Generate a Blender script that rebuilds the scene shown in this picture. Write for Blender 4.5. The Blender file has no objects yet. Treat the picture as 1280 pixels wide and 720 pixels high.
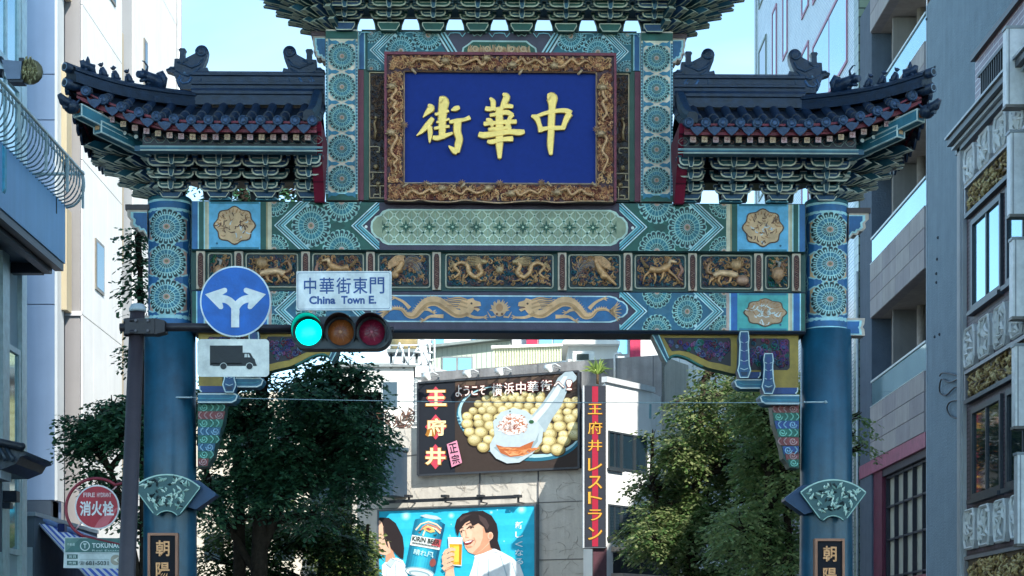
import bpy, math, random
from mathutils import Vector, Matrix
from mathutils.geometry import tessellate_polygon
PI = math.pi
R = math.radians
scene = bpy.context.scene
COL = scene.collection

# ------------------------------------------------------------------ camera
FPX = 2392.0            # focal length in pixels of a 1280 wide picture
EYE = 1.6
cam_d = bpy.data.cameras.new("camera")
cam = bpy.data.objects.new("camera", cam_d)
COL.objects.link(cam)
scene.camera = cam
cam.location = (0, 0, EYE)
cam.rotation_euler = (R(90), 0, 0)
cam_d.sensor_width = 36
cam_d.lens = 36 * FPX / 1280
cam_d.shift_y = 455 / 1280
cam_d.clip_end = 6000
scene.render.resolution_x, scene.render.resolution_y = 1024, 576

# ------------------------------------------------------------------ light
SUN_AZ, SUN_EL = math.atan2(.45, -.893), R(38)      # direction the sun stands in: to the right, behind the camera
w = bpy.data.worlds.new("World"); scene.world = w
w.use_nodes = True
nt = w.node_tree
bg = nt.nodes["Background"]
sky = nt.nodes.new("ShaderNodeTexSky")
sky.sky_type = 'NISHITA'; sky.sun_disc = False
sky.sun_elevation = SUN_EL
sky.sun_rotation = SUN_AZ
sky.air_density = .5; sky.dust_density = .1; sky.ozone_density = .6
tint = nt.nodes.new("ShaderNodeVectorMath"); tint.operation = 'MULTIPLY'; tint.inputs[1].default_value = (.80, .89, .74)     # the city air of that day is a little cyan
nt.links.new(sky.outputs[0], tint.inputs[0])
# faint high cloud wisps over the whole sky
wtc = nt.nodes.new("ShaderNodeTexCoord"); wmp = nt.nodes.new("ShaderNodeMapping"); wmp.inputs['Scale'].default_value = (1, 1.6, 3.2)
wno = nt.nodes.new("ShaderNodeTexNoise"); wno.inputs['Scale'].default_value = 2.6; wno.inputs['Detail'].default_value = 7; wno.inputs['Distortion'].default_value = .8
wmr = nt.nodes.new("ShaderNodeMapRange"); wmr.inputs[1].default_value = .5; wmr.inputs[2].default_value = .8; wmr.inputs[3].default_value = 0; wmr.inputs[4].default_value = .35
wmx = nt.nodes.new("ShaderNodeMix"); wmx.data_type = 'RGBA'; wmx.inputs[7].default_value = (2.6, 2.7, 2.7, 1)
nt.links.new(wtc.outputs['Generated'], wmp.inputs[0]); nt.links.new(wmp.outputs[0], wno.inputs['Vector']); nt.links.new(wno.outputs[0], wmr.inputs[0]); nt.links.new(wmr.outputs[0], wmx.inputs[0])
nt.links.new(tint.outputs[0], wmx.inputs[6]); nt.links.new(wmx.outputs[2], bg.inputs[0])
bg.inputs[1].default_value = 0.15
sd = bpy.data.lights.new("sun", 'SUN'); sun = bpy.data.objects.new("sun", sd); COL.objects.link(sun)
sd.energy = 2.0; sd.angle = R(.5); sd.color = (1, .95, .86)
sv = Vector((math.sin(SUN_AZ) * math.cos(SUN_EL), math.cos(SUN_AZ) * math.cos(SUN_EL), math.sin(SUN_EL)))
sun.rotation_euler = sv.to_track_quat('Z', 'Y').to_euler()
scene.view_settings.view_transform = 'Standard'
scene.view_settings.look = 'None'
scene.view_settings.gamma = 1
scene.view_settings.exposure = 2.1
scene.cycles.max_bounces = 6
scene.cycles.diffuse_bounces = 3
scene.cycles.glossy_bounces = 3
scene.cycles.transmission_bounces = 4
scene.cycles.transparent_max_bounces = 8
scene.cycles.use_denoising = True

# ------------------------------------------------------------------ colours and materials
def lin(c):
    c = c / 255
    return c / 12.92 if c <= .04045 else ((c + .055) / 1.055) ** 2.4
_hc = {}
def hx(s):
    if not isinstance(s, str): return s
    if s not in _hc:
        h = s.lstrip('#')
        _hc[s] = tuple(lin(int(h[i:i + 2], 16)) for i in (0, 2, 4)) + (1,)
    return _hc[s]

def mat(name, rough=.5, metal=0, noise=.25, nscale=3, bump=0, bscale=30, spec=.5, emit=0, coat=0, streak=0, brick=None, attr=True, base=None, glass=False):
    m = bpy.data.materials.new(name); m.use_nodes = True
    n = m.node_tree.nodes; l = m.node_tree.links
    b = n["Principled BSDF"]
    b.inputs['Roughness'].default_value = rough
    b.inputs['Metallic'].default_value = metal
    b.inputs['Specular IOR Level'].default_value = spec
    b.inputs['Coat Weight'].default_value = coat
    if attr:
        a = n.new("ShaderNodeAttribute"); a.attribute_name = "Col"; src = a.outputs['Color']
    else:
        a = n.new("ShaderNodeRGB"); a.outputs[0].default_value = hx(base); src = a.outputs[0]
    tc = n.new("ShaderNodeTexCoord"); geo = n.new("ShaderNodeNewGeometry")
    def ramp(tex, lo, hi, fac=None):
        nonlocal src
        r = n.new("ShaderNodeMapRange"); l.new(tex, r.inputs[0])
        r.inputs[1].default_value = .3; r.inputs[2].default_value = .7
        r.inputs[3].default_value = lo; r.inputs[4].default_value = hi
        x = n.new("ShaderNodeVectorMath"); x.operation = 'SCALE'
        l.new(src, x.inputs[0]); l.new(r.outputs[0], x.inputs['Scale']); src = x.outputs[0]
    if noise:
        t = n.new("ShaderNodeTexNoise"); t.inputs['Scale'].default_value = nscale; t.inputs['Detail'].default_value = 6
        t.inputs['Roughness'].default_value = .65
        l.new(geo.outputs['Position'], t.inputs['Vector']); ramp(t.outputs[0], 1 - noise, 1 + noise * .35)
    if streak:      # rain streaks running down a wall
        mp = n.new("ShaderNodeMapping"); mp.inputs['Scale'].default_value = (5, 5, .25)
        l.new(geo.outputs['Position'], mp.inputs[0])
        t = n.new("ShaderNodeTexNoise"); t.inputs['Scale'].default_value = 1.2; t.inputs['Detail'].default_value = 5
        l.new(mp.outputs[0], t.inputs['Vector']); ramp(t.outputs[0], 1 - streak, 1)
    l.new(src, b.inputs['Base Color'])
    if emit:
        l.new(src, b.inputs['Emission Color']); b.inputs['Emission Strength'].default_value = emit
    if bump:
        t = n.new("ShaderNodeTexNoise"); t.inputs['Scale'].default_value = bscale; t.inputs['Detail'].default_value = 4
        l.new(geo.outputs['Position'], t.inputs['Vector'])
        bp = n.new("ShaderNodeBump"); bp.inputs['Strength'].default_value = bump; bp.inputs['Distance'].default_value = .02
        l.new(t.outputs[0], bp.inputs['Height']); l.new(bp.outputs[0], b.inputs['Normal'])
    return m

M = {
 'paint': mat('lacquer paint', rough=.5, noise=.36, nscale=5, bump=.2, bscale=50, streak=.16),
 'lacquer': mat('glossy lacquer', rough=.36, noise=.42, nscale=3.4, coat=.05, streak=.3, bump=.15, bscale=14),
 'matte': mat('matte print', rough=.75, noise=.1, nscale=6, spec=.25),
 'carved': mat('gilded carving', rough=.38, metal=.25, noise=.45, nscale=14, bump=.5, bscale=45),
 'gold': mat('gold leaf', rough=.32, metal=.35, noise=.16, nscale=12, bump=.2, bscale=30),
 'tile': mat('glazed roof tile', rough=.4, noise=.6, nscale=9, bump=.4, bscale=35, spec=.4),
 'metal': mat('painted metal', rough=.45, noise=.22, nscale=7, metal=.2, bump=.1),
 'plaster': mat('plaster wall', rough=.85, noise=.16, nscale=1.3, bump=.5, bscale=9, streak=.16, spec=.2),
 'stucco': mat('rough stucco', rough=.9, noise=.14, nscale=2, bump=1.0, bscale=22, streak=.12, spec=.2),
 'concrete': mat('weathered concrete', rough=.9, noise=.35, nscale=1.1, bump=.5, bscale=14, streak=.3, spec=.2),
 'panel': mat('wall panel', rough=.6, noise=.08, nscale=1, streak=.08, spec=.35),
 'stone': mat('carved stone', rough=.85, noise=.4, nscale=16, bump=.8, bscale=35, spec=.2),
 'brick': mat('glazed brick', rough=.6, noise=.35, nscale=9, bump=.3, bscale=40),
 'asphalt': mat('asphalt', rough=.92, noise=.3, nscale=4, bump=.5, bscale=60, spec=.2),
 'bark': mat('bark', rough=.95, noise=.5, nscale=10, bump=1, bscale=25, spec=.1),
}
def glassy(name, base, rough=.04, spec=.9, metal=0):
    m = mat(name, rough=rough, noise=.12, nscale=.7, spec=spec, metal=metal, attr=False, base=base)
    return m
M['glass'] = glassy('window glass', '#1d2c35', metal=.0, spec=1)
M['skyglass'] = glassy('reflective window glass', '#8fb8c4', metal=.75, rough=.06)

# ------------------------------------------------------------------ mesh builder
class MB:
    def __init__(s): s.v = []; s.f = []; s.c = []; s.m = []; s.sm = []
    def face(s, pts, c, m=0, sm=False):
        i = len(s.v); s.v.extend(pts); s.f.append(tuple(range(i, i + len(pts)))); s.c.append(hx(c)); s.m.append(m); s.sm.append(sm)
    def box(s, x0, x1, y0, y1, z0, z1, c, m=0, skip=''):
        if x0 > x1: x0, x1 = x1, x0
        if y0 > y1: y0, y1 = y1, y0
        if z0 > z1: z0, z1 = z1, z0
        p = [(x, y, z) for z in (z0, z1) for y in (y0, y1) for x in (x0, x1)]
        i = len(s.v); s.v.extend(p); c = hx(c)
        for k, q in zip('dufbrl', ((0, 2, 3, 1), (4, 5, 7, 6), (0, 1, 5, 4), (2, 6, 7, 3), (1, 3, 7, 5), (0, 4, 6, 2))):
            if k in skip: continue
            s.f.append(tuple(i + j for j in q)); s.c.append(c); s.m.append(m); s.sm.append(False)
    def obox(s, o, a, b, h, c, m=0):
        """box from corner o along vectors a, b, h"""
        o = Vector(o); a = Vector(a); b = Vector(b); h = Vector(h); i = len(s.v)
        for k in range(8): s.v.append(tuple(o + (a if k & 1 else a * 0) + (b if k & 2 else b * 0) + (h if k & 4 else h * 0)))
        flip = a.cross(b).dot(h) < 0
        for q in ((0, 2, 3, 1), (4, 5, 7, 6), (0, 1, 5, 4), (2, 6, 7, 3), (1, 3, 7, 5), (0, 4, 6, 2)):
            q = tuple(i + j for j in (q[::-1] if flip else q)); s.f.append(q); s.c.append(hx(c)); s.m.append(m); s.sm.append(False)
    def prism(s, pts, y0, y1, c, side=None, back=True, m=0):
        """polygon given as (x, z), front face at y0 (towards the camera), back at y1"""
        a = sum(pts[i][0] * pts[(i + 1) % len(pts)][1] - pts[(i + 1) % len(pts)][0] * pts[i][1] for i in range(len(pts)))
        if a < 0: pts = pts[::-1]
        i = len(s.v); n = len(pts); side = side or c
        s.v.extend((x, y0, z) for x, z in pts); s.v.extend((x, y1, z) for x, z in pts)
        s.f.append(tuple(range(i, i + n))); s.c.append(hx(c)); s.m.append(m); s.sm.append(False)
        if back: s.f.append(tuple(range(i + 2 * n - 1, i + n - 1, -1))); s.c.append(hx(side)); s.m.append(m); s.sm.append(False)
        for k in range(n):
            k2 = (k + 1) % n
            s.f.append((i + k, i + n + k, i + n + k2, i + k2)); s.c.append(hx(side)); s.m.append(m); s.sm.append(False)
    def tube(s, pts, rad, c, n=6, flat=1, cap=True, m=0, up=(0, 1, 0)):
        """tapered tube along points; flat squashes it along 'up'"""
        pts = [Vector(p) for p in pts]
        if not hasattr(rad, '__len__'): rad = [rad] * len(pts)
        up = Vector(up); i0 = len(s.v); c = hx(c)
        for k, p in enumerate(pts):
            t = (pts[min(k + 1, len(pts) - 1)] - pts[max(k - 1, 0)])
            t = t.normalized() if t.length > 1e-9 else Vector((0, 0, 1))
            u = up if abs(t.dot(up)) < .95 else (Vector((1, 0, 0)) if abs(t.x) < .9 else Vector((0, 0, 1)))
            a = t.cross(u).normalized(); b = a.cross(t).normalized()
            for j in range(n):
                q = p + a * math.cos(2 * PI * j / n) * rad[k] + b * math.sin(2 * PI * j / n) * rad[k] * flat
                s.v.append(tuple(q))
        for k in range(len(pts) - 1):
            for j in range(n):
                j2 = (j + 1) % n
                s.f.append((i0 + k * n + j, i0 + k * n + j2, i0 + (k + 1) * n + j2, i0 + (k + 1) * n + j)); s.c.append(c); s.m.append(m); s.sm.append(n > 4)
        if cap:
            s.f.append(tuple(i0 + j for j in range(n - 1, -1, -1))); s.c.append(c); s.m.append(m); s.sm.append(False)
            e = i0 + (len(pts) - 1) * n
            s.f.append(tuple(e + j for j in range(n))); s.c.append(c); s.m.append(m); s.sm.append(False)
    def lathe(s, prof, o, c, n=24, axis='z', m=0, a0=0, a1=2 * PI, smooth=True):
        """profile [(r, h)] about an axis through o; colour may be a list per band"""
        i0 = len(s.v); full = abs(a1 - a0 - 2 * PI) < 1e-6; k = n if full else n + 1
        for r, h in prof:
            for j in range(k):
                a = a0 + (a1 - a0) * j / n
                x, y = r * math.cos(a), r * math.sin(a)
                s.v.append((o[0] + x, o[1] + y, o[2] + h) if axis == 'z' else ((o[0] + x, o[1] + h, o[2] + y) if axis == 'y' else (o[0] + h, o[1] + x, o[2] + y)))
        for p in range(len(prof) - 1):
            cc = hx(c[p]) if isinstance(c, list) else hx(c)
            for j in range(n):
                j2 = (j + 1) % k
                q = (i0 + p * k + j, i0 + p * k + j2, i0 + (p + 1) * k + j2, i0 + (p + 1) * k + j)
                s.f.append(q[::-1] if axis == 'y' else q); s.c.append(cc); s.m.append(m); s.sm.append(smooth)
    def ball(s, o, r, c, n=8, k=6, m=0):
        rx, ry, rz = r if hasattr(r, '__len__') else (r, r, r)
        i0 = len(s.v); c = hx(c)
        for a in range(k + 1):
            th = PI * a / k
            for j in range(n):
                ph = 2 * PI * j / n
                s.v.append((o[0] + rx * math.sin(th) * math.cos(ph), o[1] + ry * math.sin(th) * math.sin(ph), o[2] - rz * math.cos(th)))
        for a in range(k):
            for j in range(n):
                j2 = (j + 1) % n
                s.f.append((i0 + a * n + j, i0 + a * n + j2, i0 + (a + 1) * n + j2, i0 + (a + 1) * n + j)); s.c.append(c); s.m.append(m); s.sm.append(True)
    def mesh(s, name, mats):
        me = bpy.data.meshes.new(name)
        me.from_pydata(s.v, [], s.f)
        for mm in (mats if isinstance(mats, (list, tuple)) else [mats]):
            me.materials.append(M[mm] if isinstance(mm, str) else mm)
        at = me.color_attributes.new("Col", 'FLOAT_COLOR', 'CORNER')
        buf = []
        for f, c in zip(s.f, s.c): buf.extend(c * len(f))
        at.data.foreach_set('color', buf)
        me.polygons.foreach_set('material_index', s.m)
        me.polygons.foreach_set('use_smooth', s.sm)
        me.update()
        return me
    def build(s, name, mats, parent=None, loc=(0, 0, 0), rot=(0, 0, 0)):
        return put(name, s.mesh(name, mats), parent, loc, rot)

def put(name, me, parent=None, loc=(0, 0, 0), rot=(0, 0, 0)):
    o = bpy.data.objects.new(name, me); COL.objects.link(o); o.parent = parent
    o.location = loc; o.rotation_euler = rot
    return o
def empty(name, loc=(0, 0, 0), rot=(0, 0, 0), parent=None):
    o = bpy.data.objects.new(name, None); COL.objects.link(o); o.location = loc; o.rotation_euler = rot; o.parent = parent
    o.empty_display_size = .2
    return o
def tag(o, label=None, cat=None, group=None, kind=None):
    for k, v in (('label', label), ('category', cat), ('group', group), ('kind', kind)):
        if v: o[k] = v
    return o
def kids(o): return [c for c in bpy.data.objects if c.parent == o]
def copy_tree(o, parent=None, ch=None):
    if ch is None:
        ch = {}
        for q in bpy.data.objects:
            if q.parent: ch.setdefault(q.parent.name, []).append(q)
    c = o.copy(); COL.objects.link(c); c.parent = parent
    for q in ch.get(o.name, []): copy_tree(q, c, ch)
    return c

# ------------------------------------------------------------------ flat painting: polygons laid on a face as thin coats
def clip(poly, x0, x1, y0, y1):
    for ax, lim, sg in ((0, x0, 1), (0, x1, -1), (1, y0, 1), (1, y1, -1)):
        out = []
        for i in range(len(poly)):
            a, b = poly[i - 1], poly[i]
            ia, ib = (a[ax] - lim) * sg >= 0, (b[ax] - lim) * sg >= 0
            if ia != ib:
                t = (lim - a[ax]) / (b[ax] - a[ax]); out.append((a[0] + (b[0] - a[0]) * t, a[1] + (b[1] - a[1]) * t))
            if ib: out.append(b)
        poly = out
        if not poly: return poly
    return poly
def ribbon(pts, wid):
    """quads of a stroke through pts with the given widths"""
    n = len(pts)
    if not hasattr(wid, '__len__'): wid = [wid] * n
    if len(wid) != n:
        wid = [wid[min(int(i / (n - 1) * (len(wid) - 1)), len(wid) - 2)] * (1 - (i / (n - 1) * (len(wid) - 1)) % 1 if i < n - 1 else 0) + wid[min(int(i / (n - 1) * (len(wid) - 1)) + 1, len(wid) - 1)] * ((i / (n - 1) * (len(wid) - 1)) % 1 if i < n - 1 else 1) for i in range(n)]
    L = []; Rr = []
    for i, p in enumerate(pts):
        a = pts[max(i - 1, 0)]; b = pts[min(i + 1, n - 1)]
        dx, dy = b[0] - a[0], b[1] - a[1]; q = math.hypot(dx, dy) or 1
        nx, ny = -dy / q * wid[i] / 2, dx / q * wid[i] / 2
        L.append((p[0] + nx, p[1] + ny)); Rr.append((p[0] - nx, p[1] - ny))
    return L, Rr
def smooth(pts, k=4):
    """Catmull-Rom through points"""
    out = []
    n = len(pts)
    for i in range(n - 1):
        p0, p1, p2, p3 = pts[max(i - 1, 0)], pts[i], pts[i + 1], pts[min(i + 2, n - 1)]
        for j in range(k):
            t = j / k
            out.append(tuple(.5 * (2 * b + (c - a) * t + (2 * a - 5 * b + 4 * c - d) * t * t + (3 * b - a - 3 * c + d) * t ** 3) for a, b, c, d in zip(p0, p1, p2, p3)))
    out.append(tuple(pts[-1]))
    return out
class Paint(MB):
    """2-D polygons mapped by s.map(u, v, layer) -> 3-D point; v grows downward as in a picture"""
    def __init__(s, mapper, box=None, step=.004):
        super().__init__(); s.map = mapper; s.cb = box; s.step = step; s.base = 0
    def poly(s, pts, c, layer=1, m=0):
        if s.cb: pts = clip(list(pts), *s.cb)
        if len(pts) < 3: return
        a = sum(pts[i][0] * pts[(i + 1) % len(pts)][1] - pts[(i + 1) % len(pts)][0] * pts[i][1] for i in range(len(pts)))
        if abs(a) < 1e-7: return
        if a > 0: pts = pts[::-1]
        h = (layer + s.base) * s.step
        s.face([s.map(u, v, h) for u, v in pts], c, m)
    def rect(s, x0, y0, x1, y1, c, layer=1): s.poly([(x0, y0), (x1, y0), (x1, y1), (x0, y1)], c, layer)
    def line(s, pts, wd, c, layer=1, close=False, k=0):
        if k: pts = smooth(pts, k)
        if close: pts = list(pts) + [pts[0], pts[1]]
        L, Q = ribbon(pts, wd)
        for i in range(len(L) - 1 - (1 if close else 0)): s.poly([L[i], L[i + 1], Q[i + 1], Q[i]], c, layer)
    def disc(s, x, y, r, c, layer=1, n=16, ry=None, rot=0):
        ry = ry or r; s.poly([(x + r * math.cos(2 * PI * i / n + .01) * math.cos(rot) - ry * math.sin(2 * PI * i / n + .01) * math.sin(rot), y + r * math.cos(2 * PI * i / n + .01) * math.sin(rot) + ry * math.sin(2 * PI * i / n + .01) * math.cos(rot)) for i in range(n)], c, layer)
    def ring(s, x, y, r0, r1, c, layer=1, n=24, ry=1.0, a0=0, a1=2 * PI):
        for i in range(n):
            a, b = a0 + (a1 - a0) * i / n, a0 + (a1 - a0) * (i + 1) / n
            s.poly([(x + r0 * math.cos(a), y + r0 * ry * math.sin(a)), (x + r1 * math.cos(a), y + r1 * ry * math.sin(a)), (x + r1 * math.cos(b), y + r1 * ry * math.sin(b)), (x + r0 * math.cos(b), y + r0 * ry * math.sin(b))], c, layer)
    def rrect(s, x0, y0, x1, y1, r, c, layer=1):
        s.poly(rr(x0, y0, x1, y1, r), c, layer)
    def text(s, body, x0, y0, x1, y1, c, layer=1, bold=0, vert=False):
        """fit text into the box (v down); vert stacks the characters"""
        if vert:
            n = len(body); h = (y1 - y0) / n
            for i, ch in enumerate(body): s.text(ch, x0, y0 + h * i + h * .06, x1, y0 + h * (i + 1) - h * .06, c, layer, bold)
            return
        for poly in text_faces(body, x0, y0, x1, y1, bold): s.poly(poly, c, layer)
def rr(x0, y0, x1, y1, r, n=4):
    o = []
    for cx, cy, a in ((x1 - r, y0 + r, -PI / 2), (x1 - r, y1 - r, 0), (x0 + r, y1 - r, PI / 2), (x0 + r, y0 + r, PI)):
        for i in range(n + 1): o.append((cx + r * math.cos(a + PI / 2 * i / n), cy + r * math.sin(a + PI / 2 * i / n)))
    return o
_tx = {}
def text_mesh(body, bold):
    k = (body, bold)
    if k not in _tx:
        cu = bpy.data.curves.new('t', 'FONT'); cu.body = body; cu.offset = bold; cu.resolution_u = 3
        ob = bpy.data.objects.new('t', cu); COL.objects.link(ob)
        dg = bpy.context.evaluated_depsgraph_get()
        me = bpy.data.meshes.new_from_object(ob.evaluated_get(dg))
        vs = [(v.co.x, v.co.y) for v in me.vertices]; fs = [tuple(p.vertices) for p in me.polygons]
        bpy.data.objects.remove(ob); bpy.data.curves.remove(cu); bpy.data.meshes.remove(me)
        _tx[k] = (vs, fs)
    return _tx[k]
def text_faces(body, x0, y0, x1, y1, bold=0):
    vs, fs = text_mesh(body, bold)
    ax, bx = min(v[0] for v in vs), max(v[0] for v in vs); ay, by = min(v[1] for v in vs), max(v[1] for v in vs)
    q = [(x0 + (v[0] - ax) / (bx - ax) * (x1 - x0), y1 - (v[1] - ay) / (by - ay) * (y1 - y0)) for v in vs]
    return [[q[i] for i in f] for f in fs]
def spiral(cx, cy, r, a0, turns, n=10, sg=1):
    return [(cx + r * (1 - i / n * .85) * math.cos(a0 + sg * turns * 2 * PI * i / n), cy + r * (1 - i / n * .85) * math.sin(a0 + sg * turns * 2 * PI * i / n)) for i in range(n + 1)]
rnd = random.Random(7)
def pw(px, py, Y): return Vector(((px - 640) * Y / FPX, Y, EYE + (815 - py) * Y / FPX))

# =================================================================== THE GATE
GY = 26.0
gate = empty('chinatown_gate', (-.174, GY, 0), (0, 0, R(1.15)))
tag(gate, 'tall painted Chinese ceremonial gate with dark tiled roofs, blue name board and two teal columns', 'gate')
def gx(u, d=0): return u * (GY - d) / FPX             # u = pixels right of the gate's middle, d = metres in front of its plane
def gz(py, d=0): return EYE + (815 - py) * (GY - d) / FPX
def fmap(d): return lambda u, v, h: (gx(u, d), -d - h, gz(v, d))
CY, CYL, BL, DB, TEAL, GRN, CRM, PCH, PNK, PUR, DK = '#74c3df', '#b0e0e6', '#2a6aa0', '#1d3f66', '#1b6272', '#17584c', '#e6d6b6', '#e8b98a', '#d8a898', '#43374c', '#16272e'
def cut(u0, u1, v0, v1): return (u0, u1, v0, v1)

_rj = random.Random(99)
def rosette(P, x, y, rx, ry=None, bgc='#8fcfdf', dark='#0f3d42', mid=TEAL, N=20, L=1, cen=PNK):
    ry = ry or rx; N = N + _rj.choice((-1, 0, 0, 1)); a_off = _rj.random() * .3
    def jit(c, k=.16):
        c = hx(c); f = 1 - k * _rj.random(); return (c[0] * f, c[1] * f, c[2] * f * (1 - .06 * _rj.random()), 1)
    bgc = jit(bgc, .12)
    def q(r, a): return (x + rx * r * math.cos(a), y + ry * r * math.sin(a))
    dA = 2 * PI / N
    for i in range(N):
        a = i * dA; e0, e1 = a - dA * .5, a + dA * .5
        P.poly([q(.78, e0), q(.97, e0), q(1.04, a - dA * .2), q(1.04, a + dA * .2), q(.97, e1), q(.78, e1)], bgc, L)
        for r0, r1 in ((.52, .78), (.26, .52)): P.poly([q(r0, e0), q(r1, e0), q(r1, e1), q(r0, e1)], bgc, L)
        P.poly([q(0, e0), q(.26, e0), q(.26, e1)], bgc, L)
    for i in range(N):
        a = i * dA + a_off + (_rj.random() - .5) * .03; dark_, mid_ = jit(dark, .4), jit(mid, .25)
        P.poly([q(.70, a - dA * .38), q(.92, a - dA * .38), q(.985, a - dA * .2), q(.985, a + dA * .2), q(.92, a + dA * .38), q(.70, a + dA * .38)], dark_, L + 1)
        P.poly([q(.70, a - dA * .15), q(.84, a - dA * .16), q(.84, a + dA * .16), q(.70, a + dA * .15)], bgc, L + 2)
        b = a + dA / 2
        P.poly([q(.42, b - dA * .36), q(.64, b - dA * .40), q(.64, b + dA * .40), q(.42, b + dA * .36)], mid_, L + 1)
        P.poly([q(.19, b - dA * .25), q(.38, b - dA * .32), q(.38, b + dA * .32), q(.19, b + dA * .25)], dark, L + 1)
    P.poly([q(.17, i * PI / 4) for i in range(8)], cen, L + 2)
    P.poly([q(.09, i * PI / 4) for i in range(8)], '#8c7a55', L + 3)

# ---- columns
def column(sg):
    cx = sg * gx(410)
    m = MB()
    z0, z1 = 0.75, gz(413)
    m.lathe([(.375, 0.74), (.365, 2), (.352, 4), (.343, z1), (.33, z1 + .005), (.28, z1 + .005)], (cx, 0, 0), '#17506a', n=40)
    col = m.build('column', 'lacquer', gate)
    m = MB(); m.lathe([(0, 0), (.62, 0), (.62, .35), (.56, .42), (.50, .5), (.46, .66), (.40, .745), (0, .75)], (cx, 0, 0), '#8a8d88', n=32)
    m.build('plinth', 'stone', col)
    r = .288
    m = MB(); za, zb = gz(413, .1), gz(249, .1)
    m.lathe([(r, za), (r, zb), (r * .9, zb + .02), (0, zb + .02)], (cx, 0, 0), BL, n=40)
    for ya, yb, c in ((397, 402, CYL), (402, 409, BL), (409, 413, CYL), (250, 254, TEAL), (254, 257, CYL), (257, 265, BL), (265, 269, CYL)):
        m.lathe([(r + .006, gz(yb, .1)), (r + .012, gz((ya + yb) / 2, .1)), (r + .006, gz(ya, .1))], (cx, 0, 0), c, n=40)
    m.build('column_collar', 'paint', col)
    rp = r * 92
    def cm(u, v, h):
        a = u / rp; return (cx + (r + h) * math.sin(a), -(r + h) * math.cos(a), gz(v, .2))
    P = Paint(cm, step=.003)
    ys = (287, 330, 374)
    for k in range(10):
        u0 = -27 + 5.4 * k
        P.rect(u0, 270, u0 + 5.45, 397, PNK if sg < 0 else PCH, 1)
    for y in (268, 308.5, 352, 397):        # blue buds between the rosettes
        for s2 in (-1, 1):
            P.poly([(s2 * 6, y), (s2 * 12, y - 7), (s2 * 20, y - 6), (s2 * 29, y - 9), (s2 * 29, y + 9), (s2 * 20, y + 6), (s2 * 12, y + 7)], CYL, 2)
            P.poly([(s2 * 9, y), (s2 * 13, y - 5), (s2 * 20, y - 4), (s2 * 29, y - 7), (s2 * 29, y + 7), (s2 * 20, y + 4), (s2 * 13, y + 5)], BL, 3)
    for s2 in (-1, 1):
        for k in range(3):
            yy = ys[k]
            P.line([(s2 * 31, yy - 19), (s2 * 35, yy - 8), (s2 * 36, yy), (s2 * 35, yy + 8), (s2 * 31, yy + 19)], 1.6, CYL, 3)
            P.ring(s2 * 33, yy + 21.5, 2.2, 3.6, CYL, 3, n=8)
            P.ring(s2 * 50, yy, 14, 16, CYL, 3, n=14)
            P.line([(s2 * 41, yy - 18), (s2 * 43, yy), (s2 * 41, yy + 18)], 1.2, PNK, 3)
    P.build('column_painting', 'paint', col)
    for k in range(3):
        P = Paint(cm, step=.003); P.base = 3
        rosette(P, 0, ys[k], 24.5, 22, bgc='#b4dfe2', mid='#3a86a0')
        P.build('rosette', 'paint', col)
    return col
def rrect_patch(P, a, b, c, d, col, L): P.rect(a, b, c, d, col, L)
colL = column(-1); colR = column(1)

# ---- fan lamps, name tablets
def fan(sg, cu, cv):
    d = .52; m = MB()
    f = lambda u, v: (gx(cu + u, d), gz(cv + v, d))
    def arc(r, a0, a1, n, oy=34): return [(r * math.sin(R(a0 + (a1 - a0) * i / n)), oy - r * math.cos(R(a0 + (a1 - a0) * i / n))) for i in range(n + 1)]
    out = arc(62, -42, 42, 14, 36) + [(22, 18), (17, 24)] + arc(17, 52, -52, 6, 37) + [(-17, 24), (-22, 18)]
    m.prism([f(*p) for p in out], -d, -d + .1, '#35575a')
    body = m.build('fan_ornament', 'metal', gate)
    r = random.Random(5 + sg); P = Paint(fmap(d), step=.004); mm = MB()
    P.line([(cu + a, cv + b) for a, b in arc(61, -42, 42, 14, 36)], 1.6, '#a9c6bd', 1)
    for s2 in (-1, 1): P.line([(cu + s2 * 41, cv - 9), (cu + s2 * 17, cv + 23)], 1.2, '#8fb0a6', 1)
    P.line([(cu + a, cv + b) for a, b in arc(17, -48, 48, 8, 37)], 1.2, '#8fb0a6', 1)
    P.build('fan_rim', 'metal', body)
    for i in range(85):
        rr_ = 24 + 34 * r.random(); a = R(-38 + 76 * r.random())
        x, y = rr_ * math.sin(a), 36 - rr_ * math.cos(a); t = r.random() * 6.3; l = 2 + 2.5 * r.random(); b = 1.2 * (r.random() - .5)
        pts = [(x - l * math.cos(t), y - l * math.sin(t)), (x + b, y - b), (x + l * math.cos(t), y + l * math.sin(t))]
        c = ('#d0e2d4', '#86a89c', '#14282a', '#b4ccbe')[i % 4]
        mm.tube([(gx(cu + p[0], d), -d - .01, gz(cv + p[1], d)) for p in pts], [.004, .017, .005], c, n=4, flat=.7)
    mm.build('openwork_pattern', 'metal', body)
    m = MB()
    e = -sg        # lamp housing reaching inwards behind the fan
    m.prism([(gx(cu + e * 20, .3), gz(cv - 18, .3)), (gx(cu + e * 41, .3), gz(cv - 17, .3)), (gx(cu + e * 62, .3), gz(cv - 1, .3)), (gx(cu + e * 62, .3), gz(cv + 2, .3)), (gx(cu + e * 38, .3), gz(cv + 19, .3)), (gx(cu + e * 20, .3), gz(cv + 14, .3))], -d + .105, -.1, '#1c3c5e')
    m.build('lamp_housing', 'metal', body)
fan(-1, -414.5, 614 + 5); fan(1, 418.5, 619 + 5)
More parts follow.
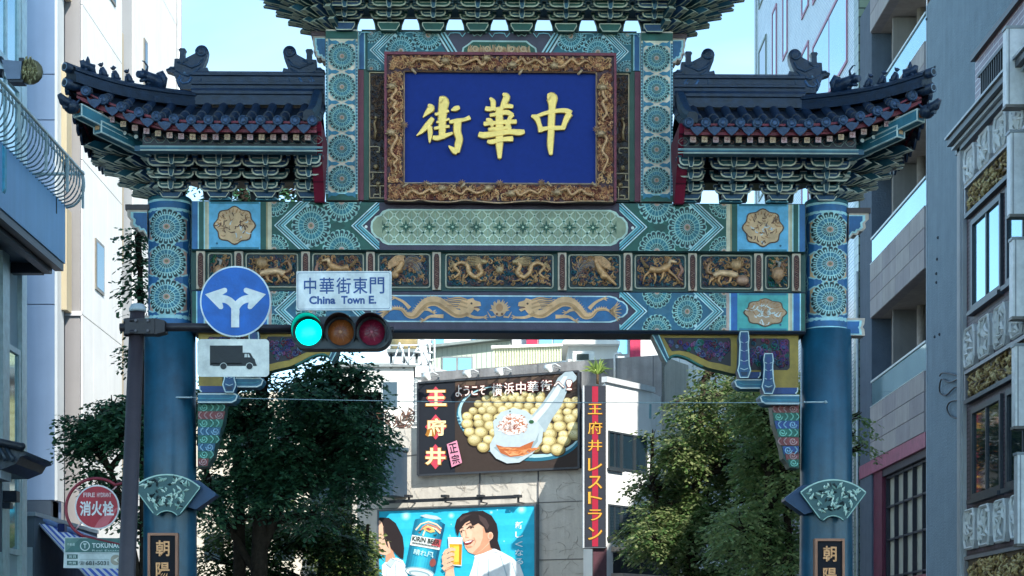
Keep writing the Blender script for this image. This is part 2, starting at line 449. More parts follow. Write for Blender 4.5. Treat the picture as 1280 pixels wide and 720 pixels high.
def tablet(sg, cu, top):
    d = .43; h = 108; m = MB()
    x0, x1 = gx(cu - 15.5, d), gx(cu + 15.5, d); z1 = gz(top + 3, d); z0 = gz(top + h - 3, d)
    m.box(x0, x1, -d, -.3, z0, z1, '#1b1a20')
    b = m.build('name_tablet', 'matte', gate)
    m = MB(); fw = .034; X0, X1, Z1, Z0 = x0 - fw, x1 + fw, z1 + fw, z0 - fw
    m.box(X0, x0 - .001, -d - .025, -.3, Z0, Z1, '#9c6a52'); m.box(x1 + .001, X1, -d - .025, -.3, Z0, Z1, '#9c6a52')
    m.box(x0, x1, -d - .024, -.3, z1 + .001, Z1, '#9c6a52'); m.box(x0, x1, -d - .024, -.3, Z0, z0 - .001, '#9c6a52')
    m.build('tablet_frame', 'metal', b)
    for i, ch in enumerate('朝陽'):
        m = MB(); y0 = top + 9 + i * 27.5
        for poly in text_faces(ch, cu - 8.5, y0, cu + 8.5, y0 + 20, .018):
            m.prism([(gx(p[0], d), gz(p[1], d)) for p in poly], -d - .018, -d - .001, '#c98f62')
        m.build('tablet_character', 'gold', b)
tablet(-1, -419.5, 667); tablet(1, 414, 673)

# ---- painted tie beams
def bands(P, u0, v0, v1, cols, L=1, sg=1):
    for wd, c in cols:
        a, b = u0, u0 + wd; u0 = b
        P.rect(min(sg * a, sg * b), v0, max(sg * a, sg * b), v1, c, L)
def chevron(P, tip, v0, v1, run, wd, sg, L=2, cols=('#d7eef0', '#12403f', '#a0d4d8', '#12403f', '#a0d4d8', '#3f8f9c', '#c9e9ea')):
    """nested lines pointing outwards ( < on the left half ), tip in u (positive = distance from the middle)"""
    vm = (v0 + v1) / 2; n = len(cols); w1 = wd / n
    for i, c in enumerate(cols):
        a, b = tip - i * w1, tip - (i + 1) * w1
        P.poly([(sg * a, vm), (sg * (a - run), v0), (sg * (b - run), v0), (sg * b, vm)], c, L)
        P.poly([(sg * a, vm), (sg * b, vm), (sg * (b - run), v1), (sg * (a - run), v1)], c, L)
    for k in (0, 1):
        vv = (v0 + 5, v1 - 5)[k]
        P.disc(sg * (tip - wd - run + 3), vv, 2.2, cols[-1], L + 1, n=8)
def cartouche(u1, v0, v1):
    vm = (v0 + v1) / 2; h = (v1 - v0) / 2
    q = [(u1 - 22, v0), (u1 - 15, v0 + .12 * h), (u1 - 11, v0 + .34 * h), (u1 - 6, v0 + .42 * h), (u1 - 1, v0 + .7 * h), (u1, vm), (u1 - 1, v1 - .7 * h), (u1 - 6, v1 - .42 * h), (u1 - 11, v1 - .34 * h), (u1 - 15, v1 - .12 * h), (u1 - 22, v1)]
    return q + [(-x, y) for x, y in q[::-1]]
def medallion(P, u, v, rx, ry, seed, cols=('#5c3c2a', PCH, '#6d4631', '#d9dfe0'), L=3):
    r = random.Random(seed); n = 8
    def sh(k): return [(u + rx * k * (1 + .07 * math.cos(n * a)) * math.cos(a), v + ry * k * (1 + .07 * math.cos(n * a)) * math.sin(a)) for a in [2 * PI * i / 48 for i in range(48)]]
    P.poly(sh(1), cols[0], L); P.poly(sh(.93), cols[1], L + 1)
    for i in range(46):
        a = r.random() * 6.28; q = math.sqrt(r.random()) * .84
        x, y = u + rx * q * math.cos(a), v + ry * q * math.sin(a)
        t = r.random() * 6.28; l = rx * (.07 + .1 * r.random())
        c = cols[2] if i % 2 else (cols[3] if y > v - ry * .2 and i % 3 else '#b98255')
        P.line([(x - l * math.cos(t), y - l * math.sin(t)), (x + 1.2 * math.sin(t), y + 1.2), (x + l * math.cos(t), y + l * math.sin(t))], [1.6, 1.2, .3], c, L + 2 + i % 2)
    for i in range(14):
        a = PI + PI * (i + .5) / 14
        P.line([(u + rx * .72 * math.cos(a), v + ry * .72 * math.sin(a)), (u + rx * .92 * math.cos(a + .05), v + ry * .92 * math.sin(a + .05))], [1.8, .4], '#c58a55', L + 3)

def beam_block(v0, v1, d, half, name, c='#173f42', ztop=None):
    m = MB(); a, b = gz(v1, d), gz(v0, d)
    bev = .03
    pr = [(-d + bev, a), (-d, a + bev), (-d, b - bev), (-d + bev, b), (.25, b), (.25, a)]
    x0, x1 = -gx(half, d), gx(half, d); n = len(pr)
    for k in range(n):
        p, q = pr[k], pr[(k + 1) % n]
        m.face([(x0, p[0], p[1]), (x1, p[0], p[1]), (x1, q[0], q[1]), (x0, q[0], q[1])][::-1], c)
    m.face([(x0, y, z) for y, z in pr], c); m.face([(x1, y, z) for y, z in pr[::-1]], c)
    return m.build(name, 'paint', gate)
DU = .30; DL = .30
up = beam_block(252.5, 314.5, DU, 384, 'upper_tie_beam')
lo = beam_block(363.5, 416, DL, 384, 'lower_tie_beam', '#202b3c')

def beam_paint(par, d, v0, v1, kind):
    B = (-383, 383, v0, v1)
    vm = (v0 + v1) / 2; H = v1 - v0
    rosbg = '#a4d2cc'
    P = Paint(fmap(d), B)
    P.rect(-165 - 40, v0, 165 + 40, v1, PUR, 1)
    for sg in (-1, 1):
        if kind == 'u':
            bands(P, 284, v0, v1, [(5, CRM)], 1, sg); bands(P, 289, v0, v1, [(2, '#b79e70'), (7, GRN), (2, CRM), (3.5, '#c9bfa0')], 1, sg)
            P.rect(min(sg * 298, sg * 362), v0, max(sg * 298, sg * 362), v1, '#6dbfe6', 2)
            bands(P, 362, v0, v1, [(2, CRM), (3, '#c9bfa0'), (1.5, CYL), (6, GRN), (1.5, CYL), (7, BL), (2, CYL)], 1, sg)
        else:
            bands(P, 284, v0, v1, [(4, '#c9a79a'), (2, CYL), (9, '#2869b0'), (2, CYL), (2, '#c9bfa0')], 1, sg)
            P.rect(min(sg * 298, sg * 362), v0, max(sg * 298, sg * 362), v1, '#4fb3ae', 2)
            bands(P, 362, v0, v1, [(2, CRM), (3, '#c9bfa0'), (1.5, CYL), (8, '#2869b0'), (1.5, CYL), (6, GRN), (1, CYL)], 1, sg)
    P.build('beam_border', 'paint', par)
    for sg in (-1, 1):
        P = Paint(fmap(d), B); P.base = 1
        P.rect(min(sg * 300, sg * 360), v0 + .1, max(sg * 300, sg * 360), v0 + 2.5, '#2f7f96', 2); P.rect(min(sg * 300, sg * 360), v1 - 2.5, max(sg * 300, sg * 360), v1 - .1, '#2f7f96', 2)
        if kind == 'u': medallion(P, sg * 330, vm, 25, 23, 3 + sg)
        else: medallion(P, sg * 333, vm + 1, 26, 17, 8 + sg, ('#5f4635', '#c9a07c', '#e3e6e0', '#e8ecec'))
        P.disc(sg * 352, v1 - 7, 1.5, '#2b6c8c', 3, n=8)
        P.build('flower_medallion', 'paint', par)
        # chevron field
        bgc, alt = (GRN, TEAL) if kind == 'u' else ('#2a6782', '#2f6b80')
        x0, x1 = min(sg * 150, sg * 284), max(sg * 150, sg * 284)
        P = Paint(fmap(d), (max(x0, B[0]), min(x1, B[1]), v0, v1))
        a, b = 284, 180
        P.poly([(sg * 284, v0), (sg * 185, v0), (sg * 185, vm), (sg * 185, v1), (sg * 284, v1)], bgc, 2)
        P.poly([(sg * 186, v0), (sg * 152, v0), (sg * 186, vm)], bgc, 2); P.poly([(sg * 186, v1), (sg * 152, v1), (sg * 186, vm)], bgc, 2)
        run = H * .53
        for q in (v0, v1):
            rosette(P, sg * 281, q, 18, 18, bgc=rosbg, mid='#2c7c88', L=3)
        chevron(P, 281, v0, v1, run, 14, sg, 6)
        rosette(P, sg * 235, vm, H * .40, H * .44, bgc=rosbg, mid='#2f8292', L=3)
        for q, s3 in ((v0 - 1, 1), (v1 + 1, -1)):
            rosette(P, sg * 197, q, H * .39, H * .43, bgc=rosbg, mid='#2f8292', L=3)
        P.poly([(sg * 215, vm), (sg * 200, vm - 6), (sg * 192, vm), (sg * 200, vm + 6)], '#0f4a40' if kind == 'u' else '#3b6f86', 2.5)
        chevron(P, 185, v0, v1, run, 14, sg, 6, ('#d7eef0', '#12403f', '#8fd3e6', '#12403f', '#6cb8c0', '#3f8f9c', '#b4dfe0'))
        P.build('chevron_field', 'paint', par)
    # cartouche
    P = Paint(fmap(d), B); P.base = 1
    if kind == 'u':
        P.poly(cartouche(161, v0 + 8, v1 - 6), '#cfe4d6', 2); P.poly(cartouche(158.5, v0 + 10, v1 - 8), '#9fa888', 3)
        for sg in (-1, 1): P.disc(sg * 166.5, vm + 1, 2, '#f0f0e8', 3, n=8)
        y0, y1 = v0 + 10.5, v1 - 8.5; hm = (y0 + y1) / 2; P.cb = (-156, 156, y0, y1)
        cc = P.cb
        st = 14.6
        P.cb = (-146, 146, y0, y1)
        for k in range(-14, 15):
            for sgn in (-1, 1):
                u = k * st
                P.line([(u - 30, hm - sgn * 30), (u + 30, hm + sgn * 30)], 1.5, '#dbe3cc', 4)
        for k in range(-21, 22):
            u = k * st / 2
            P.line([(u, y0), (u, y1)], .55, '#a7c7b0', 4)
        for k in range(-10, 11):
            for j, (dy, big) in enumerate(((0, 1), (-st, 0), (st, 0))):
                u = k * st
                bigf = (k % 2 == 0) and big
                if bigf:
                    for q in range(8):
                        a = q * PI / 4
                        l = 8.5 if q % 2 == 0 else 5.5
                        P.line([(u + 1.2 * math.cos(a), hm + dy + 1.2 * math.sin(a)), (u + l * .5 * math.cos(a), hm + dy + l * .5 * math.sin(a)), (u + l * math.cos(a), hm + dy + l * math.sin(a))], [.8, 2.4, .5], '#1f5a44', 6)
                    P.disc(u, hm + dy, 1.5, '#cfe0c0', 7, n=6)
                else:
                    P.disc(u, hm + dy, 2.3, '#dbe3cc', 6, n=8); P.disc(u, hm + dy, 1.2, '#5f8d6e', 7, n=6)
                P.disc(u + st / 2, hm + dy + (st / 2 if dy <= 0 else -st / 2), 2.2, '#c3dccb', 6, n=4); P.disc(u + st / 2, hm + dy + (st / 2 if dy <= 0 else -st / 2), 1.5, '#2c6a50', 7, n=4)
        P.cb = None
        P.build('lattice_cartouche', 'paint', par)
    else:
        P.poly(cartouche(161, v0 + 4, v1 - 9), '#cfe8ea', 2); P.poly(cartouche(159, v0 + 5.5, v1 - 10.5), '#2a689a', 3)
        P.build('dragon_cartouche', 'paint', par)
        for sg in (-1, 1): dragon2d(par, d, sg)
        P = Paint(fmap(d), B); P.base = 1
        for i in range(13):
            a = PI + PI * i / 12
            P.line([(8 * math.cos(a), 388 + 7 * math.sin(a)), (12.5 * math.cos(a) + (i % 2) * 1.5, 388 + 13 * math.sin(a) - (i % 2))], [3.4, .5], '#dfae80', 4)
        P.disc(0, 387, 8.5, '#dfae80', 5, ry=9); P.disc(0, 385, 4.5, '#c48c5e', 6, ry=5)
        for s in (-1, 1): P.disc(s * 3.2, 393, 1.6, '#7c4a30', 7, n=8); P.line([(s * 5, 396), (s * 11, 397), (s * 15, 390)], [2.6, 2, .6], '#dfae80', 5)
        P.build('flaming_pearl', 'paint', par)
def dragon2d(par, d, sg):
    P = Paint(fmap(d)); P.base = 1
    G1, G2 = '#f0b884', '#b07a4e'
    # head towards the middle; coordinates in |u|
    f = lambda pts: [(sg * x, y) for x, y in pts]
    body = smooth([(52, 386), (60, 393), (72, 394), (84, 386), (96, 379), (108, 380), (117, 388), (124, 396), (133, 396), (140, 389), (150, 388), (157, 391)], 4)
    n = len(body)
    wd = [7 + 5 * math.sin(PI * min(i / n * 1.35, 1)) - 5.5 * max(0, i / n - .55) * 2 for i in range(n)]
    body = [(x - 22 + 4, y - 1.5) for x, y in body]
    for i in range(2, n - 4, 1):
        x, y = body[i]; q = body[min(i + 1, n - 1)]
        dx, dy = q[0] - x, q[1] - y; L = math.hypot(dx, dy) or 1; nx, ny = dy / L, -dx / L
        P.poly(f([(x - dx / L * 1.3, y - dy / L * 1.3), (x + nx * (wd[i] / 2 + 2.4) + dx / L, y + ny * (wd[i] / 2 + 2.4)), (x + dx / L * 1.3, y + dy / L * 1.3)]), G1, 4)
    P.line(f(body), wd, G1, 5)
    P.line(f([(x, y + w_ * .22) for (x, y), w_ in zip(body, wd)][3:-3]), [w_ * .3 for w_ in wd][3:-3], '#c9935f', 6)
    # head
    P.poly(f([(23, 383), (24, 378), (31, 376), (33, 373), (40, 375), (48, 377), (52, 384), (46, 390), (36, 389), (34, 386), (27, 390), (24, 387), (32, 384)]), G1, 6)
    P.disc(sg * 35, 380, 1.4, '#5a3826', 8, n=8); P.line(f([(25, 385), (32, 385)]), 1, '#8c5434', 8)
    for k in range(6):
        P.line(f(smooth([(40, 376 + k * 2.4), (50, 372.5 + k * 2.6), (62, 374 + k * 2.2), (66 + (k % 2) * 3, 372 + k * 2.4)], 3)), [2.2, 1.6, .4], G1 if k % 2 else '#cf9a69', 7)
    for a, b, c in (((44, 392), (32, 397), (20, 397)), ((70, 396), (86, 396), (94, 401)), ((112, 386), (120, 378), (130, 373)), ((96, 386), (88, 388), (84, 391))):
        P.line(f(smooth([a, b, c], 3)), [5, 3.4, 2.2], G1, 5)
        for t in (-.7, 0, .7):
            P.line(f([c, (c[0] + 6 * math.cos(t + (PI if a[0] > c[0] else 0)), c[1] + 4.5 * math.sin(t) )]), [2, .5], G1, 6)
    for k in range(8):
        a = -1.35 + 2.7 * k / 7
        P.line(f([(138, 389), (145, 389 + 7 * math.sin(a)), (147 + 6 * math.cos(a), 389 + 13 * math.sin(a))]), [3, 2, .4], G1, 6)
    P.build('painted_dragon', 'paint', par)
beam_paint(up, DU, 254, 313, 'u')
beam_paint(lo, DL, 365.5, 412, 'l')
# scalloped moulding on top of the upper beam
for k in range(-13, 14):
    u = k * 29.0
    if abs(u) < 380:
        P = Paint(fmap(DU - .02)); hw = 13
        if abs(u) > 178:
            if k % 2 == 0:
                m = MB(); m.prism([(gx(u + a, .26), gz(252 - b, .26)) for a, b in ((-14, 0), (-12, 3), (-6, 5), (0, 6.5), (6, 5), (12, 3), (14, 0))], -.28, -.2, '#2e7f9c')
                o = m.build('scalloped_crest', 'paint', up)
                P = Paint(fmap(.282)); P.line([(u + a, 252 - b) for a, b in ((-14, .8), (-12, 3), (-6, 5), (0, 6.5), (6, 5), (12, 3), (14, .8))], 1.3, CYL, 1); P.ring(u, 249, 1.2, 2.4, CYL, 1, n=8)
                P.build('crest_line', 'paint', up)

# ---- carving helpers
def crv(m, pts, wd, c, d, fl=.6, n=4, lift=.0):
    """raised carved strand; pts in (u, v), widths in px"""
    if not hasattr(wd, '__len__'): wd = [wd] * len(pts)
    if len(wd) != len(pts):
        N = len(pts); W = len(wd)
        wd = [wd[min(int(i / max(N - 1, 1) * (W - 1)), W - 1)] * (1 - (i / max(N - 1, 1) * (W - 1)) % 1) + wd[min(int(i / max(N - 1, 1) * (W - 1)) + 1, W - 1)] * ((i / max(N - 1, 1) * (W - 1)) % 1) for i in range(N)]
    m.tube([(gx(p[0], d), -d - lift, gz(p[1], d)) for p in pts], [x / 2 / 92 for x in wd], c, n=n, flat=fl)
def curls(m, u0, u1, v0, v1, d, cols, dens, seed, rmin=2.5, rmax=5, wd=1.8, lift=.008):
    r = random.Random(seed)
    n = int((u1 - u0) * (v1 - v0) * dens)
    for i in range(n):
        rad = rmin + (rmax - rmin) * r.random() ** 1.5
        x = u0 + rad * .7 + (u1 - u0 - rad * 1.4) * r.random(); y = v0 + rad * .7 + (v1 - v0 - rad * 1.4) * r.random()
        a = r.random() * 6.28; sg = 1 if r.random() < .5 else -1
        if r.random() < .55:
            pts = spiral(x, y, rad, a, .7 + .5 * r.random(), 7, sg)
            e = (pts[0][0] + rad * .9 * math.cos(a - sg * PI / 2), pts[0][1] + rad * .9 * math.sin(a - sg * PI / 2))
            pts = [e] + pts
        else:
            l = rad * 1.3
            pts = smooth([(x - l * math.cos(a), y - l * math.sin(a)), (x - .3 * l * math.cos(a) + sg * rad * .4 * math.sin(a), y - .3 * l * math.sin(a) - sg * rad * .4 * math.cos(a)), (x + .3 * l * math.cos(a) - sg * rad * .4 * math.sin(a), y + .3 * l * math.sin(a) + sg * rad * .4 * math.cos(a)), (x + l * math.cos(a), y + l * math.sin(a))], 2)
        pts = [(min(max(p[0], u0 + .6), u1 - .6), min(max(p[1], v0 + .6), v1 - .6)) for p in pts]
        crv(m, pts, [wd * .5, wd, wd * .9, wd * .3], cols[r.randrange(len(cols))], d, lift=lift + .012 * r.random(), fl=.8)

# ---- carved relief row between the beams
rowb = MB(); rowb.box(-gx(384, .2), gx(384, .2), -.2, .2, gz(364.5, .2), gz(313.5, .2), '#1d4a44')
row = rowb.build('relief_row', 'paint', gate)
pan = [(69, 0), None]
posts = [78.5, 161, 242, 325, 372.5]
panels = [(-67, 67, 'dragons'), (87, 151, 'phoenix'), (170, 233, 'horse'), (252, 316, 'lion'), (334, 363, 'vase')]
def dragon3d(m, sg, d, k=1):
    G = '#d4a06e'; f = lambda pts: [(sg * x, y) for x, y in pts]
    b = smooth([(20, 328), (26, 333), (22, 341), (30, 347), (38, 341), (40, 333), (48, 329), (56, 334), (50, 342), (57, 348)], 4)
    crv(m, f(b), [4, 6, 6, 6, 5, 4, 2.5], G, d, .8, 6, .03)
    for k in range(6):
        crv(m, f(smooth([(22, 326 + k), (30, 322 + k * 2), (40 + k % 2 * 3, 323 + k * 2)], 2)), [2.4, 1.6, .6], '#c9a67c', d, .8, 4, .04)
    m.ball((gx(sg * 20, d), -d - .035, gz(328, d)), (.05, .035, .035), '#caa474')
    for a, b, c in (((30, 346), (24, 351), (16, 352)), ((44, 344), (46, 351), (40, 354)), ((36, 336), (40, 345), (46, 351)), ((54, 336), (60, 340), (64, 335))):
        crv(m, f([a, b, c]), [3, 2.2, 1], G, d, .8, 4, .035)
    for q in range(5): crv(m, f([(56, 331), (60 + q, 326 + q * 3)]), [2, .5], '#c9a67c', d, .8, 4, .035)
def beast(m, cu, d, kind, s=1):
    G, G2 = '#d09a68', '#e6b68a'
    f = lambda pts: [(cu + s * x, y) for x, y in pts]
    if kind == 'phoenix':
        for k in range(7): crv(m, f(smooth([(4, 334 + k), (-6, 322 + 1.6 * k), (-16, 322 + 3 * k), (-22 - (k % 3) * 2, 332 + 3.2 * k)], 3)), [2.2, 2, 1], ('#8d7f7c', '#a98c72')[k % 2], d, .7, 4, .02)
        for k in range(6): crv(m, f(smooth([(0, 322 + k), (10, 322 + 2 * k), (20, 330 + 1.5 * k)], 3)), [3, 3, 1], G2, d, .8, 4, .035)
        crv(m, f(smooth([(2, 328), (7, 338), (14, 345), (22, 352), (27, 357)], 3)), [6, 9, 7, 5, 2], G, d, .8, 6, .04)
        m.ball((gx(cu + s * 12, d), -d - .04, gz(345, d)), (.06, .04, .05), G)
    elif kind == 'horse':
        crv(m, f(smooth([(-14, 336), (-4, 338), (6, 335), (12, 330)], 3)), [9, 8, 9, 6], G, d, .8, 8, .045)
        crv(m, f([(10, 333), (12, 326), (20, 328)]), [6, 6, 3], G2, d, .8, 6, .05)
        for k in range(5): crv(m, f([(8, 324 + k * 2), (4 + k, 322 + k * 2.2)]), [2, .8], '#c9926a', d, .8, 4, .05)
        for a, b, c in (((-12, 338), (-20, 345), (-22, 355)), ((-8, 340), (-6, 347), (-8, 355)), ((4, 339), (2, 347), (-2, 353)), ((9, 337), (18, 345), (24, 353))):
            crv(m, f([a, b, c]), [4, 2.4, 1.6], G, d, .8, 6, .04)
        for q in range(6): crv(m, f([(-15, 334), (-26 + q, 322 + q * 2.4)]), [2.4, .6], '#9c7a55', d, .8, 4, .035)
        crv(m, f(smooth([(24, 330), (27, 338), (22, 346), (28, 350)], 3)), [3, 5, 3, 1], '#b07c68', d, .8, 5, .03)
    elif kind == 'lion':
        crv(m, f(smooth([(-16, 345), (-8, 341), (4, 342), (14, 344)], 3)), [8, 8, 9, 7], G2, d, .8, 8, .045)
        m.ball((gx(cu + s * 12, d), -d - .05, gz(331, d)), (.085, .05, .08), '#b58a60')
        for q in range(9):
            a = q * .7; crv(m, f([(12 + 6 * math.cos(a), 331 + 6 * math.sin(a)), (12 + 11 * math.cos(a), 331 + 9 * math.sin(a))]), [2.6, .8], '#c2976b', d, .8, 4, .05)
        m.ball((gx(cu + s * 20, d), -d - .045, gz(350, d)), (.09, .05, .075), '#b98b70')
        for a, b, c in (((-14, 346), (-20, 350), (-22, 356)), ((-8, 345), (-10, 351), (-6, 356)), ((6, 346), (4, 352), (-2, 355)), ((14, 344), (16, 350), (12, 356))):
            crv(m, f([a, b, c]), [4.5, 3, 2], G, d, .8, 6, .04)
        crv(m, f(smooth([(-16, 343), (-24, 338), (-20, 328), (-14, 332)], 3)), [3, 5, 4, 1], '#a87a58', d, .8, 5, .035)
    else:
        m.ball((gx(cu, d), -d - .04, gz(342, d)), (.085, .06, .1), '#b98a64', n=10, k=8)
        crv(m, [(cu, 336), (cu + 2, 328), (cu - 3, 326)], [3, 5, 3], '#a89c92', d, .8, 6, .05)
        for a in (-1, 1): crv(m, [(cu + a * 3, 329), (cu + a * 7, 334), (cu + a * 6, 342)], [2.4, 2, 1], '#a07a60', d, .8, 4, .05)
        crv(m, [(cu - 3, 350), (cu, 353), (cu + 3, 350)], [3, 3, 3], '#a07a60', d, .8, 4, .05)
def relief_panel(u0, u1, kind, s=1):
    v0, v1 = 316.5, 361; d = .2
    m = MB(); m.box(gx(u0, d), gx(u1, d), -.212, -.2002, gz(v1 - 2, d), gz(v0 + 2, d), '#18262c')
    p = m.build('relief_panel', 'carved', row)
    P = Paint(fmap(.21)); L = rr(u0, v0 + 1.5, u1, v1 - 1.5, 3, 3)
    f = MB()
    for i in range(len(L)):
        a, b = L[i], L[(i + 1) % len(L)]
        f.tube([(gx(a[0], .24), -.225, gz(a[1], .24)), (gx(b[0], .24), -.225, gz(b[1], .24))], .0095, '#c9c3ae', n=4)
    f.build('panel_border', 'paint', row)
    m = MB(); cols = ['#2b5560', '#3b6b78', '#2f3f5c', '#4a4a60', '#24606a', '#6a4a4c'] if kind != 'vase' else ['#1f5a46', '#2f7050', '#1d4a58', '#2d6a74']
    curls(m, u0 + 2, u1 - 2, v0 + 3.5, v1 - 3.5, .212, cols, .075, int(u0) + 11, 2, 4.2, 1.7)
    curls(m, u0 + 2, u1 - 2, v0 + 3.5, v1 - 3.5, .212, ['#bc8a5c', '#9c724c', '#cc9c6c', '#8a6054'], .035, int(u0) + 13, 2, 4.6, 2.0, .014)
    if kind == 'dragons':
        dragon3d(m, -1, .212); dragon3d(m, 1, .212)
        m.ball((0, -.25, gz(338, .212)), (.05, .04, .05), '#c9a67c')
        for q in range(9): a = q * .7; crv(m, [(4 * math.cos(a), 338 + 4 * math.sin(a)), (8 * math.cos(a), 338 + 7 * math.sin(a))], [2, .6], '#b08a60', .212, .8, 4, .03)
    else: beast(m, (u0 + u1) / 2, .212, kind, s)
    m.build('relief_figure', 'carved', p)
for u0, u1, k in panels:
    relief_panel(u0, u1, k)
    if k != 'dragons': relief_panel(-u1, -u0, k, -1)
for u in posts:
    for sg in (-1, 1):
        m = MB(); hw = 5.3
        m.box(gx(sg * u - hw, .26), gx(sg * u + hw, .26), -.26, -.2, gz(362.5, .26), gz(315.5, .26), '#cdb7a0')
        po = m.build('relief_post', 'paint', row)
        m = MB(); P = [(sg * u + a, v) for a, v in ((-2.6, 319), (-1.4, 317.5), (1.4, 317.5), (2.6, 319), (3.4, 322), (3.4, 356), (2.6, 359), (1.4, 360.5), (-1.4, 360.5), (-2.6, 359), (-3.4, 356), (-3.4, 322))]
        m.prism([(gx(a, .26), gz(b, .26)) for a, b in P], -.266, -.258, '#4a2622')
        for k in range(5):
            y = 322 + 8.2 * k
            crv(m, smooth([(sg * u - 2, y), (sg * u + 2.2, y + 2), (sg * u - 2.2, y + 5), (sg * u + 2, y + 7)], 2), .9, '#a8765e' if k != 2 else '#c9a08a', .264, 1, 4)
            crv(m, smooth([(sg * u + 2, y), (sg * u - 2.2, y + 2), (sg * u + 2.2, y + 5), (sg * u - 2, y + 7)], 2), .8, '#8a5a48', .264, 1, 4)
        m.build('post_inlay', 'carved', po)

# ---- upper storey: square posts, back board, plaque
m = MB(); m.box(-gx(172, .15), gx(172, .15), -.15, .2, gz(253.5, .15), gz(38, .15), '#1c3c3a')
back = m.build('upper_panel_wall', 'paint', gate)
m = MB(); m.box(-gx(172, .17), gx(172, .17), -.19, -.151, gz(252, .17), gz(248.5, .17), '#203c3c'); m.build('sill_strip', 'paint', back)
def upper_post(sg):
    d = .32; m = MB(); a, b = sorted((sg * 177, sg * 217))
    m.box(gx(a, d), gx(b, d), -d, .28, gz(251, d), gz(38, d), '#f0e0ce')
    o = m.build('upper_post', 'paint', gate)
    P = Paint(fmap(d), (a + .1, b - .1, 40, 251))
    c = sg * 196.5
    P.rect(a, 40, b, 50, GRN, 1); P.rect(a, 50, b, 53, CRM, 1); P.rect(a, 53, b, 243, '#f4dcc4', 1); P.rect(a, 243, b, 251, GRN, 1); P.rect(a, 241.5, b, 243.5, CYL, 2)
    for s2, x in ((1, a), (-1, b)):
        P.rect(min(x, x + s2 * 2.4), 53, max(x, x + s2 * 2.4), 242, '#2b5f74', 2)
        for y in range(55, 240, 4): P.rect(min(x, x + s2 * 1.6), y, max(x, x + s2 * 1.6), y + 1.4, CYL, 3)
        P.rect(min(x + s2 * 2.4, x + s2 * 3.6), 53, max(x + s2 * 2.4, x + s2 * 3.6), 242, '#a9c4c8', 3)
    ys = [72 + 38.2 * k for k in range(5)]
    for y in [ys[0] - 17.5] + [y + 19.1 for y in ys]:
        for s2 in (-1, 1):
            P.poly([(c + s2 * 3, y), (c + s2 * 8, y - 2.6), (c + s2 * 13, y - 1.8), (c + s2 * 17, y - 5), (c + s2 * 17, y + 5), (c + s2 * 13, y + 1.8), (c + s2 * 8, y + 2.6)], '#2f7f9c', 3)
    P.build('post_painting', 'paint', o)
    for y in ys:
        P = Paint(fmap(d)); P.base = 3; rosette(P, c, y, 17, 16.6, bgc='#9ccac6', mid='#2f7c92', cen='#c99a8c'); P.build('rosette', 'paint', o)
    # bands beside the upper beam
    P = Paint(fmap(.22)); P.cb = None
    m = MB(); a, b = sorted((sg * 165, sg * 177)); m.box(gx(a, .22), gx(b, .22), -.22, -.151, gz(88, .22), gz(40, .22), GRN); m.build('corner_band', 'paint', o)
    for x0, x1, cc in ((176.8, 175, CYL), (175, 169, BL), (169, 167.6, CYL), (167.6, 165.2, GRN)): P.rect(min(sg * x0, sg * x1), 41, max(sg * x0, sg * x1), 87.5, cc, 1)
    P.build('band_paint', 'paint', o)
    # red and green borders beside the plaque
    m = MB()
    for x0, x1, cc, dd in ((176.8, 169.5, '#7a2f45', .24), (169.4, 163, '#2d5a48', .22)):
        a, b = sorted((sg * x0, sg * x1)); m.box(gx(a, dd), gx(b, dd), -dd, -.151, gz(251, dd), gz(88.5, dd), cc)
    m.build('side_border', 'paint', o)
    m = MB(); a, b = sorted((sg * 163, sg * 140)); d2 = .2
    m.box(gx(a, d2), gx(b, d2), -d2, -.151, gz(248.4, d2), gz(89, d2), '#2c1f1e')
    cp = m.build('carved_side_panel', 'carved', o)
    m = MB(); curls(m, a + 2, b - 1, 94, 178, d2, ['#6e5648', '#7d6150', '#54443c', '#8c6c54', '#4a4450'], .09, 31 + sg, 1.6, 3.6, 1.5)
    curls(m, a + 2, b - 1, 180, 245, d2, ['#4c5560', '#6a5a4c', '#5c4c44', '#7c6a52'], .05, 37 + sg, 1.4, 3, 1.2)
    e = lambda x: sg * (163 - x)
    crv(m, [(e(8), 176), (e(9), 166), (e(7), 156), (e(10), 150)], [3, 4, 3.4, 2], '#a88860', d2, .8, 6, .04)
    m.ball((gx(e(9), d2), -d2 - .045, gz(149, d2)), .022, '#b39870')
    m.ball((gx(e(9), d2), -d2 - .035, gz(210, d2)), (.035, .025, .035), '#b39870')
    m.ball((gx(e(12), d2), -d2 - .035, gz(231, d2)), (.035, .025, .03), '#b39870')
    m.build('carving', 'carved', cp)
    m = MB(); Cc = '#cbb28a'
    def key(pts, dd=.225):
        for p, q in zip(pts, pts[1:]):
            x0, x1 = sorted((e(p[0]), e(q[0]))); y0, y1 = sorted((p[1], q[1]))
            m.box(gx(x0 - .6, dd), gx(x1 + .6, dd), -dd, -d2 + .002, gz(y1 + .6, dd), gz(y0 - .6, dd), Cc)
    key([(1, 91.5), (1, 248)]); key([(1, 91.5), (19, 91.5)]); key([(1, 248), (19, 248)])
    key([(2.3, 184), (13, 184), (13, 190.5), (10, 190.5)]); key([(2.3, 216), (19, 216)]); key([(5, 218), (5, 224.5), (2.3, 224.5)]); key([(2.3, 233), (19, 233)]); key([(14, 234), (14, 246)]); key([(6, 246), (6, 243.5), (12, 243.5)])
    m.build('fretwork', 'paint', cp)
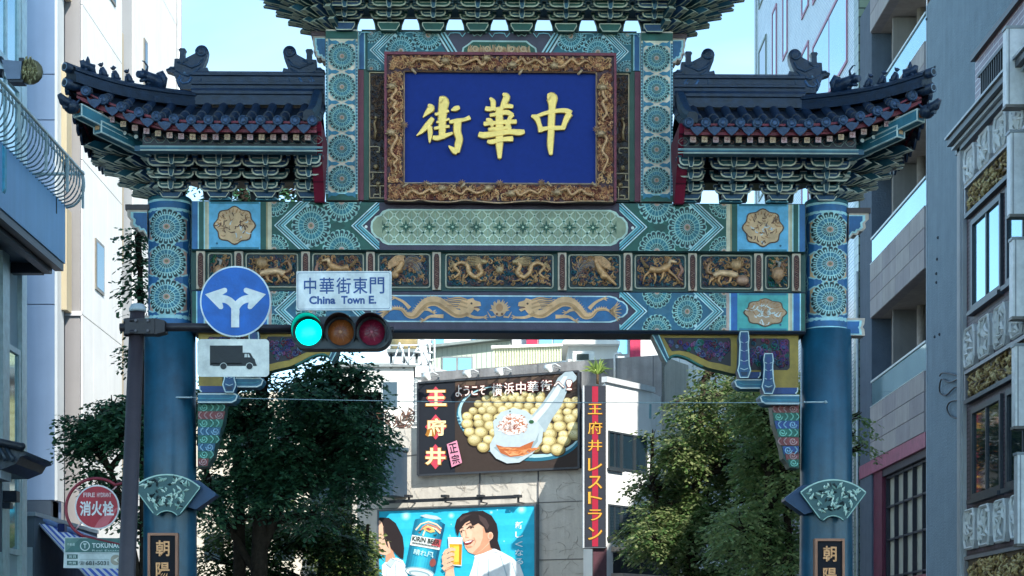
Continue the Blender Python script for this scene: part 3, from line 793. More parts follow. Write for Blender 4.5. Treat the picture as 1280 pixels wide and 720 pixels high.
    # bracket board on the outer side
    def board(poly, dd, cfill, name):
        m = MB(); m.prism([(gx(sg * x, dd), gz(y, dd)) for x, y in poly], -dd, -dd + .25, '#c9b5a8'); oo = m.build(name, 'paint', o)
        cx_, cy_ = poly[0]
        P = Paint(fmap(dd)); P.poly([(sg * (cx_ + (x - cx_) * .82 + .1), cy_ + (y - cy_) * .82 + 3.0) for x, y in poly], CYL, 1)
        P.poly([(sg * (cx_ + (x - cx_) * .68 + .1), cy_ + (y - cy_) * .70 + 4.2) for x, y in poly], cfill, 2); P.build('board_face', 'paint', oo)
        return oo
    board([(217.2, 46), (233, 46), (233, 56), (231, 60), (232, 65), (229, 67), (229, 72), (226, 74), (223, 73), (221, 77), (217.2, 78)], .2, '#2c6a96', 'outer_bracket_board')
    m = MB(); a, b = sorted((sg * 217.2, sg * 235)); m.box(gx(a, .22), gx(b, .22), -.22, .15, gz(46, .22), gz(40.5, .22), '#5a4348'); m.build('bracket_cap', 'paint', o)
    board([(438.5, 264), (463.5, 264), (463.5, 272), (459, 276), (460, 283), (456, 287), (452, 287), (449, 292), (444, 291), (441, 295), (438.5, 299)], .15, '#215f96', 'outer_bracket_board')
    m = MB(); a, b = sorted((sg * 436, sg * 466)); m.box(gx(a, .17), gx(b, .17), -.17, .15, gz(264, .17), gz(257.5, .17), '#4a3c40'); m.build('bracket_cap', 'paint', o)
    board([(436, 396), (459, 396), (458, 404), (456, 407), (458, 410), (459, 418), (436, 418)], .15, '#2a6aa6', 'outer_bracket_board')
upper_post(-1); upper_post(1)

# painted top beam above the plaque
m = MB(); m.box(-gx(165, .24), gx(165, .24), -.24, -.151, gz(90, .24), gz(40.5, .24), '#20504a')
tb = m.build('top_beam', 'paint', gate)
P = Paint(fmap(.24), (-164.5, 164.5, 41, 89)); P.rect(-164, 41, 164, 89, '#4d4558', 1)
P.build('beam_ground', 'paint', tb)
for sg in (-1, 1):
    P = Paint(fmap(.24), (min(sg * 60, sg * 164.5), max(sg * 60, sg * 164.5), 41, 89)); P.base = 1
    P.poly([(sg * 165, 41), (sg * 84, 41), (sg * 66, 66), (sg * 84, 89), (sg * 165, 89)], '#2a6e7c', 1)
    for q in (43, 87): rosette(P, sg * 160, q, 12, L=2, bgc='#a5d6dc', mid=TEAL)
    chevron(P, 162, 41, 87, 23, 12, sg, 4, ('#d7eef0', '#12403f', '#a8dbe6', '#12403f', '#a8dbe6', '#12403f', '#c9e9ee'))
    rosette(P, sg * 123, 65, 19, 20, L=2, bgc='#9fd5dd', mid='#2f8292'); rosette(P, sg * 89, 45, 19, 19, L=2, bgc='#9fd5dd', mid='#2f8292')
    P.build('chevron_field', 'paint', tb)
    P = Paint(fmap(.24), (min(sg * 40, sg * 164.5), max(sg * 40, sg * 164.5), 41, 89)); P.base = 1
    for i, c in enumerate(('#d7eef0', '#12403f', '#a8dbe6', '#12403f', '#c9e9ee')):
        a = 76 - i * 2.4
        P.poly([(sg * (a - 20 + 8), 66.5), (sg * (a - 20 + 5.6), 66.5), (sg * (a + 1.4), 41), (sg * (a + 3.8), 41)], c, 4)
    P.build('chevron_edge', 'paint', tb)
P = Paint(fmap(.24), (-60, 60, 41, 89)); P.base = 1
P.poly([(-48, 70), (-46, 60), (-40, 56), (-34, 51), (34, 51), (40, 56), (46, 60), (48, 70)], '#c5dcd4', 2); P.poly([(-45.5, 70), (-44, 61), (-38, 57), (-33, 53), (33, 53), (38, 57), (44, 61), (45.5, 70)], '#1f5a44', 3)
r_ = random.Random(3)
for k in range(60):
    x = -38 + 76 * k / 59; P.line([(x, 69), (x + 3 * (r_.random() - .5), 63), (x + 5 * (r_.random() - .5), 56 + 4 * r_.random())], [3, 2, .5], ('#d9a878', '#c48c5e', '#e2bb90')[k % 3], 4)
for k in range(5): P.ring(-30 + 15 * k, 62, 2.2, 3.8, '#e2bb90', 6, n=10)
P.build('gilded_scroll', 'paint', tb)
# hanging leaf band along the top of the beam
P = Paint(fmap(.24), (-216, 216, 36, 60)); P.base = 3
for k in range(-8, 9):
    u = k * 27.7
    if k % 2: P.line([(u - 12, 41.5), (u - 7, 42), (u - 4, 46), (u, 43.5), (u + 4, 46), (u + 7, 42), (u + 12, 41.5)], 1.1, '#9fc4b8', 4)
    else: P.line([(u - 13, 42), (u - 9, 47), (u - 6, 42.5), (u, 42), (u + 6, 42.5), (u + 9, 47), (u + 13, 42)], 1.3, '#8ec9d4', 4)
P.build('leaf_band', 'paint', tb)

# ---- the name plaque
PD = .46
m = MB(); m.box(gx(-119, PD), gx(120.5, PD), -PD, -.2, gz(229, PD), gz(90, PD), '#16307e')
plq = m.build('name_board', mat('deep blue lacquer board', rough=.6, spec=.2, noise=.12, nscale=14), gate)
fr = MB(); F0, F1, F2, F3 = -144, 146, 66, 252
D1 = PD + .035
RB = '#7a3340'
for a, b, c, d_ in ((F0, F1, F2, F2 + 3.6), (F0, F0 + 3, F2 + 3.7, F3 - 1), (F1 - 3, F1, F2 + 3.7, F3 - 1)):
    fr.box(gx(a, D1), gx(b, D1), -D1 - .03, -.2, gz(d_, D1), gz(c, D1), RB)
for a, b, c, d_ in ((F0 + 3.1, F1 - 3.1, F2 + 3.7, 89.5), (F0 + 3.1, F1 - 3.1, 229.6, F3), (F0 + 3.1, -119.5, 89.6, 229.5), (121, F1 - 3.1, 89.6, 229.5)):
    fr.box(gx(a, D1), gx(b, D1), -D1, -.2, gz(d_, D1), gz(c, D1), '#47222a')
fro = fr.build('plaque_frame', 'carved', gate)
GC = ['#d09468', '#b87c58', '#dca672', '#985c48', '#80483c', '#e8b682']
for nm, (a, b, c, d_) in {'t': (F0 + 5, F1 - 5, 70, 89), 'b': (F0 + 4, F1 - 4, 231, 251.5), 'l': (F0 + 4, -120.5, 90, 230), 'r': (122, F1 - 4, 90, 230)}.items():
    m = MB(); curls(m, a, b, c, d_, D1, GC, .12, ord(nm), 2, 4.6, 2.0, .012)
    m.build('frame_scrollwork', 'carved', fro)
def frame_dragon(p0, p1, amp, seed, flip=1):
    m = MB(); r = random.Random(seed); n = 5; L = math.dist(p0, p1)
    ux, uy = (p1[0] - p0[0]) / L, (p1[1] - p0[1]) / L
    pts = []; f = 0; i = 0; hsign = 1
    while f < 1:
        h_ = amp * (.35 + .75 * r.random()) * hsign; pts.append((p0[0] + ux * L * f - uy * h_, p0[1] + uy * L * f + ux * h_)); f += .1 + .2 * r.random(); hsign = -hsign if r.random() < .8 else hsign
    pts.append((p0[0] + ux * L, p0[1] + uy * L))
    sp = smooth(pts, 4)
    crv(m, sp, [3, 4.2, 4, 3.6, 2.8, 1.4], '#d8a070', D1, .9, 7, .05)
    for i in range(2, len(sp) - 2):
        x, y = sp[i]; a = r.random() * 6.28
        if i % 2: crv(m, [(x, y), (x + 4 * math.cos(a), y + 4 * math.sin(a))], [2, .7], '#c09a70', D1, .9, 4, .055)
    x, y = sp[0]; m.ball((gx(x, D1), -D1 - .06, gz(y, D1)), (.055, .04, .045), '#c39b72')
    for k in range(7): a = k * .9 + seed; crv(m, [(x, y), (x + 5 * math.cos(a), y + 3 * math.sin(a)), (x + 8 * math.cos(a + .3), y + 5 * math.sin(a + .3))], [2.4, 1.8, .6], '#c9a57c', D1, .9, 4, .06)
    m.build('frame_dragon', 'carved', fro)
for s in (-1, 1):
    frame_dragon((s * 14, 241), (s * 62, 241), 4, 3 + s); frame_dragon((s * 72, 240), (s * 118, 242), 4, 13 + s)
    frame_dragon((s * 16, 79), (s * 60, 80), 4, 23 + s); frame_dragon((s * 68, 80), (s * 112, 79), 4.5, 33 + s)
    frame_dragon((s * 131, 110), (s * 131, 152), 4, 43 + s); frame_dragon((s * 131, 168), (s * 131, 218), 4, 53 + s)
for x, y, a in ((-46, 234, -50), (-118, 234, -38), (-107, 92, 50), (26, 92, -60), (100, 92, -50), (62, 232, 48), (-88, 232, 20), (118, 232, 40)):
    c, s_ = math.cos(R(a)), math.sin(R(a)); m = MB(); m.tube([(gx(x - 4 * c, D1), -D1 - .08, gz(y - 4 * s_, D1)), (gx(x + 4 * c, D1), -D1 - .08, gz(y + 4 * s_, D1))], .017, '#d0ab86', n=6); m.build('frame_finial', 'carved', fro)
for cx_, cy_ in ((0, 88), (-119, 158), (121, 162), (-28, 88), (-47, 230), (52, 229), (0, 230), (-92, 231)):
    m = MB()
    for k in range(9):
        a = k * .7; crv(m, [(cx_, cy_), (cx_ + 5 * math.cos(a), cy_ + 4.5 * math.sin(a))], [2.6, .7], '#b58a6a', D1, .9, 4, .05)
    m.build('frame_finial', 'carved', fro); m = MB()
fe = MB()
def fbar(a, b, c='#b48d6e', w=.011):
    fe.tube([(gx(a[0], D1), -D1 - .006, gz(a[1], D1)), (gx(b[0], D1), -D1 - .006, gz(b[1], D1))], w, c, n=4)
fbar((-119.5, 90), (-119.5, 229.5)); fbar((121, 90), (121, 229.5)); fbar((-119.5, 229.5), (121, 229.5), '#cdb09a'); fbar((-119.5, 90), (121, 90), '#8f6a50')
for s in (-1, 1):
    fbar((-119.5 if s < 0 else 121, 229.5), (F0 + 4 if s < 0 else F1 - 4, 251), w=.02)
wv = smooth([(F0 + 4, 251.5), (-110, 252), (-100, 250), (-85, 252.5), (-60, 253), (-45, 250.5), (-25, 252), (0, 254), (25, 252), (50, 251), (70, 253), (90, 252), (110, 251), (F1 - 4, 251.5)], 3)
fe.tube([(gx(a, D1), -D1 - .01, gz(b, D1)) for a, b in wv], .012, '#c79f7d', n=5)
fe.build('frame_edge', 'carved', fro)

# brush characters as carved gilt strokes: (points, widths) in the coordinates of the enlarged photograph
BR = {
 'street': [
  [[(160, 172), (178, 195), (150, 228), (125, 258)], [14, 40, 26, 6]],
  [[(190, 262), (162, 300), (118, 350), (82, 380)], [24, 34, 24, 6]],
  [[(170, 318), (172, 370), (168, 425)], [28, 28, 10]],
  [[(232, 142), (262, 150), (256, 200), (252, 260), (252, 330), (250, 400)], [38, 56, 50, 46, 40, 36]],
  [[(205, 238), (250, 230), (296, 214)], [18, 20, 16]],
  [[(215, 290), (256, 282), (300, 268)], [14, 16, 14]],
  [[(200, 332), (250, 322), (300, 318)], [18, 20, 16]],
  [[(190, 392), (220, 396), (270, 380), (322, 362)], [24, 30, 26, 16]],
  [[(312, 210), (340, 200), (368, 190)], [8, 30, 20]],
  [[(302, 290), (350, 280), (400, 272), (438, 258)], [20, 26, 22, 26]],
  [[(355, 285), (352, 350), (366, 400), (358, 440), (352, 492)], [44, 42, 40, 40, 26]],
  [[(352, 490), (330, 478), (296, 448)], [30, 34, 8]],
 ],
 'flower': [
  [[(570, 126), (590, 150), (592, 182), (606, 208)], [14, 30, 28, 20]],
  [[(538, 196), (570, 200), (606, 192)], [26, 28, 16]],
  [[(655, 98), (680, 118), (664, 160), (642, 206)], [16, 40, 34, 22]],
  [[(648, 190), (690, 180), (724, 184)], [16, 26, 22]],
  [[(630, 190), (632, 260), (634, 340), (632, 430), (634, 528)], [40, 42, 44, 42, 22]],
  [[(570, 242), (620, 234), (680, 222), (722, 244)], [20, 24, 30, 26]],
  [[(545, 270), (575, 278), (585, 320)], [16, 24, 18]],
  [[(722, 236), (700, 262), (690, 280)], [24, 22, 14]],
  [[(530, 300), (590, 294), (680, 286), (746, 284)], [26, 24, 26, 26]],
  [[(560, 336), (620, 332), (700, 322)], [18, 24, 18]],
  [[(684, 292), (694, 320), (702, 340)], [26, 30, 20]],
  [[(494, 368), (530, 376), (600, 366), (700, 352), (760, 356), (800, 350)], [30, 36, 34, 30, 36, 24]],
  [[(552, 414), (580, 420), (650, 404), (722, 398)], [18, 28, 26, 32]],
 ],
 'middle': [
  [[(952, 114), (982, 122), (984, 180), (980, 260), (976, 360), (972, 440), (976, 502)], [30, 60, 40, 40, 38, 36, 20]],
  [[(846, 244), (880, 258), (898, 300), (912, 350)], [16, 34, 26, 34]],
  [[(870, 252), (930, 228), (1000, 212), (1070, 208), (1110, 226)], [20, 22, 24, 28, 34]],
  [[(1100, 226), (1076, 270), (1056, 326)], [40, 32, 28]],
  [[(905, 338), (950, 326), (1000, 324), (1068, 322)], [30, 22, 26, 24]],
 ]}
def brush_character(strokes, name):
    m = MB(); k = 240 / 1280; d = PD
    to = lambda p: (505 + p[0] * k - 624, 100 + p[1] * k)
    for i, (pts, wd) in enumerate(strokes):
        sp = smooth([tuple(to(p)) + (w_ * k,) for p, w_ in zip(pts, wd)], 5)
        P2 = [(a, b) for a, b, _ in sp]; W2 = [max(c, .6) * 1.3 for _, _, c in sp]
        L, Q = ribbon(P2, W2); L2, Q2 = ribbon(P2, [w_ * .78 for w_ in W2]); n = len(L)
        h0, h1 = .05 + i * .0009, .036 + i * .0009
        A = lambda p, h: (gx(p[0], d), -d - h, gz(p[1], d))
        e0 = (P2[0][0] * 1.0 + (P2[0][0] - P2[1][0]) * .8, P2[0][1] + (P2[0][1] - P2[1][1]) * .8); e1 = (P2[-1][0] + (P2[-1][0] - P2[-2][0]) * .6, P2[-1][1] + (P2[-1][1] - P2[-2][1]) * .6)
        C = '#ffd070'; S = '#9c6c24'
        def q4(a, b, c, d_, col, sm=False):
            va, vb, vc = Vector(a), Vector(b), Vector(c)
            m.face([a, b, c, d_], col)
        for j in range(n - 1):
            q4(A(L2[j], h0), A(Q2[j], h0), A(Q2[j + 1], h0), A(L2[j + 1], h0), C)
            q4(A(L[j], h1), A(L2[j], h0), A(L2[j + 1], h0), A(L[j + 1], h1), C)
            q4(A(Q2[j], h0), A(Q[j], h1), A(Q[j + 1], h1), A(Q2[j + 1], h0), C)
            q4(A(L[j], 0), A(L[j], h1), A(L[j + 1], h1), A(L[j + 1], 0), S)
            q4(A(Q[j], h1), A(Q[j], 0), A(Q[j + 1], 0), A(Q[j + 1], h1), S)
        for s_, e, jj in ((0, e0, 0), (1, e1, n - 1)):
            m.face([A(L[jj], h1), A(L2[jj], h0), A(Q2[jj], h0), A(Q[jj], h1), A(e, h1)], C)
            m.face([A(L[jj], h1), A(e, h1), A(e, 0), A(L[jj], 0)], S); m.face([A(e, h1), A(Q[jj], h1), A(Q[jj], 0), A(e, 0)], S)
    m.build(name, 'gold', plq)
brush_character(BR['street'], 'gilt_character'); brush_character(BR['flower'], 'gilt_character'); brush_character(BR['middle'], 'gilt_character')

# ---- bracket sets (dougong)
def arm_mesh(hw, v0, v1, d, c1, c2, dots=True, name='bracket_arm'):
    m = Paint(lambda u, v, h: (u / 92, -h, -v / 92)); t = v1 - v0; c = min(6, hw * .35)
    out = [(-hw, 0), (-hw, t * .45), (-hw + c * .35, t * .82), (-hw + c, t), (hw - c, t), (hw - c * .35, t * .82), (hw, t * .45), (hw, 0)]
    m.prism([(a / 92, -b / 92) for a, b in out], 0, .07, c1)
    m.line(out[:], 1.9, c2, 1)
    m.line([(-hw + c * .6, t * .36), (hw - c * .6, t * .36)], 1.0, c2, 1)
    if dots:
        for s in (-1, 1):
            m.box((s * hw - 2.4) / 92, (s * hw + 2.4) / 92, -.012, .07, .002, 3.6 / 92, c1); m.box((s * hw - 2.4) / 92, (s * hw + 2.4) / 92, -.016, .0, 2.9 / 92, 3.7 / 92, c2)
    return m.mesh(name, 'paint')
def nose_mesh(w, h, depth, c1, c2, name='bracket_nose'):
    m = Paint(lambda u, v, hh: (u / 92, -hh, -v / 92))
    m.prism([(-w / 92, 0), (w / 92, 0), (w * .9 / 92, -h * .6 / 92), (w * .5 / 92, -h / 92), (-w * .5 / 92, -h / 92), (-w * .9 / 92, -h * .6 / 92)], 0, depth, c1)
    m.line([(-w, 0), (-w * .9, h * .6), (-w * .5, h), (w * .5, h), (w * .9, h * .6), (w, 0)], .9, c2, 1)
    return m.mesh(name, 'paint')
def dou_mesh(w, h, depth, c1, c2, name='bearing_block'):
    m = Paint(lambda u, v, hh: (u / 92, -hh, -v / 92))
    pl = [(-w, 0), (w, 0), (w, h * .35), (w * .72, h), (-w * .72, h), (-w, h * .35)]
    m.prism([(a / 92, -b / 92) for a, b in pl], 0, depth, c1)
    m.line(pl + [pl[0]], 1.2, c2, 1)
    return m.mesh(name, 'paint')
_am = {}
def cached(fn, *a):
    k = (fn.__name__,) + a
    if k not in _am: _am[k] = fn(*a)
    return _am[k]
def bracket_set(u, tiers, dou, cA, cB, cO, par=gate):
    root = put('bracket_set', cached(dou_mesh, dou[2], dou[3], .22, cB, cO), par, (gx(u, dou[1]), -dou[1], gz(dou[0], dou[1])))
    bx, by, bz = root.location
    def add(n, me, du, d, v): put(n, me, root, (gx(u, d) - bx, -d - by, gz(v, d) - bz))
    for i, (v0, v1, d, hf, hb) in enumerate(tiers):
        add('bracket_arm', cached(arm_mesh, hf, 0, v1 - v0, 0, (cA, cB)[i % 2], cO), 0, d, v0)
        add('bracket_arm', cached(arm_mesh, hb, 0, v1 - v0, 0, (cB, cA)[i % 2], cO), 0, d - .12, v0 + 4)
        add('bracket_nose', cached(nose_mesh, 3.4, (v1 - v0) + 5, .3, '#2a5f78' if i % 2 else '#25546a', cO), 0, d + .05, v0 - 3)
    return root
WT = [(229, 236, .5, 15, 22), (212, 219.5, .78, 15.5, 27), (195.5, 204.5, 1.06, 19, 27.5)]
OUT = '#e2e2d0'
for sg in (-1, 1):
    for u in (235, 293, 351):
        bracket_set(sg * (u + (4 if u == 235 else 0)), WT if u > 235 else [(a_, b_, c_, 13.5, 15.5) for a_, b_, c_, _, _ in WT], (239.5, .36, 13, 8), '#1f5a66', '#1f4f78', OUT)
UT = [(14, 20, .5, 14.5, 21), (1, 7.5, .68, 20, 27), (-13, -5.5, .86, 21, 27)]
for u in (-138.5, -83.1, -27.7, 27.7, 83.1, 138.5):
    bracket_set(u, UT, (29, .4, 13, 9), '#1c5560', '#1b5a4c', '#ccceb4')
# backing boards of the bracket zones: arched board between each pair of sets
def arch_board(c, hwid, v_top, v_arch, v_bot, d, col):
    m = MB(); q = [(c - hwid, v_top), (c + hwid, v_top), (c + hwid, v_bot), (c + 12, v_bot), (c + 10.5, v_arch + 9), (c + 7.5, v_arch + 1.5), (c - 7.5, v_arch + 1.5), (c - 10.5, v_arch + 9), (c - 12, v_bot), (c - hwid, v_bot)]
    m.prism([(gx(a, d), gz(b, d)) for a, b in q], -d, -d + .08, col)
    o = m.build('arched_board', 'paint', gate)
    P = Paint(fmap(d)); P.line([(c + 12, v_bot), (c + 10.5, v_arch + 9), (c + 7.5, v_arch + 1.5), (c - 7.5, v_arch + 1.5), (c - 10.5, v_arch + 9), (c - 12, v_bot)], 1.2, '#7f8f86', 1)
    P.line([(c - 11, v_arch - 5), (c - 11, v_arch - 14), (c - 6, v_arch - 17), (c + 6, v_arch - 17), (c + 11, v_arch - 14), (c + 11, v_arch - 5)], 1, '#7f8f86', 1)
    P.build('arch_outline', 'paint', o)
for c in (-166.2, -110.8, -55.4, 0, 55.4, 110.8, 166.2): arch_board(c, 27.6, -70, 21, 39.5, .2, '#1c3f44')
for sg in (-1, 1):
    for c in (264, 322): arch_board(sg * c, 28.9, 190, 226, 251, .12, '#232f42')
    arch_board(sg * 380, 28.9, 190, 226, 251, .12, '#1b3444')
    m = MB(); a, b = sorted((sg * 218, sg * 234.9)); m.box(gx(a, .12), gx(b, .12), -.12, -.04, gz(251, .12), gz(190, .12), '#232f42'); m.build('arched_board', 'paint', gate)

def corner_set(sg, u, dou, tiers, blades, cO):
    """bracket set on the outer post: front arms plus a fan of pointed arms turning round the corner"""
    root = bracket_set(sg * u, tiers, dou, '#1f5a66', '#1f4f78', cO)
    bx, by, bz = root.location
    for v, d0, L, hh in blades:
        z = gz(v, .3)
        for k, a in enumerate((12, 26, 38, 45, 52, 64, 78, 90)):
            l = L * (1.0 if a != 45 else 1.22) * (1 if a < 60 else .92)
            dx, dy = sg * math.sin(R(a)), -math.cos(R(a))
            s_ = .15; w_ = .036; h = hh
            px, py = -dy, dx
            m = MB(); o = Vector((gx(sg * u) - bx, 0 - by, z - bz + .01 * (k % 2)))
            pr = [(s_, 0), (s_, h), (l, h), (l + .05, h * .7), (l + .13, h * .15), (l + .02, 0), (l - .1, -.02)]
            P0 = [tuple(o + Vector((dx * q + px * w_, dy * q + py * w_, zz))) for q, zz in pr]
            P1 = [tuple(o + Vector((dx * q - px * w_, dy * q - py * w_, zz))) for q, zz in pr]
            cc = ('#1f5568', '#2a5078', '#234a52')[k % 3]
            m.face(P0, cc); m.face(P1[::-1], cc); n = len(pr)
            for j in range(n):
                j2 = (j + 1) % n; m.face([P0[j], P1[j], P1[j2], P0[j2]], cO if j in (3, 4) else cc)
            m.tube([P0[0], P0[6], P0[5], P0[4]], .007, cO, n=3); m.tube([P1[0], P1[6], P1[5], P1[4]], .007, cO, n=3)
            m.build('corner_bracket_arm', 'paint', root)
corner_set(-1, 410, (240, .36, 13, 8), WT, [(243, 0, .42, .1), (230, 0, .62, .1), (216, 0, .82, .1), (203, 0, 1.0, .1)], OUT)
corner_set(1, 410, (240, .36, 13, 8), WT, [(243, 0, .42, .1), (230, 0, .62, .1), (216, 0, .82, .1), (203, 0, 1.0, .1)], OUT)
for sg in (-1, 1):
    corner_set(sg, 194, (29, .4, 13, 9), UT, [(36, 0, .5, .11), (26, 0, .68, .11), (15, 0, .86, .11), (4, 0, 1.04, .11), (-8, 0, 1.2, .11), (-20, 0, 1.35, .11)], '#ccceb4')

# ---- roofs
TL, TL2, TLD = '#182c46', '#1e3854', '#0e1a2a'
def wing_roof(sg):
    xi, xr = gx(216), 4.10              # inner end, end of the main ridge
    xe, ye = 5.44, 1.72                 # eave corner
    zr, zb = 9.05, 8.365                 # top of the slope, eave (drawn at the tile centres)
    S = lambda x: sg * x
    def eave_z(x): t = max(0, (x - 3.9) / (xe - 3.9)); return zb + .44 * t * t
    def eave_zs(y): t = max(0, (abs(y) - .4) / (ye - .4)); return zb + .44 * t * t
    def hip(t):                         # from ridge end (0) to corner (1)
        return (xr + (xe - xr) * t, -ye * t, zr + (eave_z(xe) + .02 - zr) * (t - .18 * math.sin(PI * t) * -1 * .9))
    def slope(top, bot, s):             # concave profile
        t = s; k = t - .10 * math.sin(PI * t) * -1
        return (top[0] + (bot[0] - top[0]) * t, top[1] + (bot[1] - top[1]) * t, top[2] + (bot[2] - top[2]) * min(1, k))
    def lines():
        out = []
        x = xi + .05
        while x < xe - .06:
            if x <= xr: top = (x, -.14, zr - .07)
            else:
                t = (x - xr) / (xe - xr); h = hip(t); top = (x, h[1] - .05, h[2] - .06)
            yb = -1.62 - .10 * max(0, (x - 4.2) / (xe - 4.2)) ** 2
            out.append((top, (x, yb, eave_z(x)))); x += .2195
        return out
    LN = lines()
    m = MB(); nS = 5
    def strip(A, B):
        for k in range(nS):
            a0, a1 = slope(*A, k / nS), slope(*A, (k + 1) / nS); b0, b1 = slope(*B, k / nS), slope(*B, (k + 1) / nS)
            f = [(S(p[0]), p[1], p[2] - .045) for p in (a0, b0, b1, a1)]
            m.face(f, TLD)
            m.face([(S(p[0]), -p[1], p[2] - .045) for p in (a0, b0, b1, a1)], TLD)
    for A, B in zip(LN, LN[1:]): strip(A, B)
    # outer side
    ys = [-ye + .1 + (2 * ye - .2) * i / 14 for i in range(15)]
    SL = []
    for y in ys:
        t = abs(y) / ye; h = hip(t); SL.append(((h[0], y, h[2]), (xe + .05, y, eave_zs(y))))
    for A, B in zip(SL, SL[1:]):
        m.face([(S(p[0]), p[1], p[2] - .045) for p in (A[0], B[0], B[1], A[1])], TLD)
    # soffit
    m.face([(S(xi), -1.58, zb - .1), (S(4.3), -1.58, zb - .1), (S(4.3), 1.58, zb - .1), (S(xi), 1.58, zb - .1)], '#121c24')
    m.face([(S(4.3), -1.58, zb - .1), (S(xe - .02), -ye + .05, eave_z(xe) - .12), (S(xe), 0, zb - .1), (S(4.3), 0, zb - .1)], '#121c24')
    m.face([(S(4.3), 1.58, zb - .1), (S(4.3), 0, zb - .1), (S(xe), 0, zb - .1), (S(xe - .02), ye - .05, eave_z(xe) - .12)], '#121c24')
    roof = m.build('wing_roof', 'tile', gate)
    def roll(A, side=False):
        m = MB(); r = .062
        pts = [slope(*A, k / 6) for k in range(7)]
        i0 = len(m.v)
        for k, p in enumerate(pts):
            rr_ = r * (1.0 + .0 * k)
            for j in range(7):
                a = PI * j / 6
                o = math.cos(a) * rr_; hgt = math.sin(a) * rr_ * 1.15
                m.v.append((S(p[0] + (0 if side else o)), p[1] + (o if side else 0), p[2] - .04 + hgt))
        for k in range(6):
            for j in range(6):
                m.f.append((i0 + k * 7 + j, i0 + (k + 1) * 7 + j, i0 + (k + 1) * 7 + j + 1, i0 + k * 7 + j + 1)); m.c.append(hx(TL)); m.m.append(0); m.sm.append(True)
        # raised joints between the barrel tiles
        for k in (2, 4):
            p = pts[k]; q = pts[k + 1]
            ring0 = [(S(p[0] + (0 if side else math.cos(PI * j / 6) * r * 1.16)), p[1] + (math.cos(PI * j / 6) * r * 1.16 if side else 0), p[2] - .04 + math.sin(PI * j / 6) * r * 1.35) for j in range(7)]
            f = .22
            ring1 = [(x_ + (S(q[0]) - S(p[0])) * f, y_ + (q[1] - p[1]) * f, z_ + (q[2] - p[2]) * f) for x_, y_, z_ in ring0]
            for j in range(6): m.face([ring0[j], ring0[j + 1], ring1[j + 1], ring1[j]], TL)
            m.face(ring1[::-1], TLD)
        e = pts[-1]
        if side: m.lathe([(0, .02), (.036, .02), (.04, .012), (.05, .012), (.054, .024), (.066, .024), (.068, -.03)], (S(e[0]), e[1], e[2] - .01), [TL2, TLD, TL, TL2, TL2, TL2], n=14, axis='x')
        else: m.lathe([(0, -.02), (.03, -.02), (.034, -.012), (.048, -.012), (.052, -.026), (.064, -.026), (.067, .03)], (S(e[0]), e[1], e[2] - .01), ['#3a5274', TLD, '#2a4464', '#42608a', TL2, TL2], n=14, axis='y')
        m.build('barrel_tile_row', 'tile', roof)
    def drip(x, y, z, side=False):
        m = MB(); w_ = .098
        pr = [(-w_, .03), (-w_ * .55, -.012), (0, .0), (w_ * .55, -.012), (w_, .03), (w_ * .9, -.03), (w_ * .55, -.075), (0, -.118), (-w_ * .55, -.075), (-w_ * .9, -.03)]
        if side:
            m.face([(S(x), y + a, z + b) for a, b in pr], TL); m.face([(S(x - .03), y + a, z + b) for a, b in pr[::-1]], TL)
            for j in range(len(pr)): j2 = (j + 1) % len(pr); m.face([(S(x), y + pr[j][0], z + pr[j][1]), (S(x), y + pr[j2][0], z + pr[j2][1]), (S(x - .03), y + pr[j2][0], z + pr[j2][1]), (S(x - .03), y + pr[j][0], z + pr[j][1])], TL)
        else: m.prism([(S(x + a), z + b) for a, b in pr], y - .015, y + .015, '#223c5e')
        m.build('drip_tile', 'tile', roof)
    for A in LN: roll(A)
    for A, B in zip(LN, LN[1:]):
        drip((A[1][0] + B[1][0]) / 2, (A[1][1] + B[1][1]) / 2, (A[1][2] + B[1][2]) / 2 - .055)
    for A in SL: roll(A, True)
    for A, B in zip(SL, SL[1:]): drip(A[1][0], (A[1][1] + B[1][1]) / 2, (A[1][2] + B[1][2]) / 2 - .055, True)
    # main ridge, moulded
    def bar(profile, path, c, nm='ridge'):
        """profile [(offset, height)] swept along path of (x, y, z) in the outward direction"""
        m = MB(); n = len(profile)
        for k, p in enumerate(path):
            q0, q1 = path[max(k - 1, 0)], path[min(k + 1, len(path) - 1)]
            t = Vector((q1[0] - q0[0], q1[1] - q0[1], 0)).normalized(); nn = Vector((t.y, -t.x, 0))
            for o, h in profile: m.v.append((S(p[0] + nn.x * o), p[1] + nn.y * o, p[2] + h))
        for k in range(len(path) - 1):
            for j in range(n):
                j2 = (j + 1) % n; f = (k * n + j, k * n + j2, (k + 1) * n + j2, (k + 1) * n + j)
                m.f.append(f if sg > 0 else f[::-1]); m.c.append(hx(c[j] if isinstance(c, list) else c)); m.m.append(0); m.sm.append(False)
        m.f.append(tuple(range(n))); m.f.append(tuple((len(path) - 1) * n + j for j in range(n)))
        for _ in (0, 1): m.c.append(hx(TLD)); m.m.append(0); m.sm.append(False)
        return m.build(nm, 'tile', roof)
    rp = [(.17, -.19), (.17, -.13), (.135, -.12), (.135, -.05), (.16, -.04), (.16, 0), (.13, .04), (.10, .05), (.10, .09), (.125, .10), (.125, .13), (.085, .145), (.085, .215), (.11, .225), (.11, .26), (.05, .295), (-.05, .295), (-.11, .26), (-.11, .225), (-.085, .215), (-.085, .145), (-.125, .13), (-.125, .10), (-.1, .09), (-.1, .05), (-.13, .04), (-.16, 0), (-.16, -.04), (-.135, -.05), (-.135, -.12), (-.17, -.13), (-.17, -.19)]
    bar(rp, [(xi + .02, 0, zr + .11), (xr + .05, 0, zr + .11)], TL, 'main_ridge')
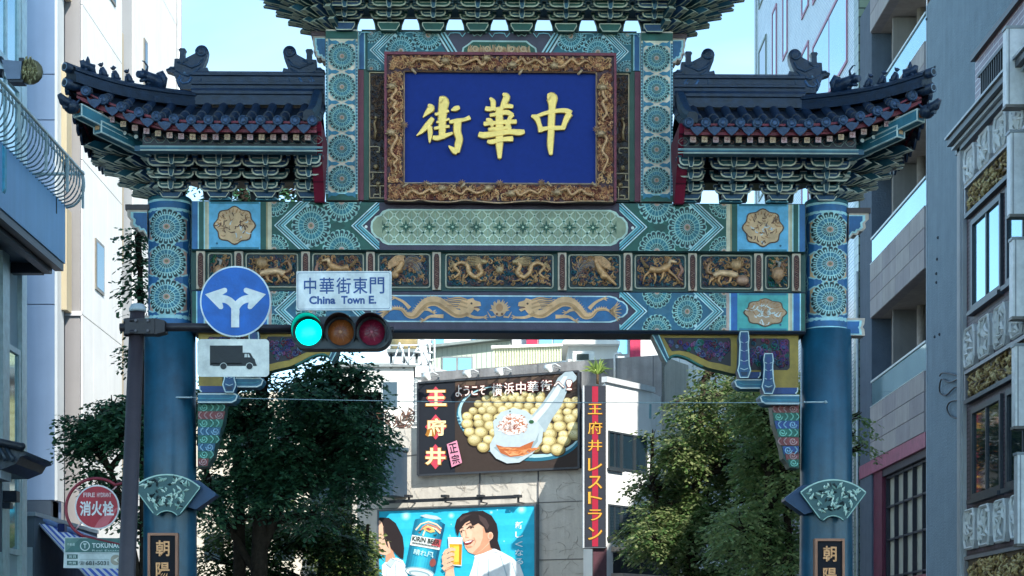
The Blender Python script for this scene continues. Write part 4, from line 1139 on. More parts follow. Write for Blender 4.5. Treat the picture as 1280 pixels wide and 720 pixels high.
    hp = [(.11, -.06), (.11, .03), (.08, .04), (.08, .08), (.10, .09), (.10, .125), (.045, .16), (-.045, .16), (-.10, .125), (-.10, .09), (-.08, .08), (-.08, .04), (-.11, .03), (-.11, -.06)]
    path = [hip(t / 10) for t in range(0, 11)]
    up_ = lambda t: .10 * max(0, t - .5) ** 2 * 2
    path = [(p[0], p[1], p[2] + up_(i / 10) - .03) for i, p in enumerate(path)]
    bar(hp, path, TL, 'hip_ridge')
    # back hip
    bar(hp, [(p[0], -p[1], p[2]) for p in path], TL, 'hip_ridge')
    # round end caps of the hip ridge
    e = path[-1]; m = MB()
    for dz, r_0 in ((.13, .062), (-.07, .062)):
        o = Vector((S(e[0] + .02), e[1] - .02, e[2] + dz)); n_ = Vector((S(.62), -.78, 0)); a_ = Vector((-n_.y, n_.x, 0)); i0 = len(m.v)
        m.tube([o - n_ * .25 + Vector((0, 0, -.02)), o + n_ * .06], [r_0, r_0], TL, n=12); m.tube([o + n_ * .06, o + n_ * .065], [r_0 * .8, r_0 * .78], '#7f96ac', n=12); m.tube([o + n_ * .065, o + n_ * .07], [r_0 * .6, r_0 * .58], TLD, n=12)
    m.build('ridge_end_tile', 'tile', roof)
    # vertical ridge against the upper post
    q = [slope((xi + .12, -.15, zr), (xi + .12, -1.6, zb), t / 6) for t in range(7)]
    bar([(.07, 0), (.07, .1), (.04, .14), (-.04, .14), (-.07, .1), (-.07, 0)], [(p[0] - .02, p[1], p[2]) for p in q], TL2, 'slope_ridge')
    # red fascia and rafters
    m = MB(); fx = [xi, 3.0, 3.9, 4.3, 4.7, 5.1, xe - .06]
    for a, b in zip(fx, fx[1:]):
        za, zb_ = eave_z(a), eave_z(b); ya, yb_ = -1.56 - .08 * max(0, (a - 4.2) / 1.24) ** 2, -1.56 - .08 * max(0, (b - 4.2) / 1.24) ** 2
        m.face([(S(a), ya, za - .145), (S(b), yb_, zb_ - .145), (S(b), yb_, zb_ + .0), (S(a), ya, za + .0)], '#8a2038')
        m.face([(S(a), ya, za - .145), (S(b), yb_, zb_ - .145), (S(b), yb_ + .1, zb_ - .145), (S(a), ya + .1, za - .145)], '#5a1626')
    for a, b in ((-1.6, 0), (0, 1.6)): m.face([(S(xe - .04), a, eave_zs(a) - .2), (S(xe - .04), b, eave_zs(b) - .2), (S(xe - .04), b, eave_zs(b)), (S(xe - .04), a, eave_zs(a))], '#8a2038')
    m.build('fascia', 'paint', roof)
    x = xi + .12; k = 0
    r_ = random.Random(4)
    while x < xe - .32:
        z = eave_z(x) - .19; y = -1.50 - .06 * max(0, (x - 4.2) / 1.24) ** 2; h = .036
        m = MB(); m.box(S(x - h), S(x + h), y, y + .3, z - .036, z + .036, '#6a3038' if 0 else '#2a4a58')
        P = Paint(lambda u, v, hh: (S(x) + u, y - hh, z - v), step=.003)
        P.rect(-h, -.036, h, .036, ('#d8b0a0', '#d9b890', '#d0a8a8')[k % 3], 1)
        for pts in ([(-.022, -.022), (-.022, 0), (.022, 0), (.022, .022)], [(.022, -.022), (0, -.022), (0, .022), (-.022, .022)]):
            P.line(pts, .007, '#8a3a3a', 2)
        o = m.build('rafter', 'paint', roof)
        P.build('rafter_end', 'paint', o)
        m = MB(); m.tube([(S(x + .012), y + .16, z - .07), (S(x + .012), y + .3, z - .05)], .03, '#2c5868', n=8); m.tube([(S(x + .012), y + .152, z - .07), (S(x + .012), y + .158, z - .07)], .027, '#cfd4cc', n=8); m.build('round_rafter', 'paint', roof)
        x += .1465; k += 1
    # corner beams
    for k, (o, e, c) in enumerate((((-4.85, -1.25, 8.20), (-5.32, -1.85, 8.33), '#2b7084'), ((-4.6, -.95, 8.06), (-5.12, -1.6, 8.19), '#27687a'))):
        o = Vector((S(-o[0]), o[1], o[2])); e = Vector((S(-e[0]), e[1], e[2])); t = (e - o); a_ = Vector((-t.y, t.x, 0)).normalized() * .07
        m = MB(); m.obox(o - a_, t, a_ * 2, Vector((0, 0, .14)), c)
        b = m.build('corner_beam', 'paint', roof)
        m = MB(); n_ = t.normalized()
        for zz in (0, .14):
            for s in (-1, 1): m.tube([o + a_ * s + Vector((0, 0, zz)), e + a_ * s + Vector((0, 0, zz))], .011, '#c6d6d2', n=4)
        for s in (-1, 1): m.tube([e + a_ * s, e + a_ * s + Vector((0, 0, .14))], .011, '#c6d6d2', n=4)
        m.tube([e - a_, e + a_], .011, '#c6d6d2', n=4); m.tube([e - a_ + Vector((0, 0, .14)), e + a_ + Vector((0, 0, .14))], .011, '#c6d6d2', n=4)
        m.obox(e - a_ * .5 + Vector((0, 0, .04)), n_ * .012, a_, Vector((0, 0, .06)), '#b5603c' if k == 0 else '#d0a070')
        m.build('beam_outline', 'paint', b)
        if k == 0:      # dragon head on the beam's tip
            m = MB(); q = e + n_ * .10 + Vector((0, 0, .08))
            m.ball(tuple(q), (.1, .1, .09), '#16283e'); m.tube([q, q + n_ * .14 + Vector((0, 0, .03)), q + n_ * .2 + Vector((0, 0, .08))], [.08, .06, .03], '#16283e', n=6); m.tube([q, q + n_ * .13 + Vector((0, 0, -.05))], [.06, .03], '#1b3048', n=6)
            for s in (-1, 1): m.tube([q + a_ * s * .5, q + a_ * s - n_ * .08 + Vector((0, 0, .12))], [.03, .008], '#1b3048', n=5)
            m.build('beam_end_dragon', 'tile', roof)
    # small hanging lantern disc and tag by the corner
    m = MB(); m.lathe([(0, -.03), (.085, -.03), (.095, 0), (.085, .03), (0, .03)], (S(gx(459 if 1 else 0, 1.1)), -1.1, gz(169, 1.1)), '#3f7f86', n=16, axis='y'); m.build('round_boss', 'paint', roof)
    # beam and painted board under the rafters
    m = MB(); m.box(S(xi + .02), S(gx(456, 1.4)), -1.4, -1.25, gz(191, 1.4), gz(184.5, 1.4), '#205068'); bm = m.build('eave_beam', 'paint', roof)
    P = Paint(fmap(1.4)); a, b = sorted((sg * 222, sg * 449)); P.rect(a, 184.2, b, 185.8, '#8ea9a8', 1); P.rect(a, 189, b, 190.6, '#a9b1a2', 1); P.rect(a, 186, b, 187.2, '#3b7a8c', 1); P.build('beam_line', 'paint', bm)
    m = MB(); m.box(S(xi + .02), S(gx(446, 1.36)), -1.36, -1.25, gz(184.3, 1.36), gz(168, 1.36), '#2a2c38'); bb = m.build('painted_eave_board', 'paint', roof)
    P = Paint(fmap(1.36), (a, b, 169, 183.8)); r = random.Random(9)
    x = 222
    while x < 440:
        P.line([(sg * x, 176), (sg * (x + 4), 171.5), (sg * (x + 10), 171), (sg * (x + 14), 176), (sg * (x + 10), 181), (sg * (x + 4), 180.5), (sg * x, 176)], .8, ('#6f7f78', '#8a7a6a', '#5d7c80')[int(x) % 3], 1)
        P.line([(sg * (x + 3), 176), (sg * (x + 7), 173.5), (sg * (x + 11), 176), (sg * (x + 7), 178.5)], 1, ('#8a5a50', '#4d6f70', '#84745a')[int(x) % 3], 1)
        if int(x) % 5 == 0: P.line([(sg * (x + 16), 170), (sg * (x + 20), 176), (sg * (x + 16), 182)], 1.4, '#7c98a0', 1); x += 6
        x += 15
    P.build('board_pattern', 'paint', bb)
    # crimson barge board by the upper post
    m = MB(); pf = [(1.42, 153, 224, 240), (1.34, 166, 223.5, 238), (1.15, 186, 222.5, 236), (.92, 206, 221.5, 234.5), (.68, 228, 220, 233), (.42, 253.5, 219, 231)]
    for (d0, y0, a0, b0), (d1_, y1, a1, b1) in zip(pf, pf[1:]):
        A, B, C_, D_ = [(S(gx(u_, d_)), -d_, gz(y_, d_)) for u_, d_, y_ in ((a0, d0, y0), (b0, d0, y0), (b1, d1_, y1), (a1, d1_, y1))]
        m.face([A, B, C_, D_] if sg < 0 else [D_, C_, B, A], '#962040')
        for P0, P1 in ((B, C_), (A, D_)): m.face([P0, P1, (P1[0], -.3, P1[2]), (P0[0], -.3, P0[2])], '#7c1a36')
        m.tube([D_, C_], .012, '#5c122c', n=4)
    m.build('barge_board', 'paint', roof)

    # ridge dragons (chiwen) and the line of small figures
    def chiwen(u, face, dd=.0, s=1.0):
        """u = px position of the body, face = +1 mouth looks towards larger |u|"""
        m = MB(); F = face; y0 = 0
        V0 = 93
        q = lambda a, b: (S(gx(u + F * a)), gz(V0 - b))
        pp = [(370.4, 70.8), (383, 77.5), (396.4, 78.2), (397.2, 88.6), (406.8, 90.9), (406.8, 93), (398, 96), (393.5, 106.5), (389.7, 116), (372.6, 116), (359.3, 114), (357.8, 99), (354, 94.6), (355.6, 88.6), (361.5, 90), (356.3, 76.7), (355, 69), (360, 62), (367, 63.5)]
        m.prism([q(a - 381, 93 - b) for a, b in pp], -.08, .08, TL)
        m.prism([q(a, b) for a, b in [(3, 12), (3, 24), (1.5, 27), (3.5, 29), (9.5, 29), (11, 27), (9.5, 24), (10, 12)]], -.05, .05, TL)
        m.lathe([(0, -.085), (.075, -.085), (.09, -.06), (.09, .06), (.075, .085), (0, .085)], (q(-18, 24.4)[0], 0, q(-18, 24.4)[1]), TL, n=16, axis='y')
        for sy in (-1, 1):
            def C(pts, wd, c=TL2): m.tube([(q(a, b)[0], sy * .075, q(a, b)[1]) for a, b in pts], [x_ / 184 for x_ in wd], c, n=6)
            C(spiral(-18, 24.4, 6.5, .3, 1.3, 12, -1), [4, 4, 4, 3.5, 3.5, 3, 3, 3, 2.5, 2.5, 2, 2, 2])
            C([(-20, 15), (-15, 8), (-6, 4), (4, 8), (12, 10)], [3, 4, 4, 3, 2]); C([(-17, 4), (-9, -2), (-1, -6), (6, -4), (14, 0)], [2, 4, 4.5, 3, 2])
            C([(-6, -8), (-2, -14), (5, -16), (9, -12), (5, -9)], [4, 4, 3, 3, 2], '#34557c'); C([(-22, -1), (-18, -8), (-17, -16)], [3, 3, 2]); C([(15, 3), (20, 3.5), (24, 1)], [4, 4, 2])
            C([(-1, 14), (6, 10), (12, 11)], [3, 3, 2]); C([(8, -6), (12, -12), (9, -20)], [3, 4, 3], '#34557c')
            m.ball((q(3, -3)[0], sy * .08, q(3, -3)[1]), .02, '#5a7590')
        m.build('ridge_dragon', 'tile', roof)
    chiwen(243, -1); chiwen(388, 1)
    def on_hip(t): i = min(int(t * 10), 9); f = t * 10 - i; a, b = path[i], path[i + 1]; return Vector((S(a[0] + (b[0] - a[0]) * f), a[1] + (b[1] - a[1]) * f, a[2] + (b[2] - a[2]) * f + .155))
    hd = Vector((S(xe - xr), -ye, 0)).normalized()
    for t, kind in ((.385, 'beast'), (.56, 'sit'), (.665, 'bird'), (.76, 'sit'), (.87, 'rider')):
        p = on_hip(t); m = MB(); Z = Vector((0, 0, 1)); c = '#1d3350'
        if kind == 'beast':
            m.tube([p - hd * .22, p - hd * .12 + Z * .1, p + Z * .10, p + hd * .12 + Z * .14], [.06, .1, .09, .06], c, n=8)
            m.tube([p - hd * .2 + Z * .02, p - hd * .22 + Z * .16, p - hd * .17 + Z * .24], [.06, .07, .05], c, n=8)
            m.tube([p + hd * .1 + Z * .13, p + hd * .21 + Z * .12], [.065, .045], c, n=8); m.tube([p + hd * .08 + Z * .08, p + hd * .17 + Z * .04], [.04, .02], c, n=6)
            m.tube([p + hd * .06 + Z * .18, p + hd * .04 + Z * .26, p + hd * .1 + Z * .31, p + hd * .14 + Z * .31], [.02, .014, .01, .006], c, n=5)
            m.tube([p + hd * .1 + Z * .17, p + hd * .14 + Z * .21], [.03, .008], c, n=5); m.tube([p + hd * .02, p + hd * .04 + Z * .1], [.04, .04], c, n=6)
        elif kind == 'rider':
            m.tube([p - hd * .09 - Z * .03, p - hd * .05 + Z * .07, p + hd * .07 + Z * .07, p + hd * .1 + Z * .13], [.05, .06, .055, .028], c, n=8)
            m.tube([p - hd * .07 + Z * .05, p - hd * .11 + Z * .12], [.04, .015], c, n=6); m.tube([p + Z * .08, p + Z * .15, p + Z * .2], [.035, .028, .008], c, n=6); m.ball(tuple(p + Z * .145), .022, c)
            m.tube([p + hd * .05 - Z * .03, p + hd * .05 + Z * .06], .04, c, n=6)
        else:
            m.tube([p - hd * .05 - Z * .02, p - hd * .02 + Z * .06, p + hd * .01 + Z * .12], [.045, .045, .026], c, n=8)
            m.ball(tuple(p + hd * .025 + Z * .145), (.03, .03, .026), c); m.tube([p + hd * .02 + Z * .145, p + hd * .07 + Z * .14], [.018, .008], c, n=5)
            m.tube([p + hd * .04 - Z * .02, p + hd * .03 + Z * .08], [.018, .02], c, n=5); m.tube([p - hd * .07 - Z * .0, p - hd * .1 + Z * .05], [.024, .01], c, n=5)
            if kind == 'sit': m.tube([p + Z * .155, p - hd * .01 + Z * .19], [.014, .004], c, n=4)
            else: m.tube([p - hd * .02 + Z * .16, p + hd * .03 + Z * .175], [.012, .008], c, n=4)
        m.tube([p - Z * .03 - hd * .05, p - Z * .03 + hd * .05], .03, c, n=6)
        m.build('ridge_figure', 'tile', roof)
    return roof
wing_roof(-1); wing_roof(1)

# ---- the top roof (mostly above the picture)
def top_roof():
    hw, dp = 3.62, 1.75; ze = gz(-104, 1.6); zt = ze + 1.15; xr = 2.4
    m = MB()
    def ez(x): return ze + .5 * max(0, (abs(x) - 2.2) / (hw - 2.2)) ** 2
    xs = [-hw + 2 * hw * i / 36 for i in range(37)]
    def top(x): 
        if abs(x) <= xr: return (x, 0, zt)
        t = (abs(x) - xr) / (hw - xr); return (x, -dp * t, zt + (ez(hw) - zt) * t)
    for a, b in zip(xs, xs[1:]):
        A, B = top(a), top(b)
        for s in (1, -1): m.face([(A[0], A[1] * s, A[2]), (a, -dp * s, ez(a)), (b, -dp * s, ez(b)), (B[0], B[1] * s, B[2])], TLD)
    for s in (-1, 1):
        m.face([(s * xr, 0, zt), (s * hw, -dp, ez(hw)), (s * hw, 0, ze + .05), (s * hw, dp, ez(hw))], TLD)
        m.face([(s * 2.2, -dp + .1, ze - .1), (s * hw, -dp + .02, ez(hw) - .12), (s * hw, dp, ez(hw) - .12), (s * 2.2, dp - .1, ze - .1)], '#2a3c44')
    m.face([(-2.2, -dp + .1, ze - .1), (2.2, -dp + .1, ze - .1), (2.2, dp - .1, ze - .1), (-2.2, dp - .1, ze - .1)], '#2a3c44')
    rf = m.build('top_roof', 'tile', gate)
    for x in xs:
        A = top(x); m = MB(); m.tube([(A[0], A[1], A[2] + .0), (x, -dp, ez(x) + .0)], .062, TL, n=8); m.lathe([(0, -.02), (.05, -.02), (.064, .02)], (x, -dp, ez(x)), '#3a5678', n=12, axis='y'); m.build('barrel_tile_row', 'tile', rf)
    for a, b in zip(xs, xs[1:]):
        x, z = (a + b) / 2, (ez(a) + ez(b)) / 2 - .05; m = MB(); m.prism([(x - .09, z + .02), (x + .09, z + .02), (x + .05, z - .06), (x, z - .1), (x - .05, z - .06)], -dp - .01, -dp + .02, TL); m.build('drip_tile', 'tile', rf)
    m = MB(); m.box(-xr - .1, xr + .1, -.11, .11, zt - .05, zt + .3, TL); m.build('main_ridge', 'tile', rf)
    for s in (-1, 1):
        m = MB(); m.tube([(s * xr, 0, zt + .05), (s * (xr + hw) / 2, -dp / 2, (zt + ez(hw)) / 2), (s * hw, -dp, ez(hw) + .12)], .1, TL, n=8); m.tube([(s * xr, 0, zt + .05), (s * (xr + hw) / 2, dp / 2, (zt + ez(hw)) / 2), (s * hw, dp, ez(hw) + .12)], .1, TL, n=8); m.build('hip_ridge', 'tile', rf)
        m = MB(); m.prism([(s * (xr - .25), zt), (s * (xr - .3), zt + .5), (s * (xr - .15), zt + .65), (s * (xr - .02), zt + .5), (s * (xr + .2), zt + .35), (s * (xr + .25), zt)], -.09, .09, TL); m.build('ridge_dragon', 'tile', rf)
        m = MB(); o = Vector((s * 2.1, -.4, ze - .75)); e = Vector((s * (hw - .3), -dp + .1, ez(hw) - .55)); t = e - o; a_ = Vector((-t.y, t.x, 0)).normalized() * .08
        m.obox(o - a_, t, a_ * 2, Vector((0, 0, .16)), '#2b7084')
        for zz in (0, .16):
            for q in (-1, 1): m.tube([o + a_ * q + Vector((0, 0, zz)), e + a_ * q + Vector((0, 0, zz))], .012, '#c6d6d2', n=4)
        m.build('corner_beam', 'paint', rf)
    m = MB(); m.box(-2.4, 2.4, -1.02, -.85, gz(-26, 1), gz(-20, 1), '#1f5560'); m.build('eave_beam', 'paint', rf)
top_roof()

# ---- brackets below the lower beam (queti)
def queti(sg):
    d = .16
    f = lambda pts, dd=d: [(gx(sg * x, dd), gz(y, dd)) for x, y in pts]
    GO = '#a98a34'
    m = MB()
    A = [(200, 416.5), (375, 416.5), (375, 484), (345, 484), (345, 470), (300, 470), (300, 466), (292, 466), (276, 462), (262, 459), (255, 456), (247, 452), (236, 446), (226, 443), (218, 443), (212, 447)]
    m.prism(f(A), -d, .1, GO, side='#2a6a5c')
    q = m.build('openwork_spandrel', 'paint', gate)
    for nm, pl, seed in (('a', [(206, 421.5), (288, 421.5), (290, 424), (290, 457), (276, 453.5), (262, 451), (250, 445), (236, 439), (226, 437.5), (216, 438.5)], 3), ('b', [(312, 422), (361, 422), (364, 425), (364, 459), (361, 461.5), (312, 461.5), (309, 459), (309, 425)], 5)):
        m = MB(); m.prism(f(pl), -d - .004, -d + .01, '#1d1828'); o = m.build('spandrel_panel', 'paint', q)
        x0, x1 = min(p[0] for p in pl), max(p[0] for p in pl); y0, y1 = min(p[1] for p in pl), max(p[1] for p in pl)
        m = MB(); r = random.Random(seed)
        def inside(x, y):
            c = False
            for i in range(len(pl)):
                (ax, ay), (bx_, by_) = pl[i - 1], pl[i]
                if (ay > y) != (by_ > y) and x < (bx_ - ax) * (y - ay) / (by_ - ay) + ax: c = not c
            return c
        cnt = 0
        while cnt < 62:
            x, y = x0 + (x1 - x0) * r.random(), y0 + (y1 - y0) * r.random(); rad = 2 + 3.6 * r.random()
            if all(inside(x + rad * a, y + rad * b) for a, b in ((1, 0), (-1, 0), (0, 1), (0, -1))):
                pts = spiral(x, y, rad, r.random() * 6.3, 1.2, 9, r.choice((-1, 1))); c = r.choice(['#7c3a44', '#356a7c', '#4d4a86', '#2f7a68', '#8a4f7a', '#4a3a6a', '#6f7f9a'])
                m.tube([(gx(sg * a, d), -d - .016, gz(b, d)) for a, b in pts], [.004 + .006 * (i > 0) for i in range(len(pts))], c, n=4); cnt += 1
        m.build('painted_scrolls', 'paint', o)
    m = MB(); m.prism(f([(191, 417), (200, 416.5), (213, 446), (210, 453), (205, 446)], .2), -.2, .12, '#2d6474'); e = m.build('end_strip', 'paint', q)
    P = Paint(fmap(.2)); P.line([(sg * 199, 417), (sg * 212, 447)], 1.2, '#a9d3d3', 1); P.line([(sg * 192, 418), (sg * 209.5, 452)], 1.4, '#a9d3d3', 1); P.line([(sg * 195.5, 418), (sg * 211, 450)], 3, '#1f4f66', 1); P.build('strip_line', 'paint', e)
    m = MB(); ed = [(212, 448), (218, 444), (226, 444), (236, 447.5), (247, 453.5), (255, 457.5)]; m.tube([(gx(sg * a, .2), -.18, gz(b, .2)) for a, b in smooth(ed, 3)], .018, '#2d6a60', n=6); m.build('curved_edge', 'paint', q)
    # curved bracket tongues with cream outlines
    def tongue(c, y0, y1, d1, wd=6):
        m = MB(); q_ = [(-wd * .8, y0), (wd * .8, y0), (wd, y0 + 8), (wd * .85, y0 + 16), (wd * 1.05, y1 - 16), (wd * 1.35, y1 - 9), (wd * .8, y1), (-wd * .8, y1), (-wd * 1.35, y1 - 9), (-wd * 1.05, y1 - 16), (-wd * .85, y0 + 16), (-wd, y0 + 8)]
        m.prism([(gx(sg * (c + a), d1), gz(b, d1)) for a, b in q_], -d1, -.165, '#1f5078')
        o = m.build('bracket_tongue', 'paint', q); P = Paint(fmap(d1)); P.line([(sg * (c + a), b) for a, b in q_] + [(sg * (c + q_[0][0]), y0)], 1.5, '#bfd2d2', 1)
        for t in (.22, .4, .62, .8): yy = y0 + (y1 - y0) * t; P.line([(sg * (c - wd * .8), yy), (sg * c, yy + 1.8), (sg * (c + wd * .8), yy)], 1, '#a9bfc4', 1)
        P.rect(sg * c - 2, y0 + 4, sg * c + 2, y1 - 16, '#2b3f7a', 1); P.poly([(sg * (c - 4.5), y1 - 7), (sg * (c + 4.5), y1 - 7), (sg * (c + 3), y1 - 2.5), (sg * (c - 3), y1 - 2.5)], '#15304a', 2)
        P.build('tongue_outline', 'paint', o)
    tongue(306.5, 413.5, 471, .42); tongue(337, 441, 491, .46)
    def hook(x0, x1, y0, d1):
        m = MB(); pl = [(x0, y0 + 1), (x0 + 5, y0), (x1, y0), (x1, y0 + 12), (x0 + 8, y0 + 12), (x0 + 3, y0 + 9), (x0, y0 + 4)]
        m.prism([(gx(sg * a, d1), gz(b, d1)) for a, b in pl], -d1, -.0, '#2f6f8c'); o = m.build('bracket_arm', 'paint', q)
        P = Paint(fmap(d1)); P.line([(sg * a, b) for a, b in [(x1, y0 + .8), (x0 + 4, y0 + .8), (x0 + 1, y0 + 3), (x0 + 3, y0 + 8.5), (x0 + 8, y0 + 11.2), (x1, y0 + 11.2)]], 1.8, '#cdd8d6', 1); P.line([(sg * (x0 + 6), y0 + 4.5), (sg * (x0 + 12), y0 + 6.5), (sg * x1, y0 + 6.5)], 1.2, '#3f8fa0', 1); P.build('arm_outline', 'paint', o)
        m = MB(); pl = [(x0 + 14, y0 - 9), (x1 - 2, y0 - 9), (x1 - 4, y0 - 1), (x0 + 10, y0 - 1)]; m.prism([(gx(sg * a, d1 - .03), gz(b, d1 - .03)) for a, b in pl], -d1 + .03, 0, '#1f4480'); o = m.build('bearing_block', 'paint', q)
        P = Paint(fmap(d1 - .03)); P.line([(sg * (x1 - 2), y0 - 9), (sg * (x1 - 2.5), y0 - 4), (sg * (x1 - 5), y0 - 1.5)], 1.6, '#cdd8d6', 1); P.build('block_line', 'paint', o)
    hook(294, 329, 473, .3); hook(326, 376, 492.5, .34)
    m = MB(); m.box(gx(sg * 341, .2), gx(sg * 376, .2), -.2, 0, gz(506.5, .2), gz(503.5, .2), '#b88a8a'); m.build('bracket_shelf', 'paint', q)
    # cloud carving under the bracket
    cl = [(341, 503), (376, 503), (376, 585), (364, 584), (361, 578), (356, 572), (354, 560), (350, 545), (344, 528)]
    m = MB(); m.prism([(gx(sg * a, .18), gz(b, .18)) for a, b in cl], -.18, .12, '#2a4c48'); o = m.build('cloud_bracket', 'paint', q)
    rows = [(510, '#8a3f40', 341), (520, '#1f6a58', 342), (530, '#274a8a', 344), (540, '#1f6a58', 347), (551, '#8a3f40', 349), (562, '#274a8a', 354), (569, '#8a3f40', 357), (578, '#1f6a58', 361)]
    if sg < 0: rows = [(510, '#1f6a58', 341), (520, '#8a3f40', 341), (530, '#1f6a58', 343), (540, '#276080', 346), (550, '#1f6a58', 349), (560, '#276080', 353), (569, '#1f6a58', 356), (578, '#8a3f40', 361)]
    for i, (y, c, xa) in enumerate(rows):
        m = MB(); y0 = y - 5.5; y1 = y + 5.5
        m.prism([(gx(sg * a, .2), gz(b, .2)) for a, b in ((xa + 1, y0 + .5), (375.5, y0 + .5), (375.5, y1 - .5), (xa + 3, y1 - .5))], -.2, -.17, c)
        lc = '#c9a0a0' if c == '#8a3f40' else ('#8fd0bf' if c == '#1f6a58' else '#9cc4dc')
        cx_ = 368 if i % 2 == 0 else xa + 8
        m.tube([(gx(sg * a, .2), -.208, gz(b, .2)) for a, b in spiral(cx_, y, 5, 0, 1.6, 14, 1)], .009, lc, n=4)
        xx = cx_ - 8 if i % 2 == 0 else cx_ + 8; st = -7 if i % 2 == 0 else 7
        while xa + 3 < xx < 374:
            m.tube([(gx(sg * a, .2), -.208, gz(b, .2)) for a, b in smooth([(xx, y0 + 1), (xx + st * .5, y), (xx, y1 - 1)], 3)], .009, lc, n=4); xx += st
        m.build('cloud_band', 'paint', o)
queti(-1); queti(1)

# =================================================================== THE PLACE AROUND IT
def brick_mat(name, c1, c2, mortar, bw, bh, ax='y', rough=.6, bump=.4, msize=.012, offs=.5, noise=.2):
    m = mat(name, rough=rough, noise=0, attr=False, base='#808080', spec=.4)
    n = m.node_tree.nodes; l = m.node_tree.links; b = n["Principled BSDF"]
    geo = n.new("ShaderNodeNewGeometry"); sp = n.new("ShaderNodeSeparateXYZ"); cb = n.new("ShaderNodeCombineXYZ")
    l.new(geo.outputs['Position'], sp.inputs[0]); ad = n.new('ShaderNodeMath'); l.new(sp.outputs['X'], ad.inputs[0]); l.new(sp.outputs['Y'], ad.inputs[1]); l.new(ad.outputs[0], cb.inputs[0]); l.new(sp.outputs['Z'], cb.inputs[1])
    t = n.new("ShaderNodeTexBrick"); l.new(cb.outputs[0], t.inputs['Vector']); t.offset = offs
    t.inputs['Color1'].default_value = hx(c1); t.inputs['Color2'].default_value = hx(c2); t.inputs['Mortar'].default_value = hx(mortar)
    t.inputs['Scale'].default_value = 1; t.inputs['Mortar Size'].default_value = msize; t.inputs['Brick Width'].default_value = bw; t.inputs['Row Height'].default_value = bh
    nz = n.new("ShaderNodeTexNoise"); nz.inputs['Scale'].default_value = 1.3; nz.inputs['Detail'].default_value = 6; l.new(geo.outputs['Position'], nz.inputs['Vector'])
    mr = n.new("ShaderNodeMapRange"); l.new(nz.outputs[0], mr.inputs[0]); mr.inputs[1].default_value = .3; mr.inputs[2].default_value = .7; mr.inputs[3].default_value = 1 - noise; mr.inputs[4].default_value = 1
    x = n.new("ShaderNodeVectorMath"); x.operation = 'SCALE'; l.new(t.outputs['Color'], x.inputs[0]); l.new(mr.outputs[0], x.inputs['Scale'])
    l.new(x.outputs[0], b.inputs['Base Color'])
    bp = n.new("ShaderNodeBump"); bp.inputs['Strength'].default_value = bump; bp.inputs['Distance'].default_value = .01; bp.invert = True
    l.new(t.outputs['Fac'], bp.inputs['Height']); l.new(bp.outputs[0], b.inputs['Normal'])
    return m
M['shopglass'] = glassy('shop window glass', '#c8cbbf', rough=.15, metal=0)  # pale opaque base stands in for the reflection in the shop window
M['whitetile'] = brick_mat('white wall tile', '#c3ccd0', '#b4c0c6', '#7c8a92', .30, .10, rough=.25, msize=.014)
M['greentile'] = brick_mat('green wall tile', '#76887a', '#8a9a86', '#34423c', .35, .24, rough=.3, msize=.02)
M['purplebrick'] = brick_mat('dark glazed brick', '#5e4a58', '#6c5868', '#3a3038', .22, .07, rough=.5)
M['redbrick'] = brick_mat('maroon tile', '#7a4a54', '#6b4250', '#c0b0b0', .6, .1, rough=.35, msize=.01)

class Plane:
    """vertical plane through C along t; photo pixels or (s, z) can be laid on it"""
    def __init__(s, C, t, flip=False):
        L = math.hypot(*t); s.C = C; s.t = (t[0] / L, t[1] / L)
        n = (s.t[1], -s.t[0])
        if n[0] * -C[0] + n[1] * -C[1] < 0: n = (-n[0], -n[1])
        s.n = n
    def s_(s, px):
        q = (px - 640) / FPX; return (s.C[1] * q - s.C[0]) / (s.t[0] - q * s.t[1])
    def z(s, px, py):
        k = s.s_(px); return EYE + (815 - py) * (s.C[1] + k * s.t[1]) / FPX
    def P(s, k, z, h=0): return (s.C[0] + k * s.t[0] + s.n[0] * h, s.C[1] + k * s.t[1] + s.n[1] * h, z)
    def pt(s, px, py, h=0): return s.P(s.s_(px), s.z(px, py), h)
    def box(s, m, k0, k1, z0, z1, h0, h1, c, mi=0):
        o = Vector(s.P(k0, z0, h0)); m.obox(o, Vector(s.P(k1, z0, h0)) - o, Vector(s.P(k0, z0, h1)) - o, (0, 0, z1 - z0), c, mi)
    def quad(s, m, k0, k1, z0, z1, h, c, mi=0):
        q = [s.P(k0, z0, h), s.P(k1, z0, h), s.P(k1, z1, h), s.P(k0, z1, h)]
        a = Vector(q[1]) - Vector(q[0]); nn = a.cross(Vector((0, 0, 1)))
        if nn.x * s.n[0] + nn.y * s.n[1] < 0: q = q[::-1]
        m.face(q, c, mi)
def part(name, mats, par, fn, kind=None):
    m = MB(); fn(m); o = m.build(name, mats, par)
    if kind: o['kind'] = kind
    return o
